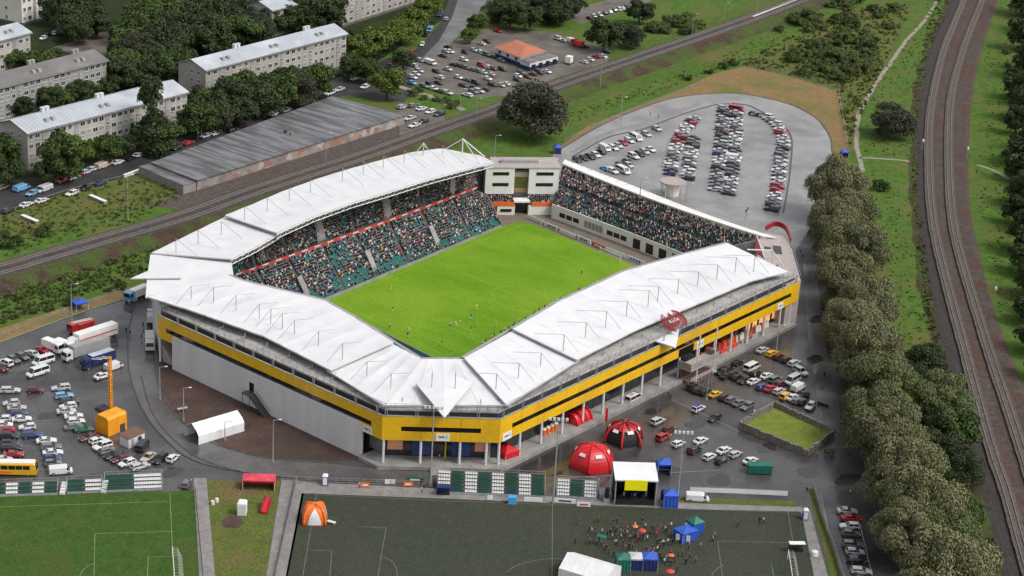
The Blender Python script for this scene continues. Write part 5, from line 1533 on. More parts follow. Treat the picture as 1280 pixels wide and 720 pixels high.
# --- yards and streets beyond the railway
R5 = 'in the yard round the orange roof'
cars([(567, 80, 'd'), (576, 82, 'd'), (583, 84, 'g'), (590, 86, 'g'), (597, 88, 'g'), (580, 74, 'w'), (602, 81, 'r'), (609, 83, 'w'), (616, 85, 'm'), (605, 90, 'w'), (613, 92, 's'), (628, 86, 'd'), (573, 96, 'w'), (584, 99, 'g'), (579, 106, 'd'), (595, 103, 'd'), (549, 96, 'w'),
      (516, 96, 'w'), (520, 92, 'w'), (524, 88, 's'), (515, 103, 'l'), (530, 107, 'g'), (542, 110, 'w'), (551, 113, 'g'), (559, 115, 's'), (584, 118, 'w'), (592, 114, 'g'), (599, 113, 's'), (606, 111, 'd'), (626, 106, 't'), (632, 104, 'w'), (647, 99, 'd'), (659, 95, 'm'), (666, 92, 'd'), (674, 90, 'd'), (684, 89, 'w'),
      (602, 65, 'w'), (609, 68, 'g'), (619, 71, 'd'), (627, 75, 'g'), (602, 54, 'w'), (609, 51, 'd'), (622, 38, 'r'), (698, 48, 'w'), (704, 50, 's'), (713, 50, 'w', 'v'), (731, 57, 'd'), (730, 77, 'w'), (738, 74, 'w'), (746, 70, 'r'), (754, 70, 'w'), (758, 64, 'd'), (553, 69, 'd'), (563, 64, 'w'), (560, 58, 'd'), (526, 75, 's'), (538, 77, 'w', 'v'), (516, 81, 's')],
     (1, .32), R5, 'the street')
for k in range(26):
    x, y = random.uniform(535, 690), random.uniform(56, 112)
    if 612 < x < 702 and 48 < y < 88 or any(abs(at(x, y).x - f['p'].x) < 2.6 and abs(at(x, y).y - f['p'].y) < 2.6 for f in FLEET): continue
    car(x, y, random.choice('wsgdbwsd'), None, (1, .32), R5, 'the street')
cars([(503, 133, 's'), (517, 131, 'g'), (527, 135, 'w'), (538, 139, 'w'), (549, 142, 'd'), (512, 147, 's'), (518, 156, 'w'), (529, 151, 'd')], (1, -.3), 'in the yard beside the garage block', 'the garages')
cars([(737, 21.7, 'd'), (743, 20, 'w'), (750, 18, 'w'), (756, 16, 'd'), (762, 14.5, 'w'), (768, 12.5, 'd'), (773, 11, 'w'), (778, 10, 'w'), (784, 8, 'd')], (1, .5), 'in the row at the wood edge', 'the railway')
R6 = 'along the street behind the garage block'
cars([(4, 233, 't'), (27, 234, 'l', 'v'), (40, 241, 'l'), (55, 235, 's', 'v'), (33, 255, 'w'), (52, 250, 'w'), (10, 263, 'd'), (90, 241, 'w'), (107, 234, 'd'), (126, 228, 'b'), (78, 225, 'r'), (92, 221, 'w'), (98, 217, 'r'), (108, 214, 's'), (117, 210, 's'), (128, 206, 't', 'v'), (147, 202, 'w'), (173, 193, 'w'), (164, 197, 'd'), (185, 192, 'd'),
      (210, 184, 'w'), (221, 184, 'd'), (235, 178, 'r'), (257, 169, 's'), (270, 166, 'w'), (290, 162, 'd'), (342, 142, 'w'), (358, 137, 's'), (374, 130, 's'), (389, 126, 'w'), (403, 120, 'd'), (412, 116, 'w'), (424, 111, 's'), (443, 98, 'w'), (456, 108, 'w')], (1, -.38), R6, 'the picture edge')
cars([(558, 23, 's'), (528, 55, 'w'), (513, 66, 'r'), (537, 36, 'l', 'v'), (532, 43, 'd'), (550, 17, 'b', 'v'), (500, 70, 'd'), (488, 78, 'm'), (478, 83, 'd')], (1, -1.2), 'on the wet climbing street', 'the junction')
cars([(60, 42, 'd'), (54, 47, 'w'), (70, 41, 'w'), (75, 35, 'd')], (1, -.4), 'between the farthest apartment blocks', 'the wood')

FLEET.sort(key=lambda f: -f['s'] * (1.3 if f['kind'] in ('van', 'minibus') else 1))
INDIV, REST = FLEET[:300], FLEET[300:]
# labels: colour, kind and place; several alike in one place are counted from a named end
from collections import defaultdict
ORDER = defaultdict(list)
for f in INDIV: ORDER[(f['c'], f['kind'], f['place'])].append(f)
ref = {'the stand': at(850, 270), 'the building': at(850, 450), 'the corner block': at(680, 230), 'the lorry end': at(110, 430), 'the lorries': at(110, 430), 'the picture edge': at(-80, 400), 'the street': at(520, 80), 'the garages': at(480, 150),
       'the railway': at(960, 10), 'the junction': at(1050, 600), 'the red tents': at(760, 560), 'the end away from the coach': at(60, 500), 'the wood': at(140, 60)}
endname = {'the picture edge': 'the end away from the railway bridge' if False else 'its outer end', 'the lorry end': 'the lorries', 'the stand': 'the stand', 'the street': 'the street', 'the end away from the coach': 'the far end'}
for key, fs in ORDER.items():
    c, kind, place = key
    nm = PAINT[c][0]
    r0 = ref.get(fs[0]['row'], at(640, 700))
    fs.sort(key=lambda f: (f['p'] - r0).length)
    for i, f in enumerate(fs):
        if len(fs) == 1: f['label'] = '%s %s %s' % (nm, kind, place)
        else: f['label'] = '%s %s %s, %s from %s' % (nm, kind, place, ordinal(i + 1), endname.get(f['row'], f['row']))
used = set()
for f in INDIV:
    near = f['s'] > 4.35
    src = (CAR_PROTO if near else CAR_LOW)[f['kind']]
    o = copy_tree(src)
    o.location = f['p']; o.rotation_euler = (0, 0, f['h'])
    k = random.uniform(.96, 1.04) * (1.2 if f['s'] < 4.1 else 1.05); o.scale = (k, k, random.uniform(.97, 1.05))
    m = 'paint_' + f['c']
    if near:
        for ch in o.children:
            if ch.name.startswith('body'): repaint(ch, 0, m)
    else:
        repaint(o, 0, m)
    pl_ = f['place']
    tag(o, f['label'], {'van': 'van', 'minibus': 'van'}.get(f['kind'], 'car'), 'cars ' + pl_ if len(pl_) < 60 else 'parked cars')
# the rest of the cars, the smallest in the picture, as one mass
pk = list(PAINT)
mb = MB()
for f in REST:
    lb, gl = CAR_GEO[f['kind']]
    c, s = math.cos(f['h']), math.sin(f['h'])
    for src, fm in ((lb, None), (gl, len(pk) + 3)):
        vs = [(f['p'].x + c * x - s * y, f['p'].y + s * x + c * y, f['p'].z + z) for x, y, z in src.v]
        mb.add(vs, src.f, [(pk.index(f['c']) if m_ == 0 else len(pk) + m_ - 1) if fm is None else fm for m_ in src.m])
if REST:
    o = mb.build('distant_cars', ['paint_' + k for k in pk] + ['plastic_dark', 'lamp_glass', 'lamp_red', 'car_glass'])
    tag(o, 'more parked cars of many colours in the far yard and street', None, None, 'stuff')


# ---------------------------------------------------------------- lorries, coach, police car, fire engine
def wheels(root, xs, w, r=.5):
    first = None
    for x in xs:
        for s in (-1, 1):
            if first is None:
                o = first = wheel_mesh(r, .34).build('wheel', ['tyre', 'rim'], root)
            else:
                o = bpy.data.objects.new('wheel', first.data); link(o, root)
            o.location = (x, s * (w / 2 - .2), r)
            o.matrix_parent_inverse = Matrix.Identity(4)


def lorry(px, py, d, label, cabm, boxm, L=9.0, H=3.7, W=2.5, cab=True, stripe=None, swoosh=False, group=None, z=1.8):
    p = at(px, py, z); p.z = .1
    t = thing('lorry', label, 'lorry', (0, 0, 0), 0, group)
    ch = MB(); ch.box(0, 0, .75, L + (1.8 if cab else 0), .9, .3); ch.build('chassis', 'steel_dark', t)
    b = MB(); b.box(-.2, 0, 1.05, L - .2, W, H - 1.05); o = b.build('cargo_box', boxm, t)
    rl = MB(); rl.box(-.2, 0, H + .005, L - .5, W - .3, .06); rl.build('box_roof', boxm if boxm != 'fabric_darkblue' else 'roof_metal', o)
    if stripe:
        for s in (-1, 1):
            sm = MB(); sm.box(-.2, s * (W / 2 + .012), 2.2, L - .6, .02, .35); sm.build('stripe', stripe, o)
    if swoosh:
        for s in (-1, 1):
            sm = MB()
            for k in range(3):
                x0 = -L * .35 + k * 1.6
                sm.add([(x0, s * (W / 2 + .015), 1.5 + .2 * k), (x0 + 3.2, s * (W / 2 + .015), 2.7 + .15 * k), (x0 + 3.4, s * (W / 2 + .015), 2.95 + .15 * k), (x0, s * (W / 2 + .015), 1.7 + .2 * k)], [(0, 1, 2, 3)])
            sm.build('swoosh_print', 'wall_white', o)
    if cab:
        cb = MB(); x0 = L / 2 - .1
        prof = [(x0, .7), (x0 + 2.05, .7), (x0 + 2.1, 1.7), (x0 + 1.85, 2.85), (x0 + 1.3, 3.1), (x0, 3.2)]
        cb.loft([[(x, -1.2, z_) for x, z_ in prof], [(x, 1.2, z_) for x, z_ in prof]])
        c_ = cb.build('cab', cabm, t)
        ws = MB(); ws.hexa([(x0 + 2.04, -1.08, 1.75), (x0 + 2.12, -1.08, 1.75), (x0 + 2.12, 1.08, 1.75), (x0 + 2.04, 1.08, 1.75)], [(x0 + 1.82, -1.0, 2.75), (x0 + 1.9, -1.0, 2.75), (x0 + 1.9, 1.0, 2.75), (x0 + 1.82, 1.0, 2.75)])
        ws.build('windscreen', 'car_glass', c_)
        for s in (-1, 1):
            sw = MB(); sw.box(x0 + 1.2, s * 1.205, 1.8, .95, .03, .8); sw.build('side_window', 'car_glass', c_)
            mr = MB(); mr.box(x0 + 2.0, s * 1.4, 1.9, .12, .2, .5); mr.build('mirror', 'plastic_dark', c_)
            hl = MB(); hl.box(x0 + 2.07, s * .9, .8, .08, .35, .2); hl.build('headlight', 'lamp_glass', c_)
    xs = [-L / 2 + 1.0, -L / 2 + 2.3] + ([L / 2 + 1.0] if cab else [L / 2 - 1.2])
    wheels(t, xs, W)
    t.location = p; t.rotation_euler = (0, 0, heading(px, py, *d))
    return t


lorry(119, 420, (-1, .32), 'long white articulated lorry with red stripe, farthest of three side by side', 'paint_w', 'wall_white', 13.0, 4.0, 2.6, stripe='banner_red', group='parked lorries')
lorry(111, 436, (-1, .30), 'long white articulated lorry with grey sides between white and dark blue lorries', 'paint_w', 'plaster_grey', 11.5, 3.9, 2.6, group='parked lorries')
lorry(126, 448, (-1, .32), 'dark blue lorry with white swooshes on its side', 'fabric_darkblue', 'fabric_darkblue', 7.5, 3.4, 2.5, swoosh=True, group='parked lorries')
lorry(63, 431, (1, .35), 'short white box lorry behind the red hatchback', 'paint_w', 'wall_white', 4.2, 3.2, 2.3, group='parked lorries')
lorry(77, 430, (1, .35), 'short white tipper lorry beside the long white trailer', 'paint_w', 'wall_white', 4.0, 2.8, 2.3, group='parked lorries')
lorry(187, 425, (.06, 1), 'white box lorry parked close to the yellow corner', 'paint_w', 'wall_white', 5.5, 3.4, 2.4)
lorry(189, 397, (.1, -1), 'small white lorry behind the yellow corner', 'paint_w', 'wall_white', 3.6, 2.7, 2.2)
lorry(174, 365, (-1, .42), 'white coach with blue front parked beneath the pointed corner roof', 'paint_l', 'wall_white', 6.5, 3.1, 2.4)
lorry(724, 54, (-1, -.3), 'small red lorry in the far gravel yard', 'paint_r', 'banner_red', 4.0, 2.8, 2.3)

t = thing('fire_engine', 'red fire engine with pale ladder behind the white lorry', 'fire engine', (0, 0, 0))
MB().box(0, 0, .7, 7.5, 2.4, .35).build('chassis', 'steel_dark', t)
cb = MB(); prof = [(1.6, .8), (3.9, .8), (3.95, 1.8), (3.7, 2.9), (1.6, 3.0)]
cb.loft([[(x, -1.2, z_) for x, z_ in prof], [(x, 1.2, z_) for x, z_ in prof]]); c_ = cb.build('cab', 'paint_r', t)
MB().hexa([(3.92, -1.05, 1.85), (3.98, -1.05, 1.85), (3.98, 1.05, 1.85), (3.92, 1.05, 1.85)], [(3.7, -1, 2.75), (3.76, -1, 2.75), (3.76, 1, 2.75), (3.7, 1, 2.75)]).build('windscreen', 'car_glass', c_)
MB().box(-1.2, 0, 1.05, 5.2, 2.4, 1.3).build('locker_body', 'paint_r', t)
ld = MB()
for s in (-.4, .4): ld.tube((-3.8, s, 2.6), (3.0, s, 3.2), .08, 4)
for k in range(12): ld.tube((-3.6 + k * .55, -.4, 2.62 + k * .048), (-3.6 + k * .55, .4, 2.62 + k * .048), .05, 4)
ld.build('ladder', 'wall_cream', t)
wheels(t, (-2.4, 2.6), 2.4)
p = at(101, 408, 1.4); p.z = .1; t.location = p; t.rotation_euler = (0, 0, heading(101, 408, -1, .33))

t = thing('coach', 'yellow coach with white roof at the picture edge in front of the bleachers', 'coach', (0, 0, 0))
prof = lambda x, k=0: [(x, -1.25, .45), (x, -1.28, 1.5), (x, -1.22, 3.0 - k), (x, -1.0, 3.25 - k), (x, 1.0, 3.25 - k), (x, 1.22, 3.0 - k), (x, 1.28, 1.5), (x, 1.25, .45)]
MB().loft([prof(-5.9), prof(-5.5), prof(5.3), [(5.9 if z < 2 else 5.55, y * .97, z) for _, y, z in prof(5.9, .12)]]).build('body', 'paint_y', t)
MB().box(0, 0, 3.255, 10.6, 2.0, .1).build('roof', 'wall_white', t)
for s in (-1, 1):
    for k in range(6): MB().box(-4.6 + k * 1.65, s * 1.27, 1.75, 1.5, .05, .95).build('window', 'car_glass', t)
    MB().box(-2, s * 1.285, .8, 4.5, .03, .5).build('side_print', 'banner_orange', t)
    MB().box(5.75, s * .9, .75, .2, .4, .25).build('headlight', 'lamp_glass', t)
MB().hexa([(5.86, -1.1, 1.4), (5.95, -1.1, 1.4), (5.95, 1.1, 1.4), (5.86, 1.1, 1.4)], [(5.55, -1.05, 2.9), (5.65, -1.05, 2.9), (5.65, 1.05, 2.9), (5.55, 1.05, 2.9)]).build('windscreen', 'car_glass', t)
wheels(t, (-3.6, 4.0), 2.5)
p = at(14, 585, 1.6); p.z = .1; t.location = p; t.rotation_euler = (0, 0, heading(14, 585, 1, .02))


def special(px, py, kind, c, d, label, cat, extra):
    o = copy_tree(CAR_PROTO[kind]); p = at(px, py, .9); p.z = .1
    o.location = p; o.rotation_euler = (0, 0, heading(px, py, *d)); o.name = cat.replace(' ', '_')
    for ch in o.children:
        if ch.name.startswith('body'): repaint(ch, 0, 'paint_' + c)
    tag(o, label, cat)
    for nm, m, bx in extra:
        b = MB(); b.box(*bx); e = b.build(nm, m); e.parent = o
    return o


special(873, 510, 'off-roader', 'w', (1, -.5), 'white police car with blue roof on the open yard', 'police car', [('roof_cover', 'fabric_blue', (-.8, 0, 1.79, 1.9, 1.25, .06)), ('light_bar', 'lamp_red', (-.1, 0, 1.86, .25, 1.1, .12)), ('side_stripe', 'fabric_blue', (0, -.93, .72, 3.6, .02, .16))])
special(792, 498, 'minibus', 'w', (1, -.5), 'white ambulance with red marks parked against the platform', 'ambulance', [('side_stripe', 'banner_red', (-.4, -1.01, .75, 4.2, .02, .28)), ('roof_mark', 'banner_red', (-1, 0, 2.19, 1.4, .4, .03)), ('light_bar', 'fabric_blue', (1.1, 0, 2.18, .3, 1.4, .14))])

for o in STORE: bpy.data.objects.remove(o)
# ================================================================ apartment blocks and other buildings beyond the railway
def wall_frame(a, b):
    d = (b - a); L = d.length; d.normalize()
    return d, L


WIN_ME = {}


def window(parent, loc, ang, w, h, kind):
    """a framed window standing 6 cm proud of the wall, its pane a sub-part"""
    key = (round(w, 2), round(h, 2))
    if key not in WIN_ME:
        mb = MB()
        for x, z, sx, sz in ((-w / 2, 0, .12, h), (w / 2, 0, .12, h), (0, 0, w, .12), (0, h - .12, w, .12), (0, 0, .1, h)):
            mb.box(x, 0, z, sx, .1, sz)
        mb.box(0, -.06, -.1, w + .25, .22, .09)
        o = mb.build('window', 'window_frame'); me = o.data; bpy.data.objects.remove(o)
        pb = MB(); pb.box(0, .01, .05, w - .05, .05, h - .1)
        o = pb.build('pane', 'window_glass'); pm = o.data; bpy.data.objects.remove(o)
        WIN_ME[key] = (me, pm)
    me, pm = WIN_ME[key]
    f = bpy.data.objects.new('window', me); f.location = loc; f.rotation_euler = (0, 0, ang)
    COL.objects.link(f); f.parent = parent; f.matrix_parent_inverse = PINV
    p = bpy.data.objects.new('pane', pm); COL.objects.link(p); p.parent = f
    if kind == 'c': repaint(p, 0, 'window_curtain')


PINV = Matrix.Identity(4)


def apartment(a, b, depth, H, floors, label, wall, roofm, bays=None, stair_every=5, gable_windows=True, ridge=2.6, chim=3, dormers=3, red_gable=False, no_win=lambda f, j: False):
    global PINV
    a, b = Vector((a.x, a.y, 0)), Vector((b.x, b.y, 0))
    d, L = wall_frame(a, b)
    n = Vector((-d.y, d.x, 0))
    if n.dot(Vector((AX[2][0], AX[2][1], 0))) < 0: n = -n            # into the depth, away from the camera
    t = thing('apartment_block', label, 'apartment block', a)
    PINV = Matrix.Translation(-a)
    P = lambda s, o, z: a + d * s + n * o + Vector((0, 0, z))
    mb = MB()
    mb.hexa([P(0, 0, 0), P(L, 0, 0), P(L, depth, 0), P(0, depth, 0)], [P(0, 0, H), P(L, 0, H), P(L, depth, H), P(0, depth, H)])
    for s in (0, L):
        mb.add([P(s, 0, H), P(s, depth, H), P(s, depth / 2, H + ridge)], [(0, 1, 2)])
    mb.build('wall', wall, t)
    pl_ = MB(); pl_.hexa([P(-.08, -.1, 0), P(L + .08, -.1, 0), P(L + .08, depth + .1, 0), P(-.08, depth + .1, 0)], [P(-.08, -.1, 1.1), P(L + .08, -.1, 1.1), P(L + .08, depth + .1, 1.1), P(-.08, depth + .1, 1.1)])
    pl_.build('plinth', 'concrete_dark', t)
    for sgn, nm in ((0, 'roof_slope'), (1, 'roof_slope')):
        o0 = -.7 if sgn == 0 else depth + .7
        z0 = H - .7 * ridge / (depth / 2)
        pts = [P(-.6, o0, z0 + .12), P(L + .6, o0, z0 + .12), P(L + .6, depth / 2, H + ridge + .14), P(-.6, depth / 2, H + ridge + .14)]
        r = MB().slab(pts, .22, 0, 1).build(nm, [roofm, 'concrete_dark' if not red_gable else 'brick_brown'], t)
        if sgn == 0 and 'metal' in roofm:
            sb = MB()
            for k in range(1, int(L / 1.6)):
                q = k / int(L / 1.6)
                sb.tube(pts[0].lerp(pts[1], q) + Vector((0, 0, .02)), pts[3].lerp(pts[2], q) + Vector((0, 0, .02)), .05, 4)
            sb.build('standing_seams', roofm, r)
    MB().hexa([P(-.65, -.85, H - .55), P(L + .65, -.85, H - .55), P(L + .65, -.7, H - .55), P(-.65, -.7, H - .55)], [P(-.65, -.85, H - .32), P(L + .65, -.85, H - .32), P(L + .65, -.7, H - .32), P(-.65, -.7, H - .32)]).build('gutter', 'steel_grey', t)
    ang = math.atan2(d.y, d.x)
    bays = bays or int(L / 3.0)
    fh = (H - 1.4) / floors
    for j in range(bays):
        s = L * (j + .5) / bays
        stair = (j % stair_every) == stair_every // 2
        if stair:
            mb = MB(); mb.hexa([P(s - .9, -.12, 1.2), P(s + .9, -.12, 1.2), P(s + .9, .02, 1.2), P(s - .9, .02, 1.2)], [P(s - .9, -.12, H - .9), P(s + .9, -.12, H - .9), P(s + .9, .02, H - .9), P(s - .9, .02, H - .9)])
            mb.build('stair_panel', 'plaster_grey', t)
        for f in range(floors):
            if no_win(f, j): continue
            z = 1.9 + f * fh + (fh * .45 if stair else 0)
            if stair and f == floors - 1: continue
            w, h = (1.2, 1.1) if stair else ((2.0, 1.65) if j % 3 else (1.5, 1.65))
            window(t, P(s, -.06 - (.12 if stair else 0), z), ang, w, h, 'c' if random.random() < .2 else 'g')
    if gable_windows:
        for f in range(floors):
            window(t, P(-.06, depth * .5, 1.9 + f * fh), ang - PI / 2, 1.2, 1.4, 'g')
            window(t, P(-.06, depth * .25, 1.9 + f * fh), ang - PI / 2, 1.2, 1.4, 'g')
    for k in range(chim):
        s = L * (k + .62) / chim
        for q in (-.9, .9):
            c = MB(); p = P(s + q, depth / 2 + 1.0, 0); c.box(p.x, p.y, H + ridge - .8, 1.3, 1.2, 2.0, ang); c.box(p.x, p.y, H + ridge + 1.2, 1.5, 1.4, .18, ang)
            c.build('chimney', 'plaster_grey' if 'metal' not in roofm else 'wall_panel', t)
    for k in range(dormers):
        s = L * (k + .5) / dormers
        for q in (-1.4, 1.4):
            p = P(s + q, depth * .2, 0); zz = H + ridge * .4
            c = MB(); c.box(p.x, p.y, zz - .5, 1.3, 2.2, 1.45, ang, top=(1, .6)); c.build('dormer', 'plaster_grey', t)
    return t


apartment(at(36, 217), at(234, 162), 15.5, 14.2, 4, 'cream four-storey apartment block with white metal roof nearest the railway', 'plaster', 'roof_metal', 26, red_gable=True)
apartment(at(-34, 164), at(134, 118), 14, 13.6, 4, 'grey apartment block with dark grey roof behind the white-roofed block', 'plaster_grey', 'roof_grey', 22, chim=3)
apartment(at(257, 133), at(432, 84), 14, 14.2, 4, 'pink-grey apartment block with white metal roof above the garage block', 'plaster_pink', 'roof_metal', 24, chim=2, dormers=3)
apartment(at(-42, 105), at(39, 82), 14, 13.6, 3, 'pale apartment block with bluish metal roof at the picture edge', 'plaster', 'roof_metal', 10, chim=1, dormers=2)
apartment(at(28, 32), at(72, 20), 34, 13.0, 3, 'white apartment block whose metal roof is cut by the top edge, beside the courtyard cars', 'wall_cream', 'roof_metal', 7, chim=1, dormers=0)
apartment(at(428, 34), at(560, -8), 14, 16, 5, 'pink-grey five-storey apartment block at the top of the picture beside the street', 'plaster_pink', 'roof_metal', 20, chim=1)
apartment(at(340, 50), at(400, 33), 14, 13, 4, 'apartment block with white metal roof half hidden in the wood', 'plaster_pink', 'roof_metal', 9, chim=1, dormers=1)

# long flat garage block with painted front
m, nt, b = principled('graffiti_wall')
N, L_ = nt.nodes, nt.links
vo = N.new('ShaderNodeTexVoronoi'); vo.inputs['Scale'].default_value = .42
nz = N.new('ShaderNodeTexNoise'); nz.inputs['Scale'].default_value = .7; nz.inputs['Detail'].default_value = 4
ge = N.new('ShaderNodeNewGeometry')
ad = N.new('ShaderNodeVectorMath'); ad.operation = 'MULTIPLY_ADD'; ad.inputs[1].default_value = (2.4, 2.4, 2.4)
L_.new(ge.outputs['Position'], nz.inputs['Vector']); L_.new(nz.outputs['Color'], ad.inputs[0]); L_.new(ge.outputs['Position'], ad.inputs[2]); L_.new(ad.outputs[0], vo.inputs['Vector'])
sp = N.new('ShaderNodeSeparateColor'); L_.new(vo.outputs['Color'], sp.inputs[0])
rp = N.new('ShaderNodeValToRGB'); rp.color_ramp.interpolation = 'CONSTANT'
cols = [(.24, .2, .18), (.27, .24, .22), (.26, .14, .11), (.22, .19, .17), (.36, .34, .32), (.25, .15, .13), (.25, .22, .2), (.30, .22, .17), (.16, .17, .16)]
rp.color_ramp.elements[0].color = (*cols[0], 1)
rp.color_ramp.elements[1].position = .11; rp.color_ramp.elements[1].color = (*cols[1], 1)
for i, c in enumerate(cols[2:]):
    e = rp.color_ramp.elements.new(.22 + i * .11); e.color = (*c, 1)
L_.new(sp.outputs[0], rp.inputs['Fac']); L_.new(rp.outputs[0], b.inputs['Base Color']); b.inputs['Roughness'].default_value = .8
MATS['graffiti_wall'] = m

t = thing('garage_block', 'long flat-roofed garage block with graffiti along its front beside the railway', 'garage block', at(330, 215))
GH = 3.7
R_ = [at(*q, GH) for q in ((190, 203), (246, 225), (506, 143.5), (416, 121))]
MB().prism(R_, 0, GH - .25).build('wall', ['graffiti_wall'], t)
cx_, cy_ = sum(p.x for p in R_) / 4, sum(p.y for p in R_) / 4
MB().prism([(p.x + (p.x - cx_) * .006, p.y + (p.y - cy_) * .03) for p in R_], GH - .24, GH + .05, 0).build('roof', ['roof_tar'], t)
rs = MB()
for k in range(1, 22):
    q = k / 22
    rs.tube(R_[1].lerp(R_[2], q) + Vector((0, 0, .05)), R_[0].lerp(R_[3], q) + Vector((0, 0, .05)), .08, 4)
rs.build('roof_seams', 'roof_tar', t)
for x, y in ((357, 166), (364, 169)):
    p = at(x, y, GH); MB().box(p.x, p.y, GH, .9, .9, 1.1).build('vent', 'timber' if x > 360 else 'steel_dark', t)
A_ = [at(*q, 3.0) for q in ((173, 208), (229, 232), (245, 228), (190, 204))]
MB().prism(A_, 0, 2.8).build('annex_wall', ['fibre_cement'], t)
MB().prism(A_, 2.81, 3.05).build('annex_roof', ['roof_tar'], t)

# orange-roofed building in the gravel yard
t = thing('workshop', 'small building with orange tiled hip roof and blue-and-white walls in the gravel yard', 'workshop', at(648, 75))
W_ = [at(*q) for q in ((619, 72), (650, 84), (680, 76), (645, 63))]
MB().prism(W_, 0, 2.0).build('base_wall', ['fabric_darkblue'], t)
MB().prism(W_, 2.0, 4.4).build('wall', ['wall_panel'], t)
c = sum((Vector((p.x, p.y, 0)) for p in W_), Vector()) / 4
rb = MB(); lo = [Vector((c.x + (p.x - c.x) * 1.1, c.y + (p.y - c.y) * 1.1, 4.4)) for p in W_]
r0, r1 = lo[0].lerp(lo[3], .5).lerp(lo[1].lerp(lo[2], .5), .35), lo[0].lerp(lo[3], .5).lerp(lo[1].lerp(lo[2], .5), .65)
r0.z = r1.z = 6.3
rb.add(lo + [r0, r1], [(0, 1, 5, 4), (1, 2, 5), (2, 3, 4, 5), (3, 0, 4), (3, 2, 1, 0)])
rb.build('roof', 'roof_tile_orange', t)
W2 = [at(*q) for q in ((650, 85), (662, 89), (697, 80), (680, 75))]
MB().prism(W2, 0, 1.7).build('annex_base', ['fabric_darkblue'], t)
MB().prism(W2, 1.7, 3.2).build('annex_wall', ['wall_panel'], t)
MB().prism(W2, 3.21, 3.45).build('annex_roof', ['roof_tar'], t)
for k in range(4):
    p = W2[1].lerp(W2[2], (k + .5) / 4); MB().box(p.x, p.y, .4, 2.4, .3, 2.1, math.atan2((W2[2] - W2[1]).y, (W2[2] - W2[1]).x)).build('garage_door', 'black_window', t)
for k in range(3):
    p = W_[0].lerp(W_[1], (k + .5) / 3); MB().box(p.x, p.y, 2.4, 1.6, .3, 1.2, math.atan2((W_[1] - W_[0]).y, (W_[1] - W_[0]).x)).build('window', 'window_glass', t)
p = at(711, 80); t = thing('box_trailer', 'cream box trailer standing beside the gravel yard cars', 'trailer', p)
MB().box(p.x, p.y, .8, 3.2, 2.4, 2.6, .3).build('box', 'wall_cream', t)
MB().box(p.x, p.y, .4, 3.4, 2.0, .35, .3).build('chassis', 'steel_dark', t)
for s in (-1, 1): MB().tube((p.x + s * .9, p.y - .9, .4), (p.x + s * .9, p.y + .9, .4), .4, 8).build('wheel', 'tyre', t)

# white slabs on the grassy bank, low wall at the street corner, parapet by the top railway bridge
def bar(name, p, q, w, h, m, label, cat, z=0.0, group=None):
    a, b = Vector(p), Vector(q); d = (b - a); L = d.length; c = (a + b) / 2
    t = thing(name, label, cat, (c.x, c.y, z), 0, group)
    an = math.atan2(d.y, d.x)
    MB().box(c.x, c.y, z, L, w, h, an).build('body', m, t)
    MB().box(c.x, c.y, z + h, L + .15, w + .25, .12, an).build('cap', 'wall_white', t)
    return t


bar('duct_cover', at(28, 272), at(47, 280), 1.1, .9, 'concrete', 'white-topped concrete duct cover on the grassy bank, nearer the picture edge', 'duct cover', group='duct covers on the bank')
bar('duct_cover', at(113, 247), at(132, 255), 1.1, .9, 'concrete', 'white-topped concrete duct cover on the grassy bank, nearer the garage block', 'duct cover', group='duct covers on the bank')
bar('low_wall', at(155, 222), at(174, 215), .7, .9, 'wall_panel', 'pale low wall where the street meets the garage block', 'wall')
bar('bridge_parapet', at(940, 27, 0), at(1016, -3, 0), 1.4, 2.4, 'path_dirt', 'long pale parapet beside the railway near the top of the picture', 'parapet')


def lamp_post(px, py, h, label, cat='lamp post', group=None, heads=1, m='steel_grey', z=0.0, name='lamp_post', r=.11):
    p = at(px, py, z)
    t = thing(name, label, cat, p, 0, group)
    MB().tube(p, p + Vector((0, 0, h)), r * 1.5, 7, r2=r * .7).build('pole', m, t)
    MB().tube(p, p + Vector((0, 0, .5)), r * 2.4, 7).build('foot', 'concrete', t)
    if heads == 1:
        MB().tube(p + Vector((0, 0, h)), p + Vector((1.1, -.9, h + .15)), .06, 5).build('arm', m, t)
        MB().box(p.x + 1.25, p.y - 1.05, h + z + .06, .7, .32, .16, -.7).build('lamp_head', 'lamp_glass', t)
    elif heads > 1:
        dv = Vector((AX[0][0], AX[0][1], 0)).normalized()
        MB().tube(p + dv * -2.1 + Vector((0, 0, h)), p + dv * 2.1 + Vector((0, 0, h)), .09, 5).build('cross_arm', m, t)
        for k in range(heads):
            q = p + dv * (-1.9 + 3.8 * k / (heads - 1)) + Vector((0, 0, h + .1))
            MB().box(q.x, q.y, q.z, .6, .34, .62, math.atan2(dv.y, dv.x)).build('floodlight', 'lamp_glass', t)
    return t


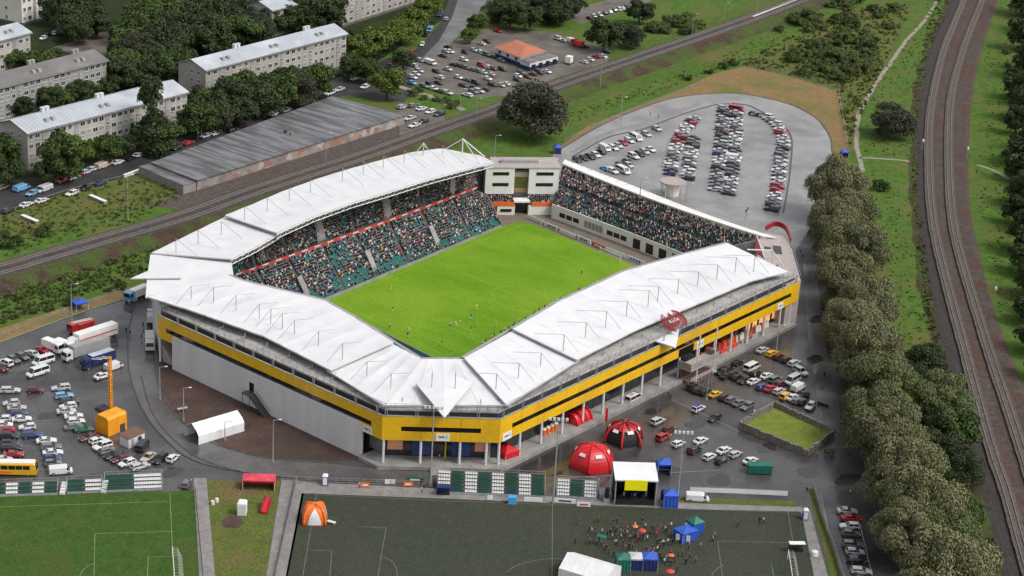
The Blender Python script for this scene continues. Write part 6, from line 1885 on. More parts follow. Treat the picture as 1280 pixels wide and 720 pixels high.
LP = [(160, 276, 15, 'tall pale lamp post on the bank above the railway'), (407, 212, 13, 'pale lamp post between the garage block and the railway'), (252, 172, 10, 'lamp post at the trees beside the garage block'),
      (575, 140, 9, 'lamp post where the dirt path meets the tracks'), (595, 152, 9, 'thin dark post beside the grass strip and the tracks'), (618, 200, 9, 'lamp post below the big round tree'), (750, 110, 12, 'trackside post at the foot of the bank'),
      (865, 45, 10, 'trackside post near the bushes'), (945, 22, 9, 'trackside post beside the long pale parapet'), (905, 25, 8, 'short trackside post beyond the tracks'),
      (229.5, 527, 9, 'pale lamp post on the mud beside the white tunnel tent'), (200, 500, 9, 'pale lamp post with the lit lamp at the kerb of the mud'), (341, 578, 11, 'pale lamp post on the mud beside the ring road'), (281, 551, 5, 'short white post in front of the tunnel tent'),
      (823, 470, 8, 'lamp post beside the projecting entrance'), (883, 500, 8, 'lamp post at the lower row of cars'), (970, 440, 8, 'lamp post at the top row of cars'), (90, 402, 11, 'lamp post beside the blue canopy'),
      (776, 150, 9, 'lamp post on the median of the car park road'), (800, 245, 9, 'lamp post behind the rim of the open stand, beside the pavilion'), (858, 252, 9, 'pale mast behind the rim of the open stand')]
for x, y, h, lb in LP:
    zz = 13.8 if (x, y) in ((800, 245), (858, 252)) else 0
    lamp_post(x, y, h if zz == 0 else 6, lb, group='lamp posts', z=zz)
for x, y, h, lb in ((538, 606, 19.5, 'floodlight mast at the end of the striped bleachers, on the entrance axis'), (691, 629, 21, 'floodlight mast in the gap between two striped bleachers'), (846, 630, 18, 'floodlight mast behind the blue tent beside the stage')):
    lamp_post(x, y, h, lb, 'floodlight mast', 'floodlight masts of the artificial pitch', 5, 'steel_grey', name='floodlight_mast', r=.16)
for x, y, h, lb in ((1152, 190, 4.0, 'white signal box post beside the ballast'), (1208, 200, 4.0, 'white signal post on the far side of the tracks'), (1243, 372, 2.5, 'low white cabinet post in the grass beyond the tracks'), (1174, 605, 3.0, 'dark trackside post beside the willow row')):
    p = at(x, y); t = thing('signal_post', lb, 'signal', p)
    MB().tube(p, p + Vector((0, 0, h)), .12, 6).build('post', 'steel_grey', t)
    MB().box(p.x, p.y, h, .7, .5, 1.0).build('signal_head', 'wall_white', t)
# ================================================================ trees and bushes
def crown_mesh(name, m, seed, blobs=26, leaves=3000, leaf=.12, flat=.85, droop=False, conical=0.0, low=-.55):
    """a crown of unit radius: leaf faces over the outer shells of many lumps of uneven size, gaps between"""
    r = np.random.default_rng(seed)
    C, R = [], []
    while len(C) < blobs:
        p = r.normal(size=3); p /= np.linalg.norm(p); p *= r.uniform(.25, .78) ** .7
        p[2] *= flat
        if p[2] < low: continue
        k = 1 - conical * max(0, p[2] + .4)
        C.append([p[0] * k, p[1] * k, p[2] * (1 + conical)]); R.append(r.uniform(.20, .42) * (1 - .35 * conical * max(0, p[2])))
    C, R = np.array(C), np.array(R)
    w = R ** 2; w /= w.sum()
    b = r.choice(blobs, leaves, p=w)
    d = r.normal(size=(leaves, 3)); d /= np.linalg.norm(d, axis=1)[:, None]
    d[:, 2] = np.where(d[:, 2] < -.35, -d[:, 2] * .6, d[:, 2])
    P = C[b] + d * (R[b] * r.uniform(.72, 1.06, leaves))[:, None]
    # faces lie roughly along the lump's surface, tipped about
    nrm = d + r.normal(scale=.55, size=d.shape); nrm /= np.linalg.norm(nrm, axis=1)[:, None]
    up = np.array([0, 0, 1.0]) + r.normal(scale=.4, size=d.shape)
    t = np.cross(nrm, up); t /= np.linalg.norm(t, axis=1)[:, None] + 1e-9
    s = np.cross(nrm, t)
    L = leaf * r.uniform(.6, 1.35, leaves)[:, None]
    asp = 1.9 if droop else 1.0
    a, bb = t * L * .6, s * L * .6 * asp
    V = np.stack([P - a * .5 - bb, P + a - bb * .2, P + a * .3 + bb, P - a + bb * .25], 1).reshape(-1, 3)
    F = np.arange(leaves * 4).reshape(-1, 4)
    return fast_mesh(name, V, F, [m])


def trunk_mesh(name, seed, spread=.5):
    rr = random.Random(seed); mb = MB()
    mb.tube((0, 0, -1.6), (.03, .02, -.3), .085, 7, r2=.06)
    for k in range(6):
        a = k * 1.05 + rr.uniform(-.3, .3); r = spread * rr.uniform(.6, 1.1)
        mb.tube((.03, .02, -.55 + .08 * k), (math.cos(a) * r, math.sin(a) * r, rr.uniform(.05, .5)), .035, 5, r2=.012)
    o = mb.build(name, 'bark'); me = o.data; bpy.data.objects.remove(o)
    return me


CROWNS = {
    'dark': [crown_mesh('crown', 'leaf_dark', 10 + i, 30, 6500, .085, low=-.8) for i in range(4)],
    'mid': [crown_mesh('crown', 'leaf_mid', 20 + i, 30, 6500, .085, low=-.8) for i in range(4)],
    'yellow': [crown_mesh('crown', 'leaf_yellow', 30 + i, 30, 6500, .085, low=-.8) for i in range(3)],
    'grey': [crown_mesh('crown', 'leaf_grey', 40 + i, 40, 15000, .05, .85, low=-.9) for i in range(2)],
    'conifer': [crown_mesh('crown', 'leaf_dark', 50 + i, 36, 8000, .07, 1.2, conical=.45, low=-.9) for i in range(2)],
    'willow': [crown_mesh('crown', 'leaf_willow', 60 + i, 50, 46000, .027, 1.0, droop=True, low=-.9) for i in range(4)],
    'willow_green': [crown_mesh('crown', 'leaf_willow_green', 70 + i, 50, 46000, .027, 1.0, droop=True, low=-.9) for i in range(3)],
    'shade': [crown_mesh('crown', 'leaf_dark', 80 + i, 44, 16000, .05, 1.0, low=-.9) for i in range(3)],
    'bush': [crown_mesh('crown', 'leaf_bush', 90 + i, 16, 2600, .10, .75, low=-.3) for i in range(4)],
    'darkbush': [crown_mesh('crown', 'leaf_mid', 95 + i, 16, 2600, .10, .75, low=-.3) for i in range(3)],
}
TRUNKS = [trunk_mesh('trunk', 5 + i) for i in range(3)]


def tree(px, py, w, kind, label, group, h=1.0, cat='tree', name='tree', lowtrunk=False):
    """crown centre in the photograph at (px, py), w pixels wide"""
    s = scale_at(at(px, py, 6)); R = w / s / 2 * 1.06
    bush = 'bush' in kind
    zc = R * (.42 if bush else .74 if kind in ('grey', 'shade') else .92) * h
    p = at(px, py, zc)
    t = thing(name, label, cat, (p.x, p.y, 0), random.uniform(0, 2 * PI), group)
    c = bpy.data.objects.new('crown', random.choice(CROWNS[kind])); COL.objects.link(c); c.parent = t
    c.location = (0, 0, zc); c.scale = (R, R * random.uniform(.9, 1.1), R * h * random.uniform(.92, 1.06) * (.9 if not bush else .8))
    if not bush:
        k = bpy.data.objects.new('trunk', random.choice(TRUNKS)); COL.objects.link(k); k.parent = t
        k.location = (0, 0, zc); q = zc / 1.6
        k.scale = (R * .9, R * .9, q)
    return t


# --- the olive willow row along the road
wl = [(1046, 234, 74, 'willow'), (1060, 268, 66, 'willow'), (1040, 290, 66, 'willow'), (1066, 318, 72, 'willow'), (1058, 352, 74, 'willow'), (1078, 385, 78, 'willow'), (1064, 408, 70, 'willow'), (1086, 440, 84, 'willow'), (1098, 480, 86, 'willow_green'), (1094, 520, 76, 'willow_green'),
      (1112, 548, 88, 'willow'), (1130, 596, 92, 'willow'), (1150, 640, 100, 'willow'), (1135, 665, 84, 'willow'), (1180, 668, 86, 'willow_green'), (1182, 716, 112, 'willow')]
for i, (x, y, w, k) in enumerate(wl):
    tree(x, y, w, k, 'tall olive-grey willow in the row beside the road, %s counted from the car park' % ordinal(i + 1), 'willows along the road', 1.15, name='willow_tree')
for x, y, w, k, lb in ((1160, 456, 58, 'shade', 'dark green tree behind the willow row, topmost of its clump'), (1180, 500, 76, 'willow_green', 'bushy green tree beside the ballast behind the willow row'), (1194, 540, 62, 'mid', 'mid green tree beside the ballast, leaning to the tracks'),
                       (1172, 565, 66, 'shade', 'dark tree in the gap behind the willows'), (1196, 586, 62, 'shade', 'dark tree nearest the brown slope of the tracks'), (1166, 520, 54, 'shade', 'dark tree squeezed between willow row and bushy green tree'), (1140, 470, 40, 'shade', 'dark crown hidden behind the middle willows'),
                       (1210, 640, 50, 'mid', 'small green tree on the slope below the dark trees'), (1224, 690, 52, 'mid', 'small green tree on the slope near the bottom of the picture')):
    tree(x, y, w, k, lb, 'trees between the willows and the tracks', 1.0)
# --- dark wood at the picture's edge beyond the tracks
for i, (x, y, w) in enumerate([(1292, -4, 60), (1284, 40, 46), (1290, 74, 50), (1276, 104, 40), (1290, 130, 56), (1272, 150, 36), (1288, 180, 54), (1274, 208, 38), (1290, 236, 58), (1272, 262, 38), (1290, 290, 56), (1280, 322, 44), (1296, 350, 56), (1290, 385, 42), (1300, 418, 50), (1302, 452, 46), (1310, 20, 60), (1312, 60, 60), (1312, 105, 60), (1312, 160, 60), (1312, 210, 60), (1314, 265, 60), (1316, 320, 60), (1318, 370, 56)]):
    tree(x, y, w, 'dark' if i % 4 else 'shade', 'dark green tree in the wood beyond the ballast bed, at the picture edge', 'wood beyond the ballast', 1.05)
# --- single trees
tree(1117, 152, 64, 'grey', 'lone round dark bushy tree on the meadow beside the trodden path', None, .78)
tree(668, 140, 92, 'grey', 'big round grey-green tree between the railway and the corner block', None, .95)
tree(484, 104, 46, 'yellow', 'yellow-green tree at the end of the garage block', None, .95)
tree(1100, 232, 26, 'darkbush', 'small dark bush on the grass beside the topmost willow', None, 1, 'bush', 'bush')
for x, y, w, k, lb in ((190, 152, 62, 'conifer', 'tall dark tree before the cream block, taller than the block'), (205, 168, 48, 'mid', 'light green tree leaning out beside the tall dark tree'), (80, 196, 62, 'mid', 'round bright tree before the cream block, nearest its gable'), (100, 188, 40, 'yellow', 'yellowish tree beside the round bright tree'), (132, 184, 44, 'mid', 'mid green tree at the middle of the cream block'), (152, 180, 34, 'dark', 'small dark tree before the cream block'),
                       (8, 190, 46, 'mid', 'green tree at the gable of the cream block'), (10, 214, 40, 'dark', 'dark tree at the street corner below the gable'), (58, 214, 34, 'dark', 'small dark tree at the gable foot of the cream block'),
                       (10, 300, 36, 'darkbush', 'dark bush on the bank above the tracks at the picture edge'), (57, 288, 28, 'darkbush', 'dark bush on the bank below the duct cover')):
    tree(x, y, w, k, lb, 'trees before the cream block', 1.05 if k != 'conifer' else 1.3, 'bush' if 'bush' in k else 'tree', 'bush' if 'bush' in k else 'tree')
# street trees climbing the hill
for i, (x, y, w) in enumerate([(450, 62, 44), (470, 52, 42), (488, 44, 42), (504, 36, 40), (520, 24, 38), (534, 12, 36), (540, -2, 34), (458, 88, 34), (442, 84, 34)]):
    tree(x, y, w, 'yellow' if i < 7 else 'mid', 'yellow-green street tree on the kerb of the climbing street' if i < 7 else 'mid green tree where the street meets the wood', 'street trees up the hill')
# wood between the blocks: every crown a tree of its own
spots = []
def grove(poly, step, kinds, lab, grp, wr=(42, 56), jit=.3, avoid=()):
    from mathutils.geometry import intersect_point_tri_2d
    xs = [q[0] for q in poly]; ys = [q[1] for q in poly]
    tris = tessellate_polygon([[Vector((x, y, 0)) for x, y in poly]])
    y = min(ys); row = 0
    while y <= max(ys):
        x = min(xs) + (step * .5 if row % 2 else 0)
        while x <= max(xs):
            qx, qy = x + random.uniform(-jit, jit) * step, y + random.uniform(-jit, jit) * step * .6
            inside = any(intersect_point_tri_2d(Vector((qx, qy)), Vector(poly[a]), Vector(poly[b]), Vector(poly[c])) for a, b, c in tris)
            if inside and not any(x0 <= qx <= x1 and y0 <= qy <= y1 for x0, y0, x1, y1 in avoid):
                spots.append((qx, qy))
                k = random.choice(kinds)
                tree(qx, qy, random.uniform(*wr), k, lab[k] if isinstance(lab, dict) else lab, grp)
            x += step
        y += step * .58; row += 1


def wl_(place): return {'dark': 'dense dark green tree in the wood ' + place, 'mid': 'mid green tree in the wood ' + place, 'grey': 'grey-green tree in the wood ' + place, 'yellow': 'yellow-green tree in the wood ' + place}
lab = wl_('behind the cream block')
grove([(146, 96), (150, 40), (190, 8), (230, -14), (336, -14), (336, 38), (232, 62), (222, 88), (180, 100)], 22, ['dark', 'dark', 'dark', 'mid', 'grey'], wl_('above the cream block, beside the courtyard'), 'wood between the blocks')
grove([(236, 112), (258, 118), (330, 108), (400, 92), (432, 88), (420, 100), (330, 132), (262, 152), (240, 150)], 22, ['dark', 'dark', 'mid', 'grey'], wl_('between pink-grey block and garage block'), 'wood between the blocks')
grove([(336, -14), (430, -14), (424, 30), (400, 22), (340, 36)], 22, ['dark', 'dark', 'grey'], wl_('above the pink-grey block, at the top edge'), 'wood between the blocks')
grove([(0, 126), (60, 112), (134, 100), (150, 108), (120, 116), (60, 132), (0, 148)], 20, ['mid', 'yellow', 'dark'], wl_('between the grey block and the cream block'), 'wood between the blocks', (28, 38))
grove([(0, 62), (40, 72), (70, 62), (72, 74), (40, 84), (0, 84)], 20, ['dark', 'mid'], wl_('between the bluish-roofed block and the grey block'), 'wood between the blocks', (28, 38))
grove([(70, 10), (112, -6), (128, 20), (120, 40), (84, 34)], 22, ['dark'], wl_('beside the courtyard cars'), 'wood between the blocks', (36, 48))
grove([(432, 40), (450, 44), (444, 66), (436, 84)], 18, ['dark'], wl_('at the street end of the pink-grey block'), 'wood between the blocks', (28, 34))
tree(240, 2, 40, 'yellow', lab['yellow'], 'wood between the blocks'); tree(205, 2, 40, 'yellow', lab['yellow'], 'wood between the blocks'); tree(222, 140, 34, 'dark', lab['dark'], 'wood between the blocks'); tree(322, 128, 44, 'mid', lab['mid'], 'wood between the blocks')
l2 = 'dark green tree in the clump above the gravel yard'
grove([(596, 4), (700, -8), (700, 14), (660, 30), (610, 28)], 22, ['dark', 'dark', 'grey'], {'dark': l2, 'grey': 'grey-green tree in the clump above the gravel yard'}, 'clump above the gravel yard', (32, 44))
for x, y, w, k, lb in ((597, 28, 30, 'mid', 'mid green tree at the street edge of the gravel yard'), (587, 44, 22, 'yellow', 'yellowish bush-like tree at the street corner of the gravel yard'), (702, 16, 36, 'dark', 'dark tree below the row of cars at the wood edge'), (718, 6, 34, 'dark', 'dark tree at the end of the row at the wood edge'), (756, 42, 46, 'dark', 'round dark tree at the end of the gravel yard'), (788, 46, 36, 'grey', 'grey-green tree between the dark tree and the tracks'), (800, 14, 34, 'dark', 'dark tree beyond the last car at the wood edge'), (504, 74, 30, 'dark', 'dark tree at the corner of the wet street')):
    tree(x, y, w, k, lb, 'trees round the gravel yard')
# bushes of the meadow and along the tracks
bl_ = {'bush': 'olive green bush on the rough meadow between the path and the tracks', 'darkbush': 'dark green bush on the rough meadow between the path and the tracks'}
def bushes(poly, n, wr, grp, lb, kinds=('bush', 'bush', 'darkbush')):
    from mathutils.geometry import intersect_point_tri_2d
    tris = tessellate_polygon([[Vector((x, y, 0)) for x, y in poly]])
    xs = [q[0] for q in poly]; ys = [q[1] for q in poly]; k = 0
    while k < n:
        x, y = random.uniform(min(xs), max(xs)), random.uniform(min(ys), max(ys))
        if not any(intersect_point_tri_2d(Vector((x, y)), Vector(poly[a]), Vector(poly[b]), Vector(poly[c])) for a, b, c in tris): continue
        kd = random.choice(kinds)
        w_ = random.uniform(*wr); tree(x, y, w_, kd, ('large ' if w_ > sum(wr) / 2 else 'small ') + lb[kd], grp, 1, 'bush', 'bush'); k += 1


bushes([(980, 92), (1000, 62), (1050, 40), (1092, 44), (1096, 66), (1080, 84), (1050, 104), (1010, 94)], 44, (14, 30), 'bushes on the meadow', {k: v.replace('rough meadow between the path and the tracks', 'rough meadow beside the dry grass') for k, v in bl_.items()})
bushes([(990, 22), (1040, 4), (1120, 0), (1116, 34), (1060, 44), (1000, 40)], 18, (12, 26), 'bushes on the meadow', {k: v.replace('rough meadow between the path and the tracks', 'rough meadow beside the trodden path') for k, v in bl_.items()})
bushes([(966, 34), (1010, 16), (1060, -4), (1090, -4), (1030, 22), (980, 40)], 10, (14, 24), 'bushes on the meadow', bl_)
b2 = {'bush': 'green bush on the far bank of the railway', 'darkbush': 'dark bush on the far bank of the railway', 'grey': ''}
bushes([(800, 34), (880, 10), (884, 30), (830, 46), (804, 50)], 12, (16, 28), 'bushes on the far railway bank', b2)
for x, y, w in ((859, 97, 14), (886, 89, 13), (905, 82, 16), (918, 78, 16)): tree(x, y, w, 'darkbush', 'small dark bush between the green field and the dry grass', 'bushes at the dry grass', 1, 'bush', 'bush')
for x, y, w in ((18, 396, 12), (42, 389, 12), (61, 385, 15), (85, 378, 16), (150, 356, 20), (135, 362, 12)): tree(x, y, w, 'darkbush', 'small dark bush where the slope meets the dry strip beside the lorries', 'bushes at the slope foot', 1, 'bush', 'bush')
b3 = {'bush': 'low green shrub on the yard slope beside the gravel cars', 'darkbush': 'low dark shrub on the yard slope beside the gravel cars'}
bushes([(508, 108), (560, 124), (586, 128), (566, 136), (510, 120)], 9, (8, 16), 'shrubs below the gravel yard', b3)
# tufts and low scrub roughening the open grass: nobody could count it
def scrub(poly, n, m, size, nm='scrub'):
    from mathutils.geometry import intersect_point_tri_2d
    tris = tessellate_polygon([[Vector((x, y, 0)) for x, y in poly]])
    T = [[Vector(poly[i]) for i in t] for t in tris]
    A = np.array([abs((b - a).cross(c - a)) for a, b, c in T]); A /= A.sum()
    V = []
    for k in RNG.choice(len(T), n, p=A):
        a, b, c = T[k]; u, v = RNG.random(2)
        if u + v > 1: u, v = 1 - u, 1 - v
        q = a + (b - a) * u + (c - a) * v; p = at(q.x, q.y)
        s = size * RNG.uniform(.4, 1.5)
        for j in range(5):
            th, r, h = RNG.uniform(0, 6.28), s * RNG.uniform(.2, .8), s * RNG.uniform(.4, 1.0)
            x, y = p.x + r * math.cos(th), p.y + r * math.sin(th); w = s * .38; e = th + 1.57
            V += [(x - w * math.cos(e), y - w * math.sin(e), .02), (x + w * math.cos(e), y + w * math.sin(e), .02), (x + w * .8 * math.cos(e) + .3 * s * math.cos(th), y + w * .8 * math.sin(e) + .3 * s * math.sin(th), h), (x - w * .8 * math.cos(e), y - w * .8 * math.sin(e), h)]
    V = np.array(V); o = bpy.data.objects.new(nm, fast_mesh(nm, V, np.arange(len(V)).reshape(-1, 4), [m])); COL.objects.link(o)
    tag(o, 'rough tufts and low scrub in the open grass', None, None, 'stuff')


scrub([(925, 82), (960, 60), (1060, 10), (1140, 6), (1100, 90), (1074, 150), (1060, 190), (1047, 112), (985, 93)], 1200, 'leaf_bush', .9)
scrub([(1085, 215), (1150, 210), (1158, 330), (1176, 440), (1120, 440), (1096, 330)], 320, 'leaf_tuft', .45)
scrub([(690, 150), (880, 80), (960, 44), (1040, 8), (925, 80), (760, 138), (640, 190)], 500, 'leaf_tuft', .5)
scrub([(0, 360), (240, 285), (320, 262), (240, 320), (60, 385), (0, 405)], 1000, 'leaf_bush', .8)
scrub([(0, 262), (175, 220), (235, 240), (180, 276), (0, 322)], 700, 'leaf_bush', .6)
scrub([(1086, 110), (1130, 60), (1160, 0), (1200, -10), (1150, 120), (1146, 200), (1080, 190)], 450, 'leaf_tuft', .5)
scrub([(1230, 60), (1265, 40), (1262, 220), (1280, 400), (1250, 390), (1218, 240)], 320, 'leaf_tuft', .45)
scrub([(1165, 0), (1192, 0), (1164, 60), (1150, 120), (1146, 240), (1168, 400), (1196, 500), (1180, 470), (1158, 400), (1140, 240), (1144, 110)], 600, 'leaf_bush', .7)
b4 = {'bush': 'green shrub in the grass beyond the ballast bed', 'darkbush': 'dark shrub in the grass beyond the ballast bed'}
bushes([(1252, 40), (1262, 120), (1254, 220), (1262, 300), (1276, 380), (1268, 300), (1262, 200), (1268, 90)], 10, (10, 18), 'shrubs beyond the ballast', b4)
# ================================================================ tents, stage, bleachers, fences, furniture
UPX, UPY = (AX[0][0], AX[0][1]), None
VD = Vector((AX[2][0], AX[2][1], 0)).normalized()        # plan direction away from the camera
VR = Vector((VD.y, -VD.x, 0))                             # to its right


def loc_frame(px, py, dx, dy, z=0.1):
    p = at(px, py); p.z = z
    return p, heading(px, py, dx, dy)


mat('fabric_crimson', (0.42, 0.012, 0.02), (0.32, 0.01, 0.016), 0.5, 0.4)
mat('cloth_tentred', (0.62, 0.06, 0.09), (0.5, 0.04, 0.07), 0.6, 0.45)
mat('lawn_turf', (0.17, 0.205, 0.04), (0.125, 0.16, 0.03), 0.4, 0.9, spec=0.1, fine=(2.2, .25))
# ---------------------------------------------------------------- striped bleachers along the pitches
def bleacher(x0, y0, x1, y1, secs, label, rows=5, depth=4.2, h=2.3, group='striped bleachers'):
    """secs: string of g (green) / w (white) / k (blank) blocks from one end to the other"""
    a, b = at(x0, y0), at(x1, y1); a.z = b.z = .12
    d = (b - a); L = d.length; d.normalize(); n = Vector((-d.y, d.x, 0)); n = n if n.dot(VD) > 0 else -n
    t = thing('bleacher', label, 'bleacher', a, 0, group)
    P = lambda s, o, z: a + d * s + n * o + Vector((0, 0, z))
    rd, rh = depth / rows, h / rows
    for r in range(rows):
        mb = MB(); mb.hexa([P(0, r * rd, 0), P(L, r * rd, 0), P(L, (r + 1) * rd - .02, 0), P(0, (r + 1) * rd - .02, 0)], [P(0, r * rd, rh * (r + .6)), P(L, r * rd, rh * (r + .6)), P(L, (r + 1) * rd - .02, rh * (r + .6)), P(0, (r + 1) * rd - .02, rh * (r + .6))])
        mb.build('step', 'concrete_dark', t)
    S = []
    ns = len(secs)
    for i, c in enumerate(secs):
        if c == 'k': continue
        s0, s1 = L * i / ns + .15, L * (i + 1) / ns - .15
        mb = MB(); m = int((s1 - s0) / .5)
        for r in range(rows):
            for k in range(m):
                s = s0 + (s1 - s0) * (k + .5) / m; zb = rh * (r + .6)
                for (o0, o1, z0, z1) in ((r * rd + .12, r * rd + .52, zb + .30, zb + .38), (r * rd + .5, r * rd + .58, zb + .30, zb + .75)):
                    mb.hexa([P(s - .235, o0, z0), P(s + .235, o0, z0), P(s + .235, o1, z0), P(s - .235, o1, z0)], [P(s - .235, o0, z1), P(s + .235, o0, z1), P(s + .235, o1, z1), P(s - .235, o1, z1)])
        tag(mb.build('seats', 'seat_white' if c == 'w' else 'seat_green', t), kind='stuff')
    mb = MB()
    for s in np.linspace(0, L, max(2, int(L / 2.5))):
        mb.tube(P(s, depth, 0), P(s, depth + .1, h + 1.2), .05, 4)
    mb.tube(P(0, depth + .1, h + 1.2), P(L, depth + .1, h + 1.2), .05, 4); mb.tube(P(0, depth + .1, h + .6), P(L, depth + .1, h + .6), .04, 4)
    for s in (0, L):
        mb.tube(P(s, 0, 1.1), P(s, depth, h + 1.2), .05, 4); mb.tube(P(s, 0, 0), P(s, 0, 1.1), .05, 4)
    mb.build('railing', 'steel_grey', t)
    ft = MB(); ft.hexa([P(0, -.12, 0), P(L, -.12, 0), P(L, -.04, 0), P(0, -.04, 0)], [P(0, -.12, .55), P(L, -.12, .55), P(L, -.04, .55), P(0, -.04, .55)]); ft.build('front_board', 'steel_grey', t)
    return t


mat('seat_green', (0.012, 0.085, 0.062), (0.009, 0.065, 0.048), 0.5, 0.5)
bleacher(546, 617, 681, 623, 'wgwgwgwg', 'long bleacher striped green and white, left of the floodlight mast gap', 6, 5.4, 2.8)
bleacher(695, 622, 746, 625.5, 'wgw', 'short bleacher of white, green and white seats beside the stage')
bleacher(-60, 623, 72, 619, 'wgwgwgwg', 'bleacher along the grass field at the picture edge, beside the coach', 3, 3.0, 1.5)
bleacher(84, 618, 128, 616, 'gw', 'short bleacher between two white stair gaps along the grass field', 3, 3.0, 1.6)
bleacher(131, 616, 203, 613, 'gw', 'bleacher of one green and one white block along the grass field, nearest the footpath', 4, 3.8, 2.0)
for x, y, lb in ((78, 618, 'white stair tower between the bleachers beside the coach'), (129.5, 616, 'white stair tower between the two short bleachers')):
    p = at(x, y); t = thing('stair_tower', lb, 'stair', p)
    for k in range(4): MB().box(p.x + VD.x * k * .7, p.y + VD.y * k * .7, .1, 1.2, .7, .5 + .45 * k, math.atan2(VR.y, VR.x)).build('step', 'wall_panel', t)


# ---------------------------------------------------------------- stage with its screen
def oriented(px, py, dx=1, dy=.03, z=.12):
    p = at(px, py); p.z = z; a = heading(px, py, dx, dy)
    d = Vector((math.cos(a), math.sin(a), 0)); n = Vector((-d.y, d.x, 0)); n = n if n.dot(VD) > 0 else -n
    return lambda s, o, zz: p + d * s + n * o + Vector((0, 0, zz)), a, p


def ob(mb, P, s0, s1, o0, o1, z0, z1, mi=0):
    return mb.hexa([P(s0, o0, z0), P(s1, o0, z0), P(s1, o1, z0), P(s0, o1, z0)], [P(s0, o0, z1), P(s1, o0, z1), P(s1, o1, z1), P(s0, o1, z1)], mi)


P, a, p = oriented(793, 632)
t = thing('stage', 'open-air stage with white roof, black walls and a yellow banner above its mouth', 'stage', p)
ob(MB(), P, -4.6, 4.6, 0, 6.5, 0, 1.2).build('deck', 'fabric_black', t)
ob(MB(), P, -4.6, 4.6, 6.3, 6.5, 1.2, 6.6).build('back_wall', 'fabric_black', t)
for s in (-4.6, 4.4): ob(MB(), P, s, s + .2, .4, 6.3, 1.2, 6.4).build('side_wall', 'fabric_black', t)
MB().slab([P(-5, -.4, 6.6), P(5, -.4, 6.6), P(5, 6.9, 7.6), P(-5, 6.9, 7.6)], .3).build('roof', 'fabric_white', t)
for s in (-4.7, 4.7):
    for o in (0, 6.4): MB().tube(P(s, o, 0), P(s, o, 6.6), .16, 6).build('tower_leg', 'steel_grey', t)
mat('banner_yellow', (0.88, 0.82, 0.0), (0.80, 0.74, 0.0), 0.6, 0.5)
ob(MB(), P, -2.7, 2.5, -.62, -.5, 4.1, 6.7).build('banner', 'banner_yellow', t)
for k in range(9):
    s = -3.4 + k * .85; ob(MB(), P, s, s + .5, 1.2 + (k % 3) * 1.1, 1.7 + (k % 3) * 1.1, 1.2, 1.8 + (k % 4) * .25).build('amplifier', ['fabric_black', 'steel_grey', 'plastic_dark'][k % 3], t)
for k in range(6):
    s = -3.8 + k * 1.4; q = P(s, .5, 6.1); MB().box(q.x, q.y, q.z, .35, .35, .4).build('stage_lamp', 'steel_grey', t)
for s, lb in ((-6.4, 'black loudspeaker tower at the bleacher side of the stage'), (6.6, 'black loudspeaker tower between the stage and the blue tent')):
    q = P(s, 1.5, 0); t2 = thing('speaker_tower', lb, 'loudspeaker', q)
    ob(MB(), P, s - .7, s + .7, .8, 2.2, 0, .9).build('base', 'steel_grey', t2)
    ob(MB(), P, s - .45, s + .45, 1.1, 1.9, .9, 3.4).build('cabinet', 'fabric_black', t2)
t3 = thing('ramp_platform', 'grey scaffold platform between the short bleacher and the stage', 'platform', P(-6.4, 3, 0))
ob(MB(), P, -8, -5, 2.6, 6.2, 0, 1.1).build('deck', 'steel_grey', t3)
for s in (-7.9, -5.1): MB().tube(P(s, 6.1, 0), P(s, 6.1, 3.6), .1, 5).build('post', 'steel_white', t3)


# ---------------------------------------------------------------- tents
def sweep(path, r, n=8, r1=None):
    """a smooth tube swept along a path"""
    rings = []
    for i, p in enumerate(path):
        a, b = path[max(0, i - 1)], path[min(len(path) - 1, i + 1)]
        d = (b - a).normalized(); u = d.cross(Vector((0.31, 0.95, 0.05))).normalized(); w = d.cross(u)
        rr = lerp(r, r1 if r1 is not None else r, i / (len(path) - 1))
        rings.append([p + u * (rr * math.cos(2 * PI * k / n)) + w * (rr * math.sin(2 * PI * k / n)) for k in range(n)])
    return MB().loft(rings)


def pagoda(px, py, w, h, m, label, roofm=None, ridge=1.0, walls=(1, 1, 1, 1), d=(1, .03), group=None, cat='tent', dep=None, name='canopy_tent'):
    """square tent: four legs, a hipped cloth roof with a valance, cloth walls on some sides"""
    P, a, p = oriented(px, py, *d)
    dep = dep or w
    t = thing(name, label, cat, p, 0, group)
    c = [(-w / 2, 0), (w / 2, 0), (w / 2, dep), (-w / 2, dep)]
    rb = MB(); lo = [P(x * 1.04, dep / 2 + (y - dep / 2) * 1.04, h) for x, y in c]; vl = [q - Vector((0, 0, .35)) for q in lo]
    top = P(0, dep / 2, h + ridge)
    rb.add(lo + vl + [top], [(0, 1, 8), (1, 2, 8), (2, 3, 8), (3, 0, 8)] + [(i, 4 + i, 4 + (i + 1) % 4, (i + 1) % 4) for i in range(4)])
    rb.build('roof_cloth', roofm or m, t)
    for x, y in c: MB().tube(P(x, y, 0), P(x, y, h), .06, 5).build('leg', 'steel_white', t)
    for i, on in enumerate(walls):
        if not on: continue
        (x0, y0), (x1, y1) = c[i], c[(i + 1) % 4]
        wv = MB(); K = 8; r0 = []
        for k in range(K + 1):
            q = k / K; bx = .06 * (1 if k % 2 else -1)
            r0.append((lerp(x0, x1, q) + (bx if i % 2 else 0), lerp(y0, y1, q) + (bx if not i % 2 else 0)))
        for k in range(K):
            wv.quad(P(*r0[k], .05), P(*r0[k + 1], .05), P(*r0[k + 1], h - .1), P(*r0[k], h - .1))
        wv.build('wall_cloth', m, t)
    return t


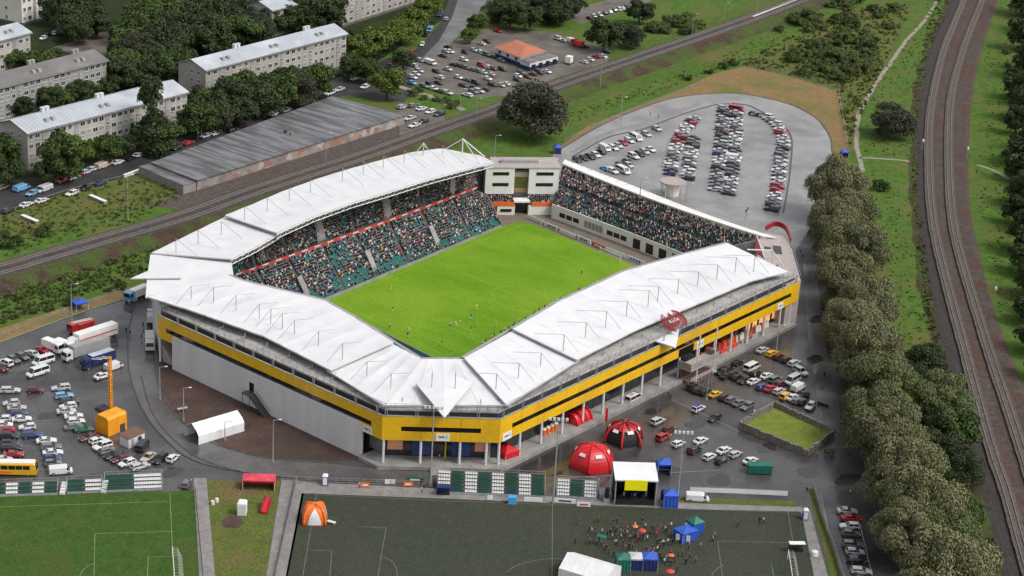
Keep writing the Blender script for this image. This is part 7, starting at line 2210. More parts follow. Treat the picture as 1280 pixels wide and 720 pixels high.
pagoda(838, 636, 3.4, 3.2, 'fabric_blue', 'blue canopy tent with closed walls at the corner of the stage', walls=(1, 1, 1, 1))
pagoda(830, 595, 3.2, 2.9, 'fabric_blue', 'blue canopy tent on white legs behind the stage', walls=(0, 1, 1, 1))
pagoda(779, 716, 3.0, 3.0, 'fabric_green', 'green canopy tent next to the white marquee', walls=(1, 1, 0, 1))
pagoda(795, 714, 3.0, 2.9, 'fabric_darkblue', 'grey-roofed dark canopy tent between the green and the blue tent', roofm='membrane_trim', walls=(1, 1, 0, 1), ridge=.5)
pagoda(812, 715, 3.2, 3.0, 'fabric_darkblue', 'blue-roofed canopy tent nearest the crowd, right of the grey-roofed one', roofm='fabric_blue', walls=(1, 1, 0, 1))
pagoda(862, 678, 4.2, 2.4, 'fabric_blue', 'long blue tent with a white front board on the artificial pitch', d=(1, -.30), dep=3.4, ridge=.7)
pagoda(873, 669, 3.0, 2.9, 'fabric_blue', 'green-roofed tent joined to the back of the long blue tent', roofm='fabric_green', d=(1, -.30), dep=3.0)
P, a, p = oriented(853, 677, 1, .16); t = thing('board', 'white board leaning at the front of the long blue tent', 'board', p); ob(MB(), P, -1.5, 1.7, -.7, -.6, .5, 1.9).build('panel', 'wall_white', t); ob(MB(), P, -1.5, -1.4, -.75, -.5, 0, .5).build('leg', 'steel_white', t); ob(MB(), P, 1.6, 1.7, -.75, -.5, 0, .5).build('leg', 'steel_white', t)
pagoda(103, 389, 3.6, 2.3, 'fabric_darkblue', 'dark blue canopy beside the dry strip above the lorries', roofm='fabric_blue', d=(1, -.2), walls=(0, 0, 1, 0), ridge=.6)
pagoda(697, 193, 2.6, 2.4, 'fabric_darkblue', 'small blue kiosk tent under the big round tree', roofm='fabric_blue', walls=(1, 1, 1, 1))
pagoda(1056, 198, 2.6, 2.2, 'fabric_darkblue', 'small blue tent where the trodden path meets the dry grass', roofm='fabric_blue', walls=(0, 1, 1, 0))
pagoda(640, 577, 4.2, 2.4, 'fabric_red', 'red canopy tent at the corner of the platform', walls=(1, 1, 1, 1), ridge=1.2, d=(1, -.3))
P, a, p = oriented(729, 532, 1, -.5)
t = thing('inflatable_shelter', 'red inflatable tunnel shelter in front of the open ground floor', 'tent', p)
mb = MB(); prof = []
for k in range(9):
    q = PI * k / 8; prof.append((math.cos(q) * 2.3, math.sin(q) * 3.4))
mb.loft([[P(s, 1.8 + y, z) for y, z in prof] for s in np.linspace(-3, 3, 7)]); mb.build('body', 'fabric_red', t, smooth=True)
for s in (-3, -1, 1, 3):
    sweep([P(s, 1.8 + y * 1.04, z * 1.04) for y, z in prof], .22, 7).build('rib', 'fabric_red', t, smooth=True)


def dome(px, py, R, H, m, ribm, label, open_=(0,), panel='wall_panel', windows=True, arms=6, low=None):
    """inflatable dome tent: six tube legs meeting on top, cloth between, lower edge cut in arches"""
    P, a, p = oriented(px, py, 1, 0)
    t = thing('dome_tent', label, 'tent', p)
    J = 9
    def leg(k, j):
        th = 2 * PI * k / arms + .26; f = j / J
        r = R * math.cos(f * PI / 2) ** .85; z = H * math.sin(f * PI / 2)
        return P(r * math.cos(th), r * math.sin(th), z)
    for k in range(arms):
        sweep([leg(k, j) for j in range(J + 1)], .30, 8, .2).build('leg', ribm, t, smooth=True)
        mb = MB(); lo_j = 5 if k in open_ else 0
        for j in range(lo_j, J):
            for q in range(4):
                c0, c1 = q / 4, (q + 1) / 4
                def pt(c, jj):
                    v = leg(k, jj).lerp(leg((k + 1) % arms, jj), c); bul = 1 + .05 * math.sin(PI * c)
                    return Vector((p.x + (v.x - p.x) * bul, p.y + (v.y - p.y) * bul, v.z))
                mb.quad(pt(c0, j), pt(c1, j), pt(c1, j + 1), pt(c0, j + 1))
        mb.build('cloth_panel', m, t, smooth=True)
        if low:
            mb = MB(); c0_ = P(0, 0, 0)  # black sheets stand in for the shaded interior behind the openings
            for j in range(0, 5):
                v = [leg(k, j), leg((k + 1) % arms, j), leg((k + 1) % arms, j + 1), leg(k, j + 1)]
                mb.quad(*[Vector((c0_.x + (q.x - c0_.x) * .9, c0_.y + (q.y - c0_.y) * .9, q.z)) for q in v])
            mb.build('interior_shade_sheet', low, t)
            sweep([leg(k, j).lerp(leg((k + 1) % arms, j), .5) + Vector((0, 0, .18)) for j in range(5, J + 1)], .16, 6).build('seam_band', low, t)
        if windows:
            v0, v1 = leg(k, 4).lerp(leg((k + 1) % arms, 4), .3), leg(k, 4).lerp(leg((k + 1) % arms, 4), .7)
            w0, w1 = leg(k, 5).lerp(leg((k + 1) % arms, 5), .3), leg(k, 5).lerp(leg((k + 1) % arms, 5), .7)
            out = ((v0 + v1) / 2 - Vector((p.x, p.y, .4))).normalized() * .42
            mb = MB(); mb.quad(v0 + out, v1 + out, w1 + out * .9, w0 + out * .9); mb.quad(w0 + out * .8, w1 + out * .8, v1 + out * .8, v0 + out * .8); mb.build('print_panel', panel, t)
    q = P(0, 0, H + .05); MB().tube(q - Vector((0, 0, .3)), q + Vector((0, 0, .35)), .6, 10, r2=.3).build('crown_cap', ribm, t)
    return t


dome(739, 581, 5.6, 5.2, 'fabric_red', 'fabric_red', 'bright red inflatable dome tent, closed to the ground, nearer the bleachers', open_=())
dome(779, 551, 5.2, 5.0, 'fabric_crimson', 'fabric_red', 'red and black dome tent with dark openings, nearer the yellow building', open_=(0, 1, 2, 3, 4, 5), panel='wall_white', low='fabric_black')
P, a, p = oriented(755, 533, 1, 0); t = thing('banner_flag', 'tall narrow red flag beside the dark red dome tent', 'flag', p); MB().tube(P(0, 0, 0), P(0, 0, 5.2), .06, 5).build('pole', 'steel_white', t); MB().slab([P(.05, 0, 5), P(.75, 0, 4.8), P(.75, .02, 1.3), P(.05, .02, 1.1)], .05).build('cloth', 'fabric_red', t)
# orange-and-white inflatable shelter on the pitch
P, a, p = oriented(393, 658, 1, .0)
t = thing('inflatable_shelter', 'orange and white inflatable shelter on the dark pitch near its corner flag', 'tent', p)
def sq(th, f):
    # rounded-square plan shrinking to the top
    c, s_ = math.cos(th), math.sin(th); k = 1 / max(abs(c), abs(s_)) ** .55
    r = 2.75 * k * math.cos(f * PI / 2) ** .5
    return P(r * c, 2.6 + r * s_, 4.0 * math.sin(f * PI / 2) ** .85)
for k in range(4):
    t0, t1 = PI / 4 + k * PI / 2, PI / 4 + (k + 1) * PI / 2
    mb = MB()
    for i in range(6):
        for j in range(7):
            a0, a1 = lerp(t0, t1, i / 6), lerp(t0, t1, (i + 1) / 6); f0, f1 = j / 7.3, (j + 1) / 7.3
            mb.quad(sq(a0, f0), sq(a1, f0), sq(a1, f1), sq(a0, f1))
    mb.build('cloth_panel', 'fabric_orange', t, smooth=True)
    sweep([sq(t0, j / 10) for j in range(11)], .34, 8, .26).build('rib', 'fabric_orange', t, smooth=True)
for tc, hw, ft in ((-PI / 2, .50, .74), (0.05, .42, .6)):
    mb = MB()
    for i in range(6):
        for j in range(6):
            f0, f1 = .03 + ft * j / 6, .03 + ft * (j + 1) / 6
            w0, w1 = hw * (1 - (j / 6) ** 1.6), hw * (1 - ((j + 1) / 6) ** 1.6)
            V4 = []
            for (w_, u_, f_) in ((w0, i, f0), (w0, i + 1, f0), (w1, i + 1, f1), (w1, i, f1)):
                q = sq(tc + w_ * (u_ / 3 - 1), f_); o_ = (q - P(0, 2.6, 1)).normalized() * .12; V4.append(q + o_)
            mb.quad(*V4)
    mb.build('white_panel', 'fabric_white', t, smooth=True)
P, a, p = oriented(413, 656, 1, .3); t = thing('bench', 'pale bench beside the orange inflatable shelter', 'bench', p)
for o in (0, .5): ob(MB(), P, -1, 1, o, o + .35, .45, .52).build('slat', 'wall_cream', t)
for s in (-.8, .8): ob(MB(), P, s - .05, s + .05, .1, .7, 0, .45).build('leg', 'steel_grey', t)


def gable_tent(px, py, L, W, h, ridge, label, m, d, doors=True, open_end=None, name='marquee', curved=False):
    P, a, p = oriented(px, py, *d)
    t = thing(name, label, 'tent', p)
    if curved: prof = [(0, 0), (0, h * .72), (W * .12, h), (W * .5, h + ridge), (W * .88, h), (W, h * .72), (W, 0)]
    else: prof = [(0, 0), (0, h), (W / 2, h + ridge), (W, h), (W, 0)]
    nb = max(2, round(L / 3))
    for i in range(nb):
        s0, s1 = -L / 2 + L * i / nb, -L / 2 + L * (i + 1) / nb
        mb = MB()
        for k in range(len(prof) - 1):
            (o0, z0), (o1, z1) = prof[k], prof[k + 1]
            mb.quad(P(s0, o0, z0), P(s1, o0, z0), P(s1, o1, z1), P(s0, o1, z1))
        mb.build('cloth_bay', m, t)
    for s in ([-L / 2, L / 2] if open_end is None else [L / 2]):
        mb = MB(); mb.add([P(s, o, z) for o, z in prof], [tuple(range(len(prof)))]); mb.build('end_wall', m, t)
    for i in range(nb + 1):
        s = -L / 2 + L * i / nb; mb = MB()
        for k in range(len(prof) - 1): mb.tube(P(s, prof[k][0], prof[k][1] + .0), P(s, prof[k + 1][0], prof[k + 1][1]), .07, 5)
        mb.build('frame', 'steel_white', t)
    if doors:
        for s in (-1.5, .3):
            ob(MB(), P, s, s + .9, -.04, .0, .25, 1.9).build('window', 'window_glass', t)
    return t


gable_tent(727, 733, 11, 8.0, 2.6, 1.9, 'large white marquee with two dark windows at the bottom of the picture', 'fabric_white', (1, .30))
gable_tent(277, 548, 13, 6.0, 3.2, 1.3, 'white open-ended tunnel tent on the mud beside the ring road', 'fabric_white', (1, -.30), doors=False, open_end=1, curved=True, name='tunnel_tent')
pagoda(323, 614, 7.2, 2.6, 'fabric_red', 'wide red market stall tent with pinkish roof on the grass plot', walls=(0, 1, 1, 1), dep=3.4, ridge=.9, roofm='cloth_tentred')
P, a, p = oriented(333, 637, .5, -1); t = thing('slide', 'small red inflatable slide in front of the red stall tent', 'slide', p)
mb = MB(); mb.loft([[P(-2.4, -.7, .15), P(-2.4, .7, .15), P(-2.4, .7, .5), P(-2.4, -.7, .5)], [P(1.2, -.7, .15), P(1.2, .7, .15), P(1.2, .7, 1.6), P(1.2, -.7, 1.6)], [P(2.2, -.7, .15), P(2.2, .7, .15), P(2.2, .7, 1.7), P(2.2, -.7, 1.7)]]); mb.build('ramp', 'fabric_red', t)
for o in (-.8, .8):
    mb = MB(); mb.tube(P(-2.4, o, .6), P(1.2, o, 1.9), .2, 6); mb.tube(P(1.2, o, 1.9), P(2.2, o, 2.0), .2, 6); mb.build('side_tube', 'fabric_darkred', t)


def booth(px, py, label, m, roofm='wall_white', w=1.25, h=2.35):
    P, a, p = oriented(px, py, 1, .05); t = thing('portable_toilet', label, 'portable toilet', p)
    ob(MB(), P, -w / 2, w / 2, 0, w, .1, h).build('cabin', m, t)
    mb = MB(); mb.loft([[P(-w / 2 - .04, -.04, h), P(w / 2 + .04, -.04, h), P(w / 2 + .04, w + .04, h), P(-w / 2 - .04, w + .04, h)], [P(-w / 3, .2, h + .35), P(w / 3, .2, h + .35), P(w / 3, w - .2, h + .35), P(-w / 3, w - .2, h + .35)]]); mb.build('roof', roofm, t)
    ob(MB(), P, -w / 2 + .15, w / 2 - .15, -.05, .0, .25, h - .25).build('door', roofm if m != 'wall_white' else 'wall_panel', t)
    ob(MB(), P, -w / 2 - .05, w / 2 + .05, -.05, w + .05, 0, .1).build('skid', 'steel_dark', t)


booth(406, 608, 'blue portable toilet with white roof at the fence of the dark pitch', 'fabric_blue')
booth(1006.5, 651, 'blue portable toilet with white roof beside the pitch corner below the junction', 'fabric_blue')
booth(302, 646, 'white portable cabin on the grass plot beside the mud patch', 'wall_white', w=2.0, h=3.0)
# red tubs in a row
for k, (x, y) in enumerate(((679.5, 544), (684.5, 541.5), (689.5, 539), (694, 536.5))):
    p = at(x, y, 1.0); t = thing('drinks_bin', 'orange drinks bin with white lid on the platform edge, %s from the corner tent' % ordinal(k + 1), 'bin', p, 0, 'drinks bins on the platform')
    MB().tube(p, p + Vector((0, 0, 1.6)), .62, 12).build('body', 'banner_orange', t); MB().tube(p + Vector((0, 0, 1.6)), p + Vector((0, 0, 1.95)), .64, 12, r2=.4).build('lid', 'wall_white', t)
for k, (x, y) in enumerate(((563, 567), (570, 567))):
    p = at(x, y, 1.0); t = thing('drinks_bin', 'orange bin beside the corner entrance, %s from its steps' % ordinal(k + 1), 'bin', p, 0, 'drinks bins on the platform'); MB().tube(p, p + Vector((0, 0, 1.3)), .6, 10).build('body', 'banner_orange', t); MB().tube(p + Vector((0, 0, 1.3)), p + Vector((0, 0, 1.45)), .62, 10).build('lid', 'banner_orange', t)
# orange shelter with its tall mast, grey shed
P, a, p = oriented(147, 542, 1, -.42)
t = thing('work_shelter', 'bright orange box-shaped work shelter at the edge of the lorry car park', 'shelter', p)
mb = MB(); prof = [(0, 0), (0, 4.3), (.5, 4.8), (3.8, 4.8), (4.3, 4.3), (4.3, 0)]
mb.loft([[P(s, o, z) for o, z in prof] for s in (-2.9, 2.9)]); mb.build('cloth_cover', 'machine_orange', t)
ob(MB(), P, .8, 2.4, -.05, 0, .0, 2.0).build('door_flap', 'steel_dark', t)
for s in (-2.95, 0, 2.95):
    mb = MB()
    for k in range(len(prof) - 1): mb.tube(P(s, *prof[k]), P(s, *prof[k + 1]), .07, 5)
    mb.build('frame', 'machine_orange', t)
p = at(138.5, 513); t = thing('crane_mast', 'tall slim orange mast standing behind the orange shelter', 'mast', p)
hm = 14.5; mb = MB()
for x, y in ((-.34, -.34), (.34, -.34), (.34, .34), (-.34, .34)): mb.tube(p + Vector((x, y, 0)), p + Vector((x * .9, y * .9, hm)), .1, 5)
tag(mb.build('corner_posts', 'machine_orange', t), kind='stuff')
lc = MB()
for k in range(18):
    z0, z1 = hm * k / 18, hm * (k + 1) / 18
    for q in range(4):
        cc = [(-.34, -.34), (.34, -.34), (.34, .34), (-.34, .34)]; (x0, y0), (x1, y1) = cc[q], cc[(q + 1) % 4]
        lc.tube(p + Vector((x0, y0, z0)), p + Vector((x1, y1, z1)), .07, 4)
tag(lc.build('lattice', 'machine_orange', t), kind='stuff')
MB().box(p.x, p.y, 0, .3, .3, hm * .98).build('inner_tube', 'machine_orange', t)
MB().box(p.x, p.y, 0, 2.2, 2.2, .6, .4).build('base', 'steel_dark', t)
P, a, p = oriented(171, 557, 1, -.45)
t = thing('shed', 'grey site shed with brown roof beside the orange shelter', 'shed', p)
ob(MB(), P, -2.6, 2.6, 0, 3.0, 0, 2.6).build('wall', 'wall_panel', t)
MB().slab([P(-2.8, -.2, 2.66), P(2.8, -.2, 2.66), P(2.8, 3.2, 2.95), P(-2.8, 3.2, 2.95)], .18).build('roof', 'brick_brown', t)
ob(MB(), P, -1.8, -.9, -.04, 0, .1, 2.1).build('door', 'steel_grey', t); ob(MB(), P, .4, 1.6, -.04, 0, 1.1, 2.0).build('window', 'window_glass', t)
P, a, p = oriented(125, 515, 1, .5); t = thing('pallet_stack', 'stack of dark steel sections lying before the orange shelter', 'stack', p)
for k in range(7): ob(MB(), P, -2, 2, k * .45, k * .45 + .3, 0, .5 + .1 * (k % 2)).build('beam', 'steel_dark', t)
# table on the mud, round covers along the grey wall
P, a, p = oriented(229, 515, 1, -.2); t = thing('table', 'pale blue table on the mud beside the tunnel tent', 'table', p); ob(MB(), P, -1.3, 1.3, 0, .9, .72, .8).build('tabletop', 'roof_metal', t)
for s in (-1.1, 1.1):
    for o in (.1, .8): MB().tube(P(s, o, 0), P(s, o, .72), .05, 4).build('leg', 'steel_grey', t)
for x, y, lb in ((287, 486, 'dark round tank at the foot of the grey wall, nearer the lorries'), (388, 533, 'dark round tank at the foot of the grey wall, nearer the entrance corner')):
    p = at(x, y); t = thing('tank', lb, 'tank', p); MB().tube(p, p + Vector((0, 0, 1.5)), 1.1, 12).build('body', 'steel_dark', t); MB().tube(p + Vector((0, 0, 1.5)), p + Vector((0, 0, 1.9)), 1.1, 12, r2=.4).build('lid', 'steel_grey', t)
# green container, walled lawn
P, a, p = oriented(950, 594, 1, .03); t = thing('container', 'dark green waste container on the yard beside the last white car', 'container', p); ob(MB(), P, -2.9, 2.9, 0, 2.3, .2, 2.2).build('body', 'fabric_green', t); ob(MB(), P, -2.95, 2.95, -.05, 2.35, 2.21, 2.35).build('rim', 'fabric_green', t)
for k in range(8): ob(MB(), P, -2.6 + k * .7, -2.45 + k * .7, -.08, 0, .25, 2.15).build('rib', 'fabric_green', t)
for s in (-2.5, 2.2): ob(MB(), P, s, s + .3, .2, 2.1, 0, .2).build('skid', 'steel_dark', t)
K = [at(*q) for q in ((924, 536), (1008, 571), (1042, 545), (967, 510))]
t = thing('walled_lawn', 'small lawn enclosed by a rough low stone wall in the middle of the car park', 'lawn', K[0])
MB().prism([K[0].lerp(K[2], .02), K[1].lerp(K[3], .02), K[2].lerp(K[0], .02), K[3].lerp(K[1], .02)], .07, .5).build('turf', ['lawn_turf'], t)
for i in range(4):
    a_, b_ = K[i], K[(i + 1) % 4]; d = (b_ - a_); L = d.length; d.normalize(); n = int(L / 1.25); an = math.atan2(d.y, d.x)
    for k in range(n):
        c = a_ + d * (L * (k + .5) / n); h = random.uniform(1.75, 2.1) if i != 1 else random.uniform(1.6, 2.0)
        MB().box(c.x, c.y, .06, L / n - .05, .7 + random.uniform(-.12, .12), h, an + random.uniform(-.04, .04), top=(random.uniform(.86, .97), random.uniform(.8, .95))).build('stone_block', 'stone_wall', t)
p = at(943, 517); t = thing('motor_scooter', 'white scooter leaning against the corner of the walled lawn', 'scooter', p)
MB().box(p.x, p.y, .3, 1.6, .4, .6, .6, top=(.6, .7)).build('body', 'paint_w', t)
for s in (-.7, .7): MB().tube((p.x + s * .8, p.y + s * .55, .28), (p.x + s * .8 + .08, p.y + s * .55 - .1, .28), .28, 8).build('wheel', 'tyre', t)
for x, y, lb in ((1004, 497, 'dark fallen barrier beside the back of the walled lawn, nearer the cars'), (1028, 508, 'dark fallen barrier beside the back of the walled lawn, nearer the willows')):
    P, a, p = oriented(x, y, 1, .35); t = thing('barrier', lb, 'barrier', p); ob(MB(), P, -1.6, 1.6, 0, .5, .1, .6).build('body', 'plastic_dark', t); ob(MB(), P, -1.7, 1.7, .1, .4, .61, .7).build('rail', 'plastic_dark', t)
P, a, p = oriented(1037, 570, 1, -.5); t = thing('hedge_box', 'small green shrub at the corner of the walled lawn', 'bush', p)
c = bpy.data.objects.new('crown', CROWNS['bush'][0]); COL.objects.link(c); c.parent = t; c.location = (0, 0, .9); c.scale = (1.6, 1.6, 1.3)
tag(t, None, None)
t.name = 'bush'


# ---------------------------------------------------------------- fences, walls, banners along the pitches
def fence(pts, h, label, step=2.5, m='steel_grey', mesh_rails=(.1, .5, .95), banner=None, z=.12):
    Q = [at(*q) for q in pts]; t = thing('fence', label, 'fence', (Q[0].x, Q[0].y, z))
    for i in range(len(Q) - 1):
        a_, b_ = Q[i], Q[i + 1]; n = max(1, int((b_ - a_).length / step))
        for k in range(n + (i == len(Q) - 2)):
            c = a_.lerp(b_, k / n); MB().tube((c.x, c.y, z), (c.x, c.y, z + h), .06, 5).build('post', m, t)
        for f in mesh_rails:
            MB().tube((a_.x, a_.y, z + h * f), (b_.x, b_.y, z + h * f), .035, 4).build('rail', m, t)
        if banner:
            bm, h0, h1 = banner; d = (b_ - a_).normalized(); o = Vector((-d.y, d.x, 0)); o = (o if o.dot(VD) < 0 else -o) * .08
            MB().hexa([(q.x, q.y, z + h0) for q in (a_ + o, b_ + o, b_ + o * 1.5, a_ + o * 1.5)], [(q.x, q.y, z + h1) for q in (a_ + o, b_ + o, b_ + o * 1.5, a_ + o * 1.5)]).build('banner', bm, t)
    return t


fence([(371, 604), (343, 730)], 1.5, 'dark mesh fence down the middle of the path beside the dark pitch', 2.0, banner=('steel_dark', .1, .9))
fence([(352, 602), (420, 604), (540, 608)], 1.3, 'low fence along the ring road above the dark pitch', 3.0)
fence([(862, 616), (920, 618), (984, 621)], 1.6, 'white panelled fence along the yard beside the white van', 3.0, banner=('wall_white', .2, 1.4))
fence([(244, 614), (254, 725)], 1.1, 'low dark fence between the grass field and the footpath', 3.0, m='steel_dark')
fence([(1016, 612), (1030, 655), (1046, 700), (1056, 735)], 1.6, 'panelled fence along the roadside strip with orange and white pieces', 3.0, banner=('concrete', .2, 1.3))
fence([(-40, 437), (60, 400), (150, 366)], 1.4, 'thin wire fence along the dry strip above the lorries', 5.0)
fence([(705, 178), (790, 139), (880, 104)], 1.4, 'thin wire fence between the dry grass and the car park road', 6.0)
fence([(930, 83), (985, 94), (1048, 114), (1060, 188)], 1.5, 'thin wire fence round the dry grass corner', 6.0)
for x0, y0, x1, y1, m, lb in ((508, 603, 530, 604, 'fabric_green', 'green and white banner lying on the fence above the dark pitch'), (451, 610, 462, 610, 'banner_orange', 'small orange board at the edge of the dark pitch'), (504, 609, 516, 609, 'banner_orange', 'orange board with pale lettering at the edge of the dark pitch'),
                             (481, 606, 494, 606, 'wall_cream', 'cream board leaning behind the orange boards'), (655, 628, 678, 629, 'wall_white', 'white banner on the end of the long bleacher'), (693, 629, 719, 631, 'wall_white', 'white and blue banner in front of the short bleacher'), (721, 634, 738, 635, 'wall_white', 'white board with red print before the short bleacher'),
                             (609, 626, 616, 626, 'fabric_white', 'white advertising board in the middle of the long bleacher')):
    a_, b_ = at(x0, y0), at(x1, y1); d = (b_ - a_); L = d.length; an = math.atan2(d.y, d.x); c = (a_ + b_) / 2
    t = thing('banner_board', lb, 'banner', (c.x, c.y, .12)); MB().box(c.x, c.y, .3, L, .12, 1.1, an).build('panel', m, t)
    for s in (-.45, .45): MB().box(c.x + d.normalized().x * L * s, c.y + d.normalized().y * L * s, .12, .1, .3, .2, an).build('foot', 'steel_grey', t)
    o = -VD * .075
    pm = 'banner_red' if 'red print' in lb else 'fabric_darkblue' if 'blue' in lb else 'wall_white' if 'orange' in m or 'green' in m else None
    if pm: MB().box(c.x + o.x, c.y + o.y, .6, L * .6, .02, .4, an).build('print', pm, t)
P, a, p = oriented(640, 631, 1, .04); t = thing('tarpaulin_box', 'light blue tarpaulin-covered box before the long bleacher', 'box', p); ob(MB(), P, -.9, .9, 0, 1.4, 0, 1.7).build('cover', 'tarp_blue', t); ob(MB(), P, -1, 1, -.1, 1.5, 0, .12).build('pallet', 'timber', t)
P, a, p = oriented(554, 622, 1, .03); t = thing('team_shelter', 'dark blue curved-roof team shelter at the end of the long bleacher', 'shelter', p)
mb = MB(); mb.loft([[P(s, 2.0, .1), P(s, 2.0, 2.2), P(s, 1.2, 2.5), P(s, .2, 2.3), P(s, .2, 2.2), P(s, 1.2, 2.4), P(s, 1.9, 2.1), P(s, 1.9, .1)] for s in (-1.6, 1.6)]); mb.build('shell', 'fabric_darkblue', t)
ob(MB(), P, -1.5, 1.5, 1.0, 1.7, .1, .6).build('bench', 'fabric_black', t)
P, a, p = oriented(556, 577, 1, -4); t = thing('flagpole', 'yellow leaning pole in front of the corner entrance', 'pole', p); MB().tube(P(0, 0, 0), P(.3, 0, 5.5), .16, 7).build('shaft', 'banner_yellow', t); MB().tube(P(0, 0, 0), P(0, 0, .3), .4, 8).build('foot', 'steel_grey', t)


def goal(px0, py0, px1, py1, inward, label, ads=False):
    a_, b_ = at(px0, py0), at(px1, py1); a_.z = b_.z = .13
    t = thing('goal', label, 'goal', a_)
    iv = (at(px0 + inward[0], py0 + inward[1]) - at(px0, py0)).normalized() * 2.0
    H = Vector((0, 0, 2.44))
    for q in (a_, b_): MB().tube(q, q + H, .09, 7).build('post', 'steel_white', t)
    MB().tube(a_ + H, b_ + H, .09, 7).build('crossbar', 'steel_white', t)
    mb = MB()
    for k in range(13):
        q = a_.lerp(b_, k / 12); mb.tube(q + H, q + H * .95 + iv * .5, .02, 3); mb.tube(q + H * .95 + iv * .5, q + iv, .02, 3)
    for k in range(7):
        f = k / 6; mb.tube(a_ + iv * (.5 + .5 * f) + H * (.95 - .95 * f), b_ + iv * (.5 + .5 * f) + H * (.95 - .95 * f), .02, 3)
    for q in (a_, b_):
        for k in range(5): mb.tube(q + H * (1 - k * .2), q + iv * (.5 + .1 * k) + H * (.95 - k * .19), .02, 3)
    tag(mb.build('net', 'line_white', t), kind='stuff')
    return t


goal(215.6, 697, 218.6, 740, (14, 0), 'white goal of the grass field beside the footpath')
goal(984, 700, 990, 740, (14, 0), 'white goal with net at the end of the dark pitch')
ga, gb_ = pitch(U1, .5 - .052), pitch(U1, .5 + .052)
t = thing('goal', 'white goal at the end of the stadium pitch before the open stand', 'goal', ga)
for q in (ga, gb_): MB().tube((q.x, q.y, .12), (q.x, q.y, 2.56), .1, 7).build('post', 'steel_white', t)
MB().tube((ga.x, ga.y, 2.56), (gb_.x, gb_.y, 2.56), .1, 7).build('crossbar', 'steel_white', t)
mb = MB(); bk = (pitch(1, .5) - pitch(.9, .5)).normalized() * 1.9
for k in range(13):
    q = ga.lerp(gb_, k / 12); mb.tube((q.x, q.y, 2.56), (q.x + bk.x, q.y + bk.y, .13), .02, 3)
for k in range(6):
    f = k / 5; mb.tube((ga.x + bk.x * f, ga.y + bk.y * f, 2.56 - 2.43 * f), (gb_.x + bk.x * f, gb_.y + bk.y * f, 2.56 - 2.43 * f), .02, 3)
tag(mb.build('net', 'line_white', t), kind='stuff')
P, a, p = oriented(996, 692, 1, 0); t = thing('team_shelter', 'small shelter with flat white roof behind the goal of the dark pitch', 'shelter', p)
ob(MB(), P, -1.8, 1.8, 0, 1.4, 2.1, 2.25).build('roof', 'wall_white', t); ob(MB(), P, -1.7, 1.7, 1.25, 1.35, .1, 2.1).build('back', 'steel_dark', t); ob(MB(), P, -1.6, 1.6, .6, 1.1, .1, .55).build('bench', 'fabric_black', t)
p = at(1018, 695); t = thing('water_tank', 'white oval tank on the footpath beside the roadside strip', 'tank', p); MB().tube(p + Vector((0, 0, .2)), p + Vector((0, 0, 1.2)), .9, 12, r2=.75).build('body', 'wall_white', t); MB().tube(p + Vector((0, 0, 1.2)), p + Vector((0, 0, 1.45)), .75, 12, r2=.2).build('lid', 'wall_white', t)
for x, y, lb in ((266, 631, 'small white bin on the grass plot, nearest the footpath'), (271, 628, 'small white table on the grass plot beside the bin')):
    p = at(x, y); t = thing('bin', lb, 'bin', p); MB().tube(p, p + Vector((0, 0, .9)), .4, 8).build('body', 'wall_white', t); MB().tube(p + Vector((0, 0, .9)), p + Vector((0, 0, 1.0)), .44, 8).build('lid', 'wall_panel', t)
# round pavilion behind the open stand
p = at(841, 246); p = at(841, 228, 4.6); t = thing('pavilion', 'round flat-roofed pavilion on white posts behind the rim of the open stand', 'pavilion', (p.x, p.y, 0))
MB().tube((p.x, p.y, 4.6), (p.x, p.y, 5.1), 4.4, 20).build('roof', 'concrete_pink', t)
MB().tube((p.x, p.y, .1), (p.x, p.y, 4.6), 2.4, 14).build('core', 'wall_cream', t)
for k in range(8):
    q = 2 * PI * k / 8; MB().tube((p.x + 3.9 * math.cos(q), p.y + 3.9 * math.sin(q), .1), (p.x + 3.9 * math.cos(q), p.y + 3.9 * math.sin(q), 4.6), .16, 6).build('post', 'steel_white', t)
# advertising boards round the pitch
def ad_board(x0, y0, x1, y1, m, label, h=1.35, pm=None, group='advertising boards round the pitch'):
    a_, b_ = at(x0, y0), at(x1, y1); d = b_ - a_; L = d.length; d.normalize(); an = math.atan2(d.y, d.x); c = (a_ + b_) / 2
    t = thing('advertising_board', label, 'advertising board', (c.x, c.y, .1), 0, group)
    MB().box(c.x, c.y, .12, L, .16, h, an).build('panel', m, t)
    f = (inner_hint - c).normalized() * .1
    if pm:
        for k in range(4):
            q = c + d * (L * (-.28 + .16 * k)) + f
            MB().box(q.x, q.y, .4 + .05 * (k % 2), L * .11, .03, h * .45 + .1 * (k % 2), an).build('print', pm, t)


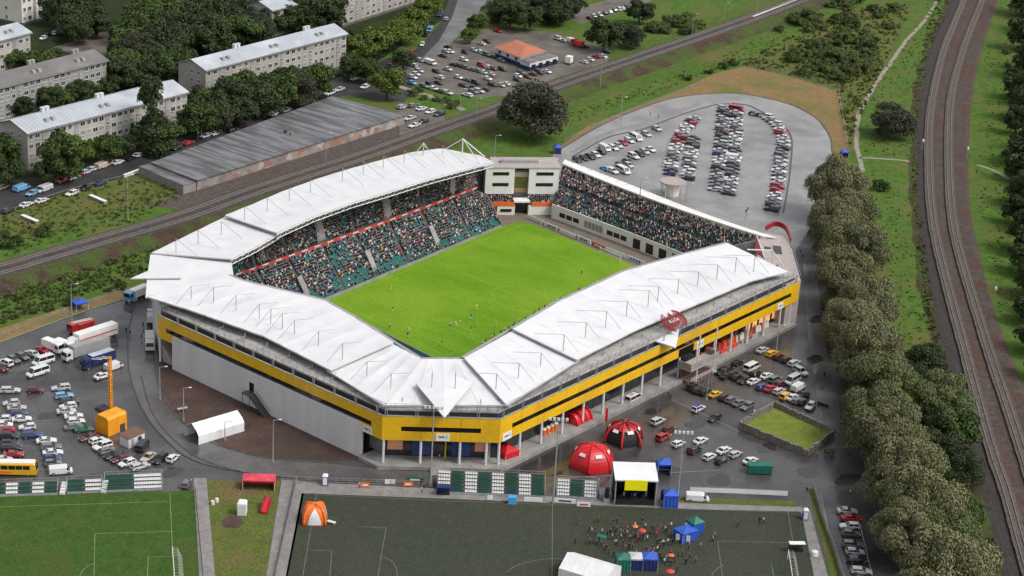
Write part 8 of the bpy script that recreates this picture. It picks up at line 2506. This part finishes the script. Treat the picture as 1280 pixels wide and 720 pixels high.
for i, (x0, y0, x1, y1, m, pm, lb) in enumerate([(659, 273, 680, 282, 'wall_white', None, 'plain white board nearest the corner gate'), (682, 283, 698, 290, 'wall_white', 'steel_dark', 'white board with dark print, second from the corner gate'), (700, 291, 720, 299, 'wall_white', None, 'plain white board in the middle of the end line'),
                                            (722, 299, 738, 306, 'wall_white', 'steel_dark', 'white board with dark print beside the goal'), (740, 307, 756, 314, 'banner_red', 'wall_white', 'red and white board directly behind the goal'), (757, 314, 782, 324, 'wall_white', None, 'white board behind the far half of the goal'), (784, 324, 806, 333, 'wall_white', 'fabric_blue', 'white board with blue print at the far end of the end line'),
                                            (596, 291.5, 615, 284, 'wall_white', None, 'white board at the foot of the covered stand, nearest the corner'), (579, 298, 595, 292, 'wall_white', 'fabric_blue', 'white board with blue print at the foot of the covered stand'), (569, 302, 578, 298.5, 'banner_orange', None, 'short orange board at the foot of the covered stand'), (541, 312, 559, 305.5, 'banner_red', None, 'red board at the foot of the covered stand'), (517, 320.5, 540, 312.5, 'fabric_darkred', None, 'dark red board at the foot of the covered stand'), (494, 331, 514, 322.5, 'wall_cream', 'steel_dark', 'pale board with dark print at the foot of the covered stand'), (455, 348, 492, 332, 'concrete', None, 'long grey board at the foot of the covered stand')]):
    ad_board(x0, y0, x1, y1, m, lb, pm=pm)
# red ringed sign above the long yellow side
sc_ = at(842.5, 401, 16.9)
xd = SIDES[2][0]; zd = (SIDES[2][1] * .62 + Vector((0, 0, 1))).normalized()
SR = frame_rot(xd, zd)
t = thing('rooftop_sign', 'dark red rooftop sign of concentric arcs and script above the sail canopy', 'sign', sc_)
def sp_(x, y, z=0.0): return sc_ + SR @ Vector((x, y, z))
for sgn in (-1, 1):
    for r in (1.2, 1.75, 2.3, 2.85, 3.3):
        mb = MB(); pts = []
        for k in range(13):
            th = math.radians(-74 + 148 * k / 12); pts.append(sp_(sgn * (1.1 + r * math.cos(th) * 1.02), r * math.sin(th) * .95))
        for k in range(12): mb.tube(pts[k], pts[k + 1], .15, 5)
        mb.build('ring_arc', 'fabric_darkred' if r in (1.2, 2.85) else 'banner_crimson', t)
mb = MB()
body = [(-3.4, -1.5), (-1.2, -1.9), (1.6, -1.6), (3.2, -.9), (2.4, .2), (3.0, 1.2), (1.2, 2.0), (.4, 3.1), (-.6, 2.2), (-1.9, 1.7), (-1.3, .6), (-2.4, -.2)]
body = [(x * .62, y * .92) for x, y in body]
mb.add([sp_(x, y, .1) for x, y in body] + [sp_(x, y, -.1) for x, y in body], [tuple(range(12)), tuple(range(23, 11, -1))] + [(i, 12 + i, 12 + (i + 1) % 12, (i + 1) % 12) for i in range(12)]); mb.build('emblem', 'fabric_darkred', t)
text_mesh('lettering', 'A. Le Coq', 1.5, sp_(0, .1, .16), SR, 'wall_white', t, .03, .62)
for s in (-2.6, 2.6): MB().tube(sp_(s, -1.4, -.1), sp_(s, -1.4, -.1) - Vector((0, 0, 2.6)), .1, 5).build('strut', 'steel_grey', t)
# ================================================================ people
def figure(name, J, B, mats_of):
    """one continuous body grown over a skeleton; faces take the material of the bone they lie on"""
    keys = list(J); idx = {k: i for i, k in enumerate(keys)}
    me = bpy.data.meshes.new(name)
    me.from_pydata([J[k][:3] for k in keys], [(idx[a], idx[b]) for a, b, _ in B], [])
    o = bpy.data.objects.new(name, me); COL.objects.link(o)
    sk = o.modifiers.new('skin', 'SKIN'); sk.use_smooth_shade = True
    if not me.skin_vertices: bpy.context.view_layer.update()
    for i, k in enumerate(keys):
        r = J[k][3]; me.skin_vertices[0].data[i].radius = r if isinstance(r, tuple) else (r, r)
        me.skin_vertices[0].data[i].use_root = (k == 'pelvis')
    sb = o.modifiers.new('sub', 'SUBSURF'); sb.levels = 1; sb.render_levels = 1
    dg = bpy.context.evaluated_depsgraph_get(); dg.update()
    out = bpy.data.meshes.new_from_object(o.evaluated_get(dg))
    bpy.data.objects.remove(o)
    seg = [(Vector(J[a][:3]), Vector(J[b][:3]), m) for a, b, m in B]
    mi = []
    for p in out.polygons:
        c = p.center; best = 9; bm = 0
        for a, b, m in seg:
            ab = b - a; t = max(0, min(1, (c - a).dot(ab) / max(1e-9, ab.length_squared))); dd = (c - (a + ab * t)).length
            if dd < best: best, bm = dd, m
        if bm == 2 and (c.z > J['head'][2] + .03 or c.x < J['head'][0] - .045) and c.z > J['neck'][2] + .05: bm = 3      # hair
        mi.append(bm)
    out.materials.clear()
    for m in mats_of: out.materials.append(MATS[m])
    out.polygons.foreach_set('material_index', mi)
    out.polygons.foreach_set('use_smooth', [True] * len(out.polygons))
    return out


def body_pose(hipz, lean, legs, arms, turn=0.0):
    """legs/arms: for each side (knee, ankle, toe) and (elbow, wrist, hand) relative points"""
    J = {'pelvis': (0, 0, hipz, (.15, .12)), 'spine': (lean * .35, 0, hipz + .22, (.14, .11)), 'chest': (lean * .75, 0, hipz + .42, (.17, .125)),
         'neck': (lean, 0, hipz + .57, .058), 'chin': (lean + .03, 0, hipz + .64, .075), 'head': (lean + .03, 0, hipz + .73, .098), 'crown': (lean + .01, 0, hipz + .82, .062)}
    B = [('pelvis', 'spine', 0), ('spine', 'chest', 0), ('chest', 'neck', 0), ('neck', 'chin', 2), ('chin', 'head', 2), ('head', 'crown', 2)]
    for s, nm in ((1, 'l'), (-1, 'r')):
        L, A = legs[0 if s == 1 else 1], arms[0 if s == 1 else 1]
        J['hip' + nm] = (0, s * .095, hipz - .05, .088)
        for k, (q, r) in zip(('knee', 'ankle', 'toe'), zip(L, (.06, .042, .036))): J[k + nm] = (q[0], s * q[1], q[2], r)
        J['sho' + nm] = (lean * .8, s * .19, hipz + .47, .062)
        for k, (q, r) in zip(('elbow', 'wrist', 'hand'), zip(A, (.044, .032, .036))): J[k + nm] = (q[0], s * q[1], q[2], r)
        B += [('pelvis', 'hip' + nm, 1), ('hip' + nm, 'knee' + nm, 1), ('knee' + nm, 'ankle' + nm, 1), ('ankle' + nm, 'toe' + nm, 4), ('chest', 'sho' + nm, 0), ('sho' + nm, 'elbow' + nm, 0), ('elbow' + nm, 'wrist' + nm, 0), ('wrist' + nm, 'hand' + nm, 2)]
    return J, B


PM = ['cloth_navy', 'cloth_black', 'skin', 'hair', 'cloth_black']
POSE = {}
std_leg = ((.02, .11, .50), (-.02, .12, .09), (.15, .13, .045))
POSE['stand'] = figure('person', *body_pose(.95, .02, (std_leg, ((.03, .12, .5), (.0, .13, .09), (.17, .15, .045))), (((-.03, .26, 1.16), (.05, .28, .93), (.08, .27, .84)), ((-.02, .26, 1.16), (.12, .24, .98), (.19, .2, .95)))), PM)
POSE['walk'] = figure('person', *body_pose(.94, .06, (((.20, .10, .54), (.24, .10, .11), (.40, .11, .07)), ((.0, .10, .50), (-.26, .10, .13), (-.13, .11, .05))), (((-.14, .25, 1.16), (-.16, .26, .92), (-.15, .25, .83)), ((.08, .25, 1.16), (.2, .24, .96), (.25, .23, .88)))), PM)
POSE['run'] = figure('person', *body_pose(.93, .16, (((.34, .10, .62), (.24, .10, .24), (.40, .11, .22)), ((-.02, .10, .5), (-.38, .10, .30), (-.34, .11, .17))), (((-.2, .25, 1.2), (-.06, .26, 1.04), (.02, .25, 1.06)), ((.22, .25, 1.2), (.36, .2, 1.32), (.42, .17, 1.38)))), PM)
POSE['sit'] = figure('person', *body_pose(.46, .05, (((.42, .11, .46), (.42, .12, .09), (.56, .13, .045)), ((.43, .12, .46), (.46, .13, .09), (.60, .14, .045))), (((.03, .26, .70), (.24, .18, .56), (.32, .13, .55)), ((.03, .26, .70), (.24, .18, .56), (.32, .13, .55)))), PM)


def person(p, h, pose, top, legs, label, group=None, hair='hair', scale=1.0):
    o = bpy.data.objects.new('person', POSE[pose]); COL.objects.link(o)
    o.location = p; o.rotation_euler = (0, 0, h); o.scale = (scale,) * 3
    o.material_slots[0].link = 'OBJECT'; o.material_slots[0].material = MATS['cloth_' + top]
    o.material_slots[1].link = 'OBJECT'; o.material_slots[1].material = MATS['cloth_' + legs]
    return tag(o, label, 'person', group)


# the seats nearest the camera: spectators one by one
tops = ['black', 'navy', 'grey', 'white', 'black', 'blue', 'navy', 'white', 'black', 'red', 'brown', 'beige']
for q in CROWD_NEAR:
    c = random.choice(tops)
    upper = q[2] > 8.4
    person(Vector((q[0], q[1], q[2] - .06)), q[3] + random.gauss(0, .2), 'sit', c, random.choice(['black', 'navy', 'grey']),
           'spectator in a %s jacket seated in the %s tier near the corner roof' % (c, 'upper' if upper else 'lower'), 'spectators seated near the corner roof', scale=random.uniform(.94, 1.06))
# players
pl_list = [(488, 361, 'yellow', 'far out towards the covered stand'), (491, 388, 'navy', 'alone near the left penalty area'), (486.5, 409, 'white', 'beside the roof edge at the near corner'), (510.5, 412.5, 'yellow', 'in the near penalty area'), (509.5, 420, 'navy', 'close behind a yellow player in the near penalty area'),
           (539.5, 400.5, 'yellow', 'alone in the midfield'), (562, 407, 'white', 'in the pair before the near goal'), (569.5, 406, 'yellow', 'in the pair before the near goal'), (589, 397.5, 'navy', 'running between two yellow players'), (595.5, 385.5, 'yellow', 'in the midfield towards the long yellow side'), (596, 406, 'yellow', 'smallest looking, near the running navy player'),
           (589, 413, 'navy', 'near the roof edge below the midfield group'), (612, 377, 'yellow', 'farthest to the right of the midfield group'), (552, 430, 'navy', 'lowest on the pitch above the corner roof'), (620, 407, 'yellow', 'at the touchline by the roof edge'), (727, 340, 'white', 'standing alone before the far penalty area')]
for i, (x, y, c, lb) in enumerate(pl_list):
    p = at(x, y + 3, 0); p.z = .12
    person(p, random.uniform(0, 6.28), random.choice(['run', 'walk', 'stand', 'run']), c, 'white' if c != 'white' else 'navy', 'footballer in %s shirt %s' % (c, lb), 'players on the stadium pitch', scale=1.12)
p = at(575, 402); t = thing('football', 'white ball on the stadium pitch near the pair before the near goal', 'ball', (p.x, p.y, .24)); bm_ = bmesh.new(); bmesh.ops.create_icosphere(bm_, subdivisions=2, radius=.16); me = bpy.data.meshes.new('ball_skin'); bm_.to_mesh(me); bm_.free(); me.materials.append(MATS['wall_white']); o = bpy.data.objects.new('ball_skin', me); COL.objects.link(o); o.parent = t
# people at the front rail of the long side, seen over its roof edge
for k in range(40):
    f = k / 39; x = 604 + 200 * f + random.uniform(-2, 2); y = 426.5 - 96 * f - 8 * math.sin(PI * f) + random.uniform(-1, 1) + 6.5
    c = random.choice(['white', 'black', 'white', 'black', 'navy', 'white', 'grey'])
    p = at(x, y - 4.5, 2.0)
    person(Vector((p.x, p.y, 1.15)), random.uniform(1.2, 2.4), 'stand', c, 'black', 'person in %s top standing at the front rail just beyond the long roof edge' % c, 'people at the front rail')
mb = MB()
ra_, rb__ = pitch(.02, 1.0), pitch(1.0, 1.0)
t = thing('front_walk', 'pale walkway at the foot of the long roofed side', 'walkway', (ra_.x, ra_.y, 0))
n_o = (pitch(.5, 1) - pitch(.5, 0)).normalized()
MB().hexa([ra_ + n_o * .6, rb__ + n_o * .6, rb__ + n_o * 5, ra_ + n_o * 5], [q + Vector((0, 0, 1.12)) for q in (ra_ + n_o * .6, rb__ + n_o * .6, rb__ + n_o * 5, ra_ + n_o * 5)]).build('floor', 'concrete', t)
# the crowd before the stage
crowd7 = [(205, 85), (350, 65), (465, 85), (490, 80), (285, 135), (325, 150), (335, 180), (380, 160), (420, 175), (455, 195), (470, 140), (490, 140), (520, 160), (555, 165), (525, 200), (590, 205), (630, 110), (640, 130), (655, 190), (650, 215), (695, 190), (725, 210), (760, 130), (765, 160), (805, 155), (820, 125), (860, 140), (880, 130),
          (905, 110), (270, 215), (285, 235), (175, 230), (370, 265), (395, 290), (430, 310), (540, 245), (570, 265), (555, 280), (610, 270), (800, 240), (820, 230), (820, 260), (850, 260), (905, 245), (880, 235), (800, 290), (715, 300), (740, 300), (770, 300), (640, 320), (830, 370), (870, 360), (960, 330), (990, 325), (1050, 345), (1090, 375), (1020, 390),
          (1010, 385), (920, 460), (950, 450), (1130, 265), (1235, 185), (1230, 210), (1035, 280), (300, 150), (440, 165), (480, 155), (540, 175), (680, 200), (705, 215), (775, 145), (835, 140), (870, 150), (345, 240), (410, 280), (585, 275), (735, 320), (760, 285), (845, 245), (855, 385)]
crowd7 += [(random.gauss(600, 160), random.gauss(190, 60)) for _ in range(22)] + [(random.gauss(860, 60), random.gauss(330, 50)) for _ in range(8)]
for x, y in crowd7:
    px, py = 690 + x / 6.095, 640 + y / 6.1 + 3
    c = random.choice(['black', 'navy', 'red', 'white', 'black', 'grey', 'navy', 'brown', 'white', 'pink', 'black'])
    where = 'beside the white marquee' if px < 762 and py > 668 else 'beside the canopy tents' if py > 690 else 'near the long blue tent' if px > 818 else 'in the crowd before the stage'
    p = at(px, py); p.z = .13
    person(p, random.uniform(0, 6.28), random.choice(['stand', 'stand', 'walk']), c, random.choice(['black', 'navy', 'grey']), 'person in a %s jacket standing %s on the dark pitch' % (c, where), 'people on the dark pitch')
for x, y, c, lb, pz in ((922, 660, 'black', 'person in black walking alone on the dark pitch, nearest the long blue tent', 'walk'), (949, 655, 'black', 'person in black with a companion near the pitch corner', 'stand'), (954, 655, 'white', 'person in a white top with a companion in black near the pitch corner', 'stand'), (891, 678, 'white', 'person in a white top alone at the penalty line of the dark pitch', 'walk'),
                        (1062, 620, 'lime', 'steward in a lime vest standing on the road at the junction', 'stand'), (1057, 564, 'lime', 'steward in a lime vest at the dark bend beside the willows', 'stand'), (1062, 571, 'black', 'person in black beside the steward at the dark bend', 'walk'), (1021, 572, 'white', 'person in a white top at the corner of the walled lawn', 'stand'), (1008, 617, 'black', 'person in black where the pitch fence meets the roadside strip', 'stand'),
                        (448, 557, 'lime', 'steward in a lime vest at the corner entrance by the grey wall', 'stand'), (459, 558, 'black', 'person in black at the door beside the grey wall', 'stand'), (549, 576, 'white', 'person in a white top on the corner entrance steps', 'walk'), (561, 573, 'black', 'person in black on the corner entrance steps', 'stand'), (553, 574, 'red', 'person in a red top on the corner entrance steps', 'stand'),
                        (158, 417, 'black', 'person in black crossing the ring road, nearer the lorries', 'walk'), (163, 420, 'brown', 'person in brown crossing the ring road, nearer the yellow corner', 'walk'), (179, 410, 'black', 'person in black beside the white lorry at the yellow corner', 'stand'), (181, 420, 'navy', 'person in navy beside the white lorry at the yellow corner', 'stand'), (177, 425, 'black', 'person in black at the rear of the white lorry at the yellow corner', 'walk'),
                        (932, 268, 'black', 'person in black standing alone behind the open stand rim', 'stand'), (934, 265, 'brown', 'person in brown standing behind the open stand rim', 'stand'), (1000, 318, 'black', 'person in black walking behind the red curved banner', 'walk'), (1003, 324, 'navy', 'person in navy walking behind the red curved banner', 'walk'), (813, 145, 'black', 'person in black walking on the car park road', 'walk'), (823, 148, 'black', 'person in black on the median of the car park road', 'walk'),
                        (835, 497, 'brown', 'person in brown before the projecting entrance', 'walk'), (838, 500, 'black', 'person in black before the projecting entrance', 'walk'), (1027, 488, 'red', 'person in red crossing the wet road beside the willows', 'walk'), (1030, 472, 'black', 'person in black crossing the wet road beside the willows', 'walk'), (530, 612, 'red', 'person in a red top at the boards above the dark pitch', 'stand'), (527, 617, 'white', 'person in a white top at the boards above the dark pitch', 'walk'), (526, 606, 'black', 'person in black at the boards above the dark pitch', 'stand'),
                        (449, 611, 'white', 'person in a white top at the fence above the dark pitch', 'stand'), (770, 292, 'black', 'steward in black at the end line boards', 'stand'), (679, 285, 'black', 'steward in black at the second end line board', 'stand'), (698, 292, 'black', 'steward in black at the third end line board', 'stand'), (720, 301, 'black', 'steward in black at the fourth end line board', 'stand')):
    p = at(x, y); p.z = .13
    person(p, random.uniform(0, 6.28), pz, c, 'black', lb)


def umbrella(px, py, m, label, R=.75):
    p = at(px, py, 2.0); t = thing('umbrella', label, 'umbrella', (p.x, p.y, 0)); mb = MB(); n = 8
    top = (p.x, p.y, 2.35); ringv = [(p.x + R * math.cos(2 * PI * k / n), p.y + R * math.sin(2 * PI * k / n), 2.0) for k in range(n)]
    mid = [(p.x + R * .6 * math.cos(2 * PI * k / n), p.y + R * .6 * math.sin(2 * PI * k / n), 2.24) for k in range(n)]
    mb.add(ringv + mid + [top], [(k, (k + 1) % n, n + (k + 1) % n, n + k) for k in range(n)] + [(n + k, n + (k + 1) % n, 2 * n) for k in range(n)])
    mb.build('canopy', m, t); MB().tube((p.x, p.y, 1.1), (p.x, p.y, 2.42), .025, 5).build('shaft', 'steel_dark', t)


umbrella(803, 663, 'banner_red', 'red umbrella held up in the middle of the crowd', .9)
umbrella(838, 714, 'banner_red', 'large red umbrella beside the blue-roofed tent', 1.0)
umbrella(839, 694, 'banner_orange', 'orange umbrella beyond the blue-roofed tent')
umbrella(794, 658, 'banner_orange', 'orange umbrella at the back of the crowd nearest the stage', .7)
umbrella(850, 661, 'fabric_orange', 'orange umbrella at the corner of the long blue tent', .6)
umbrella(859, 655, 'wall_cream', 'cream umbrella behind the green-roofed tent', .6)
P, a, p = oriented(751, 682, 1, .25); t = thing('parasol', 'long green-and-white market parasol beside the marquee', 'parasol', p); MB().tube(P(0, 0, 0), P(0, 0, 2.2), .05, 5).build('pole', 'steel_white', t); MB().slab([P(-1.1, -.5, 2.2), P(1.1, -.5, 2.2), P(1.1, .5, 2.4), P(-1.1, .5, 2.4)], .12).build('canopy', 'fabric_green', t)
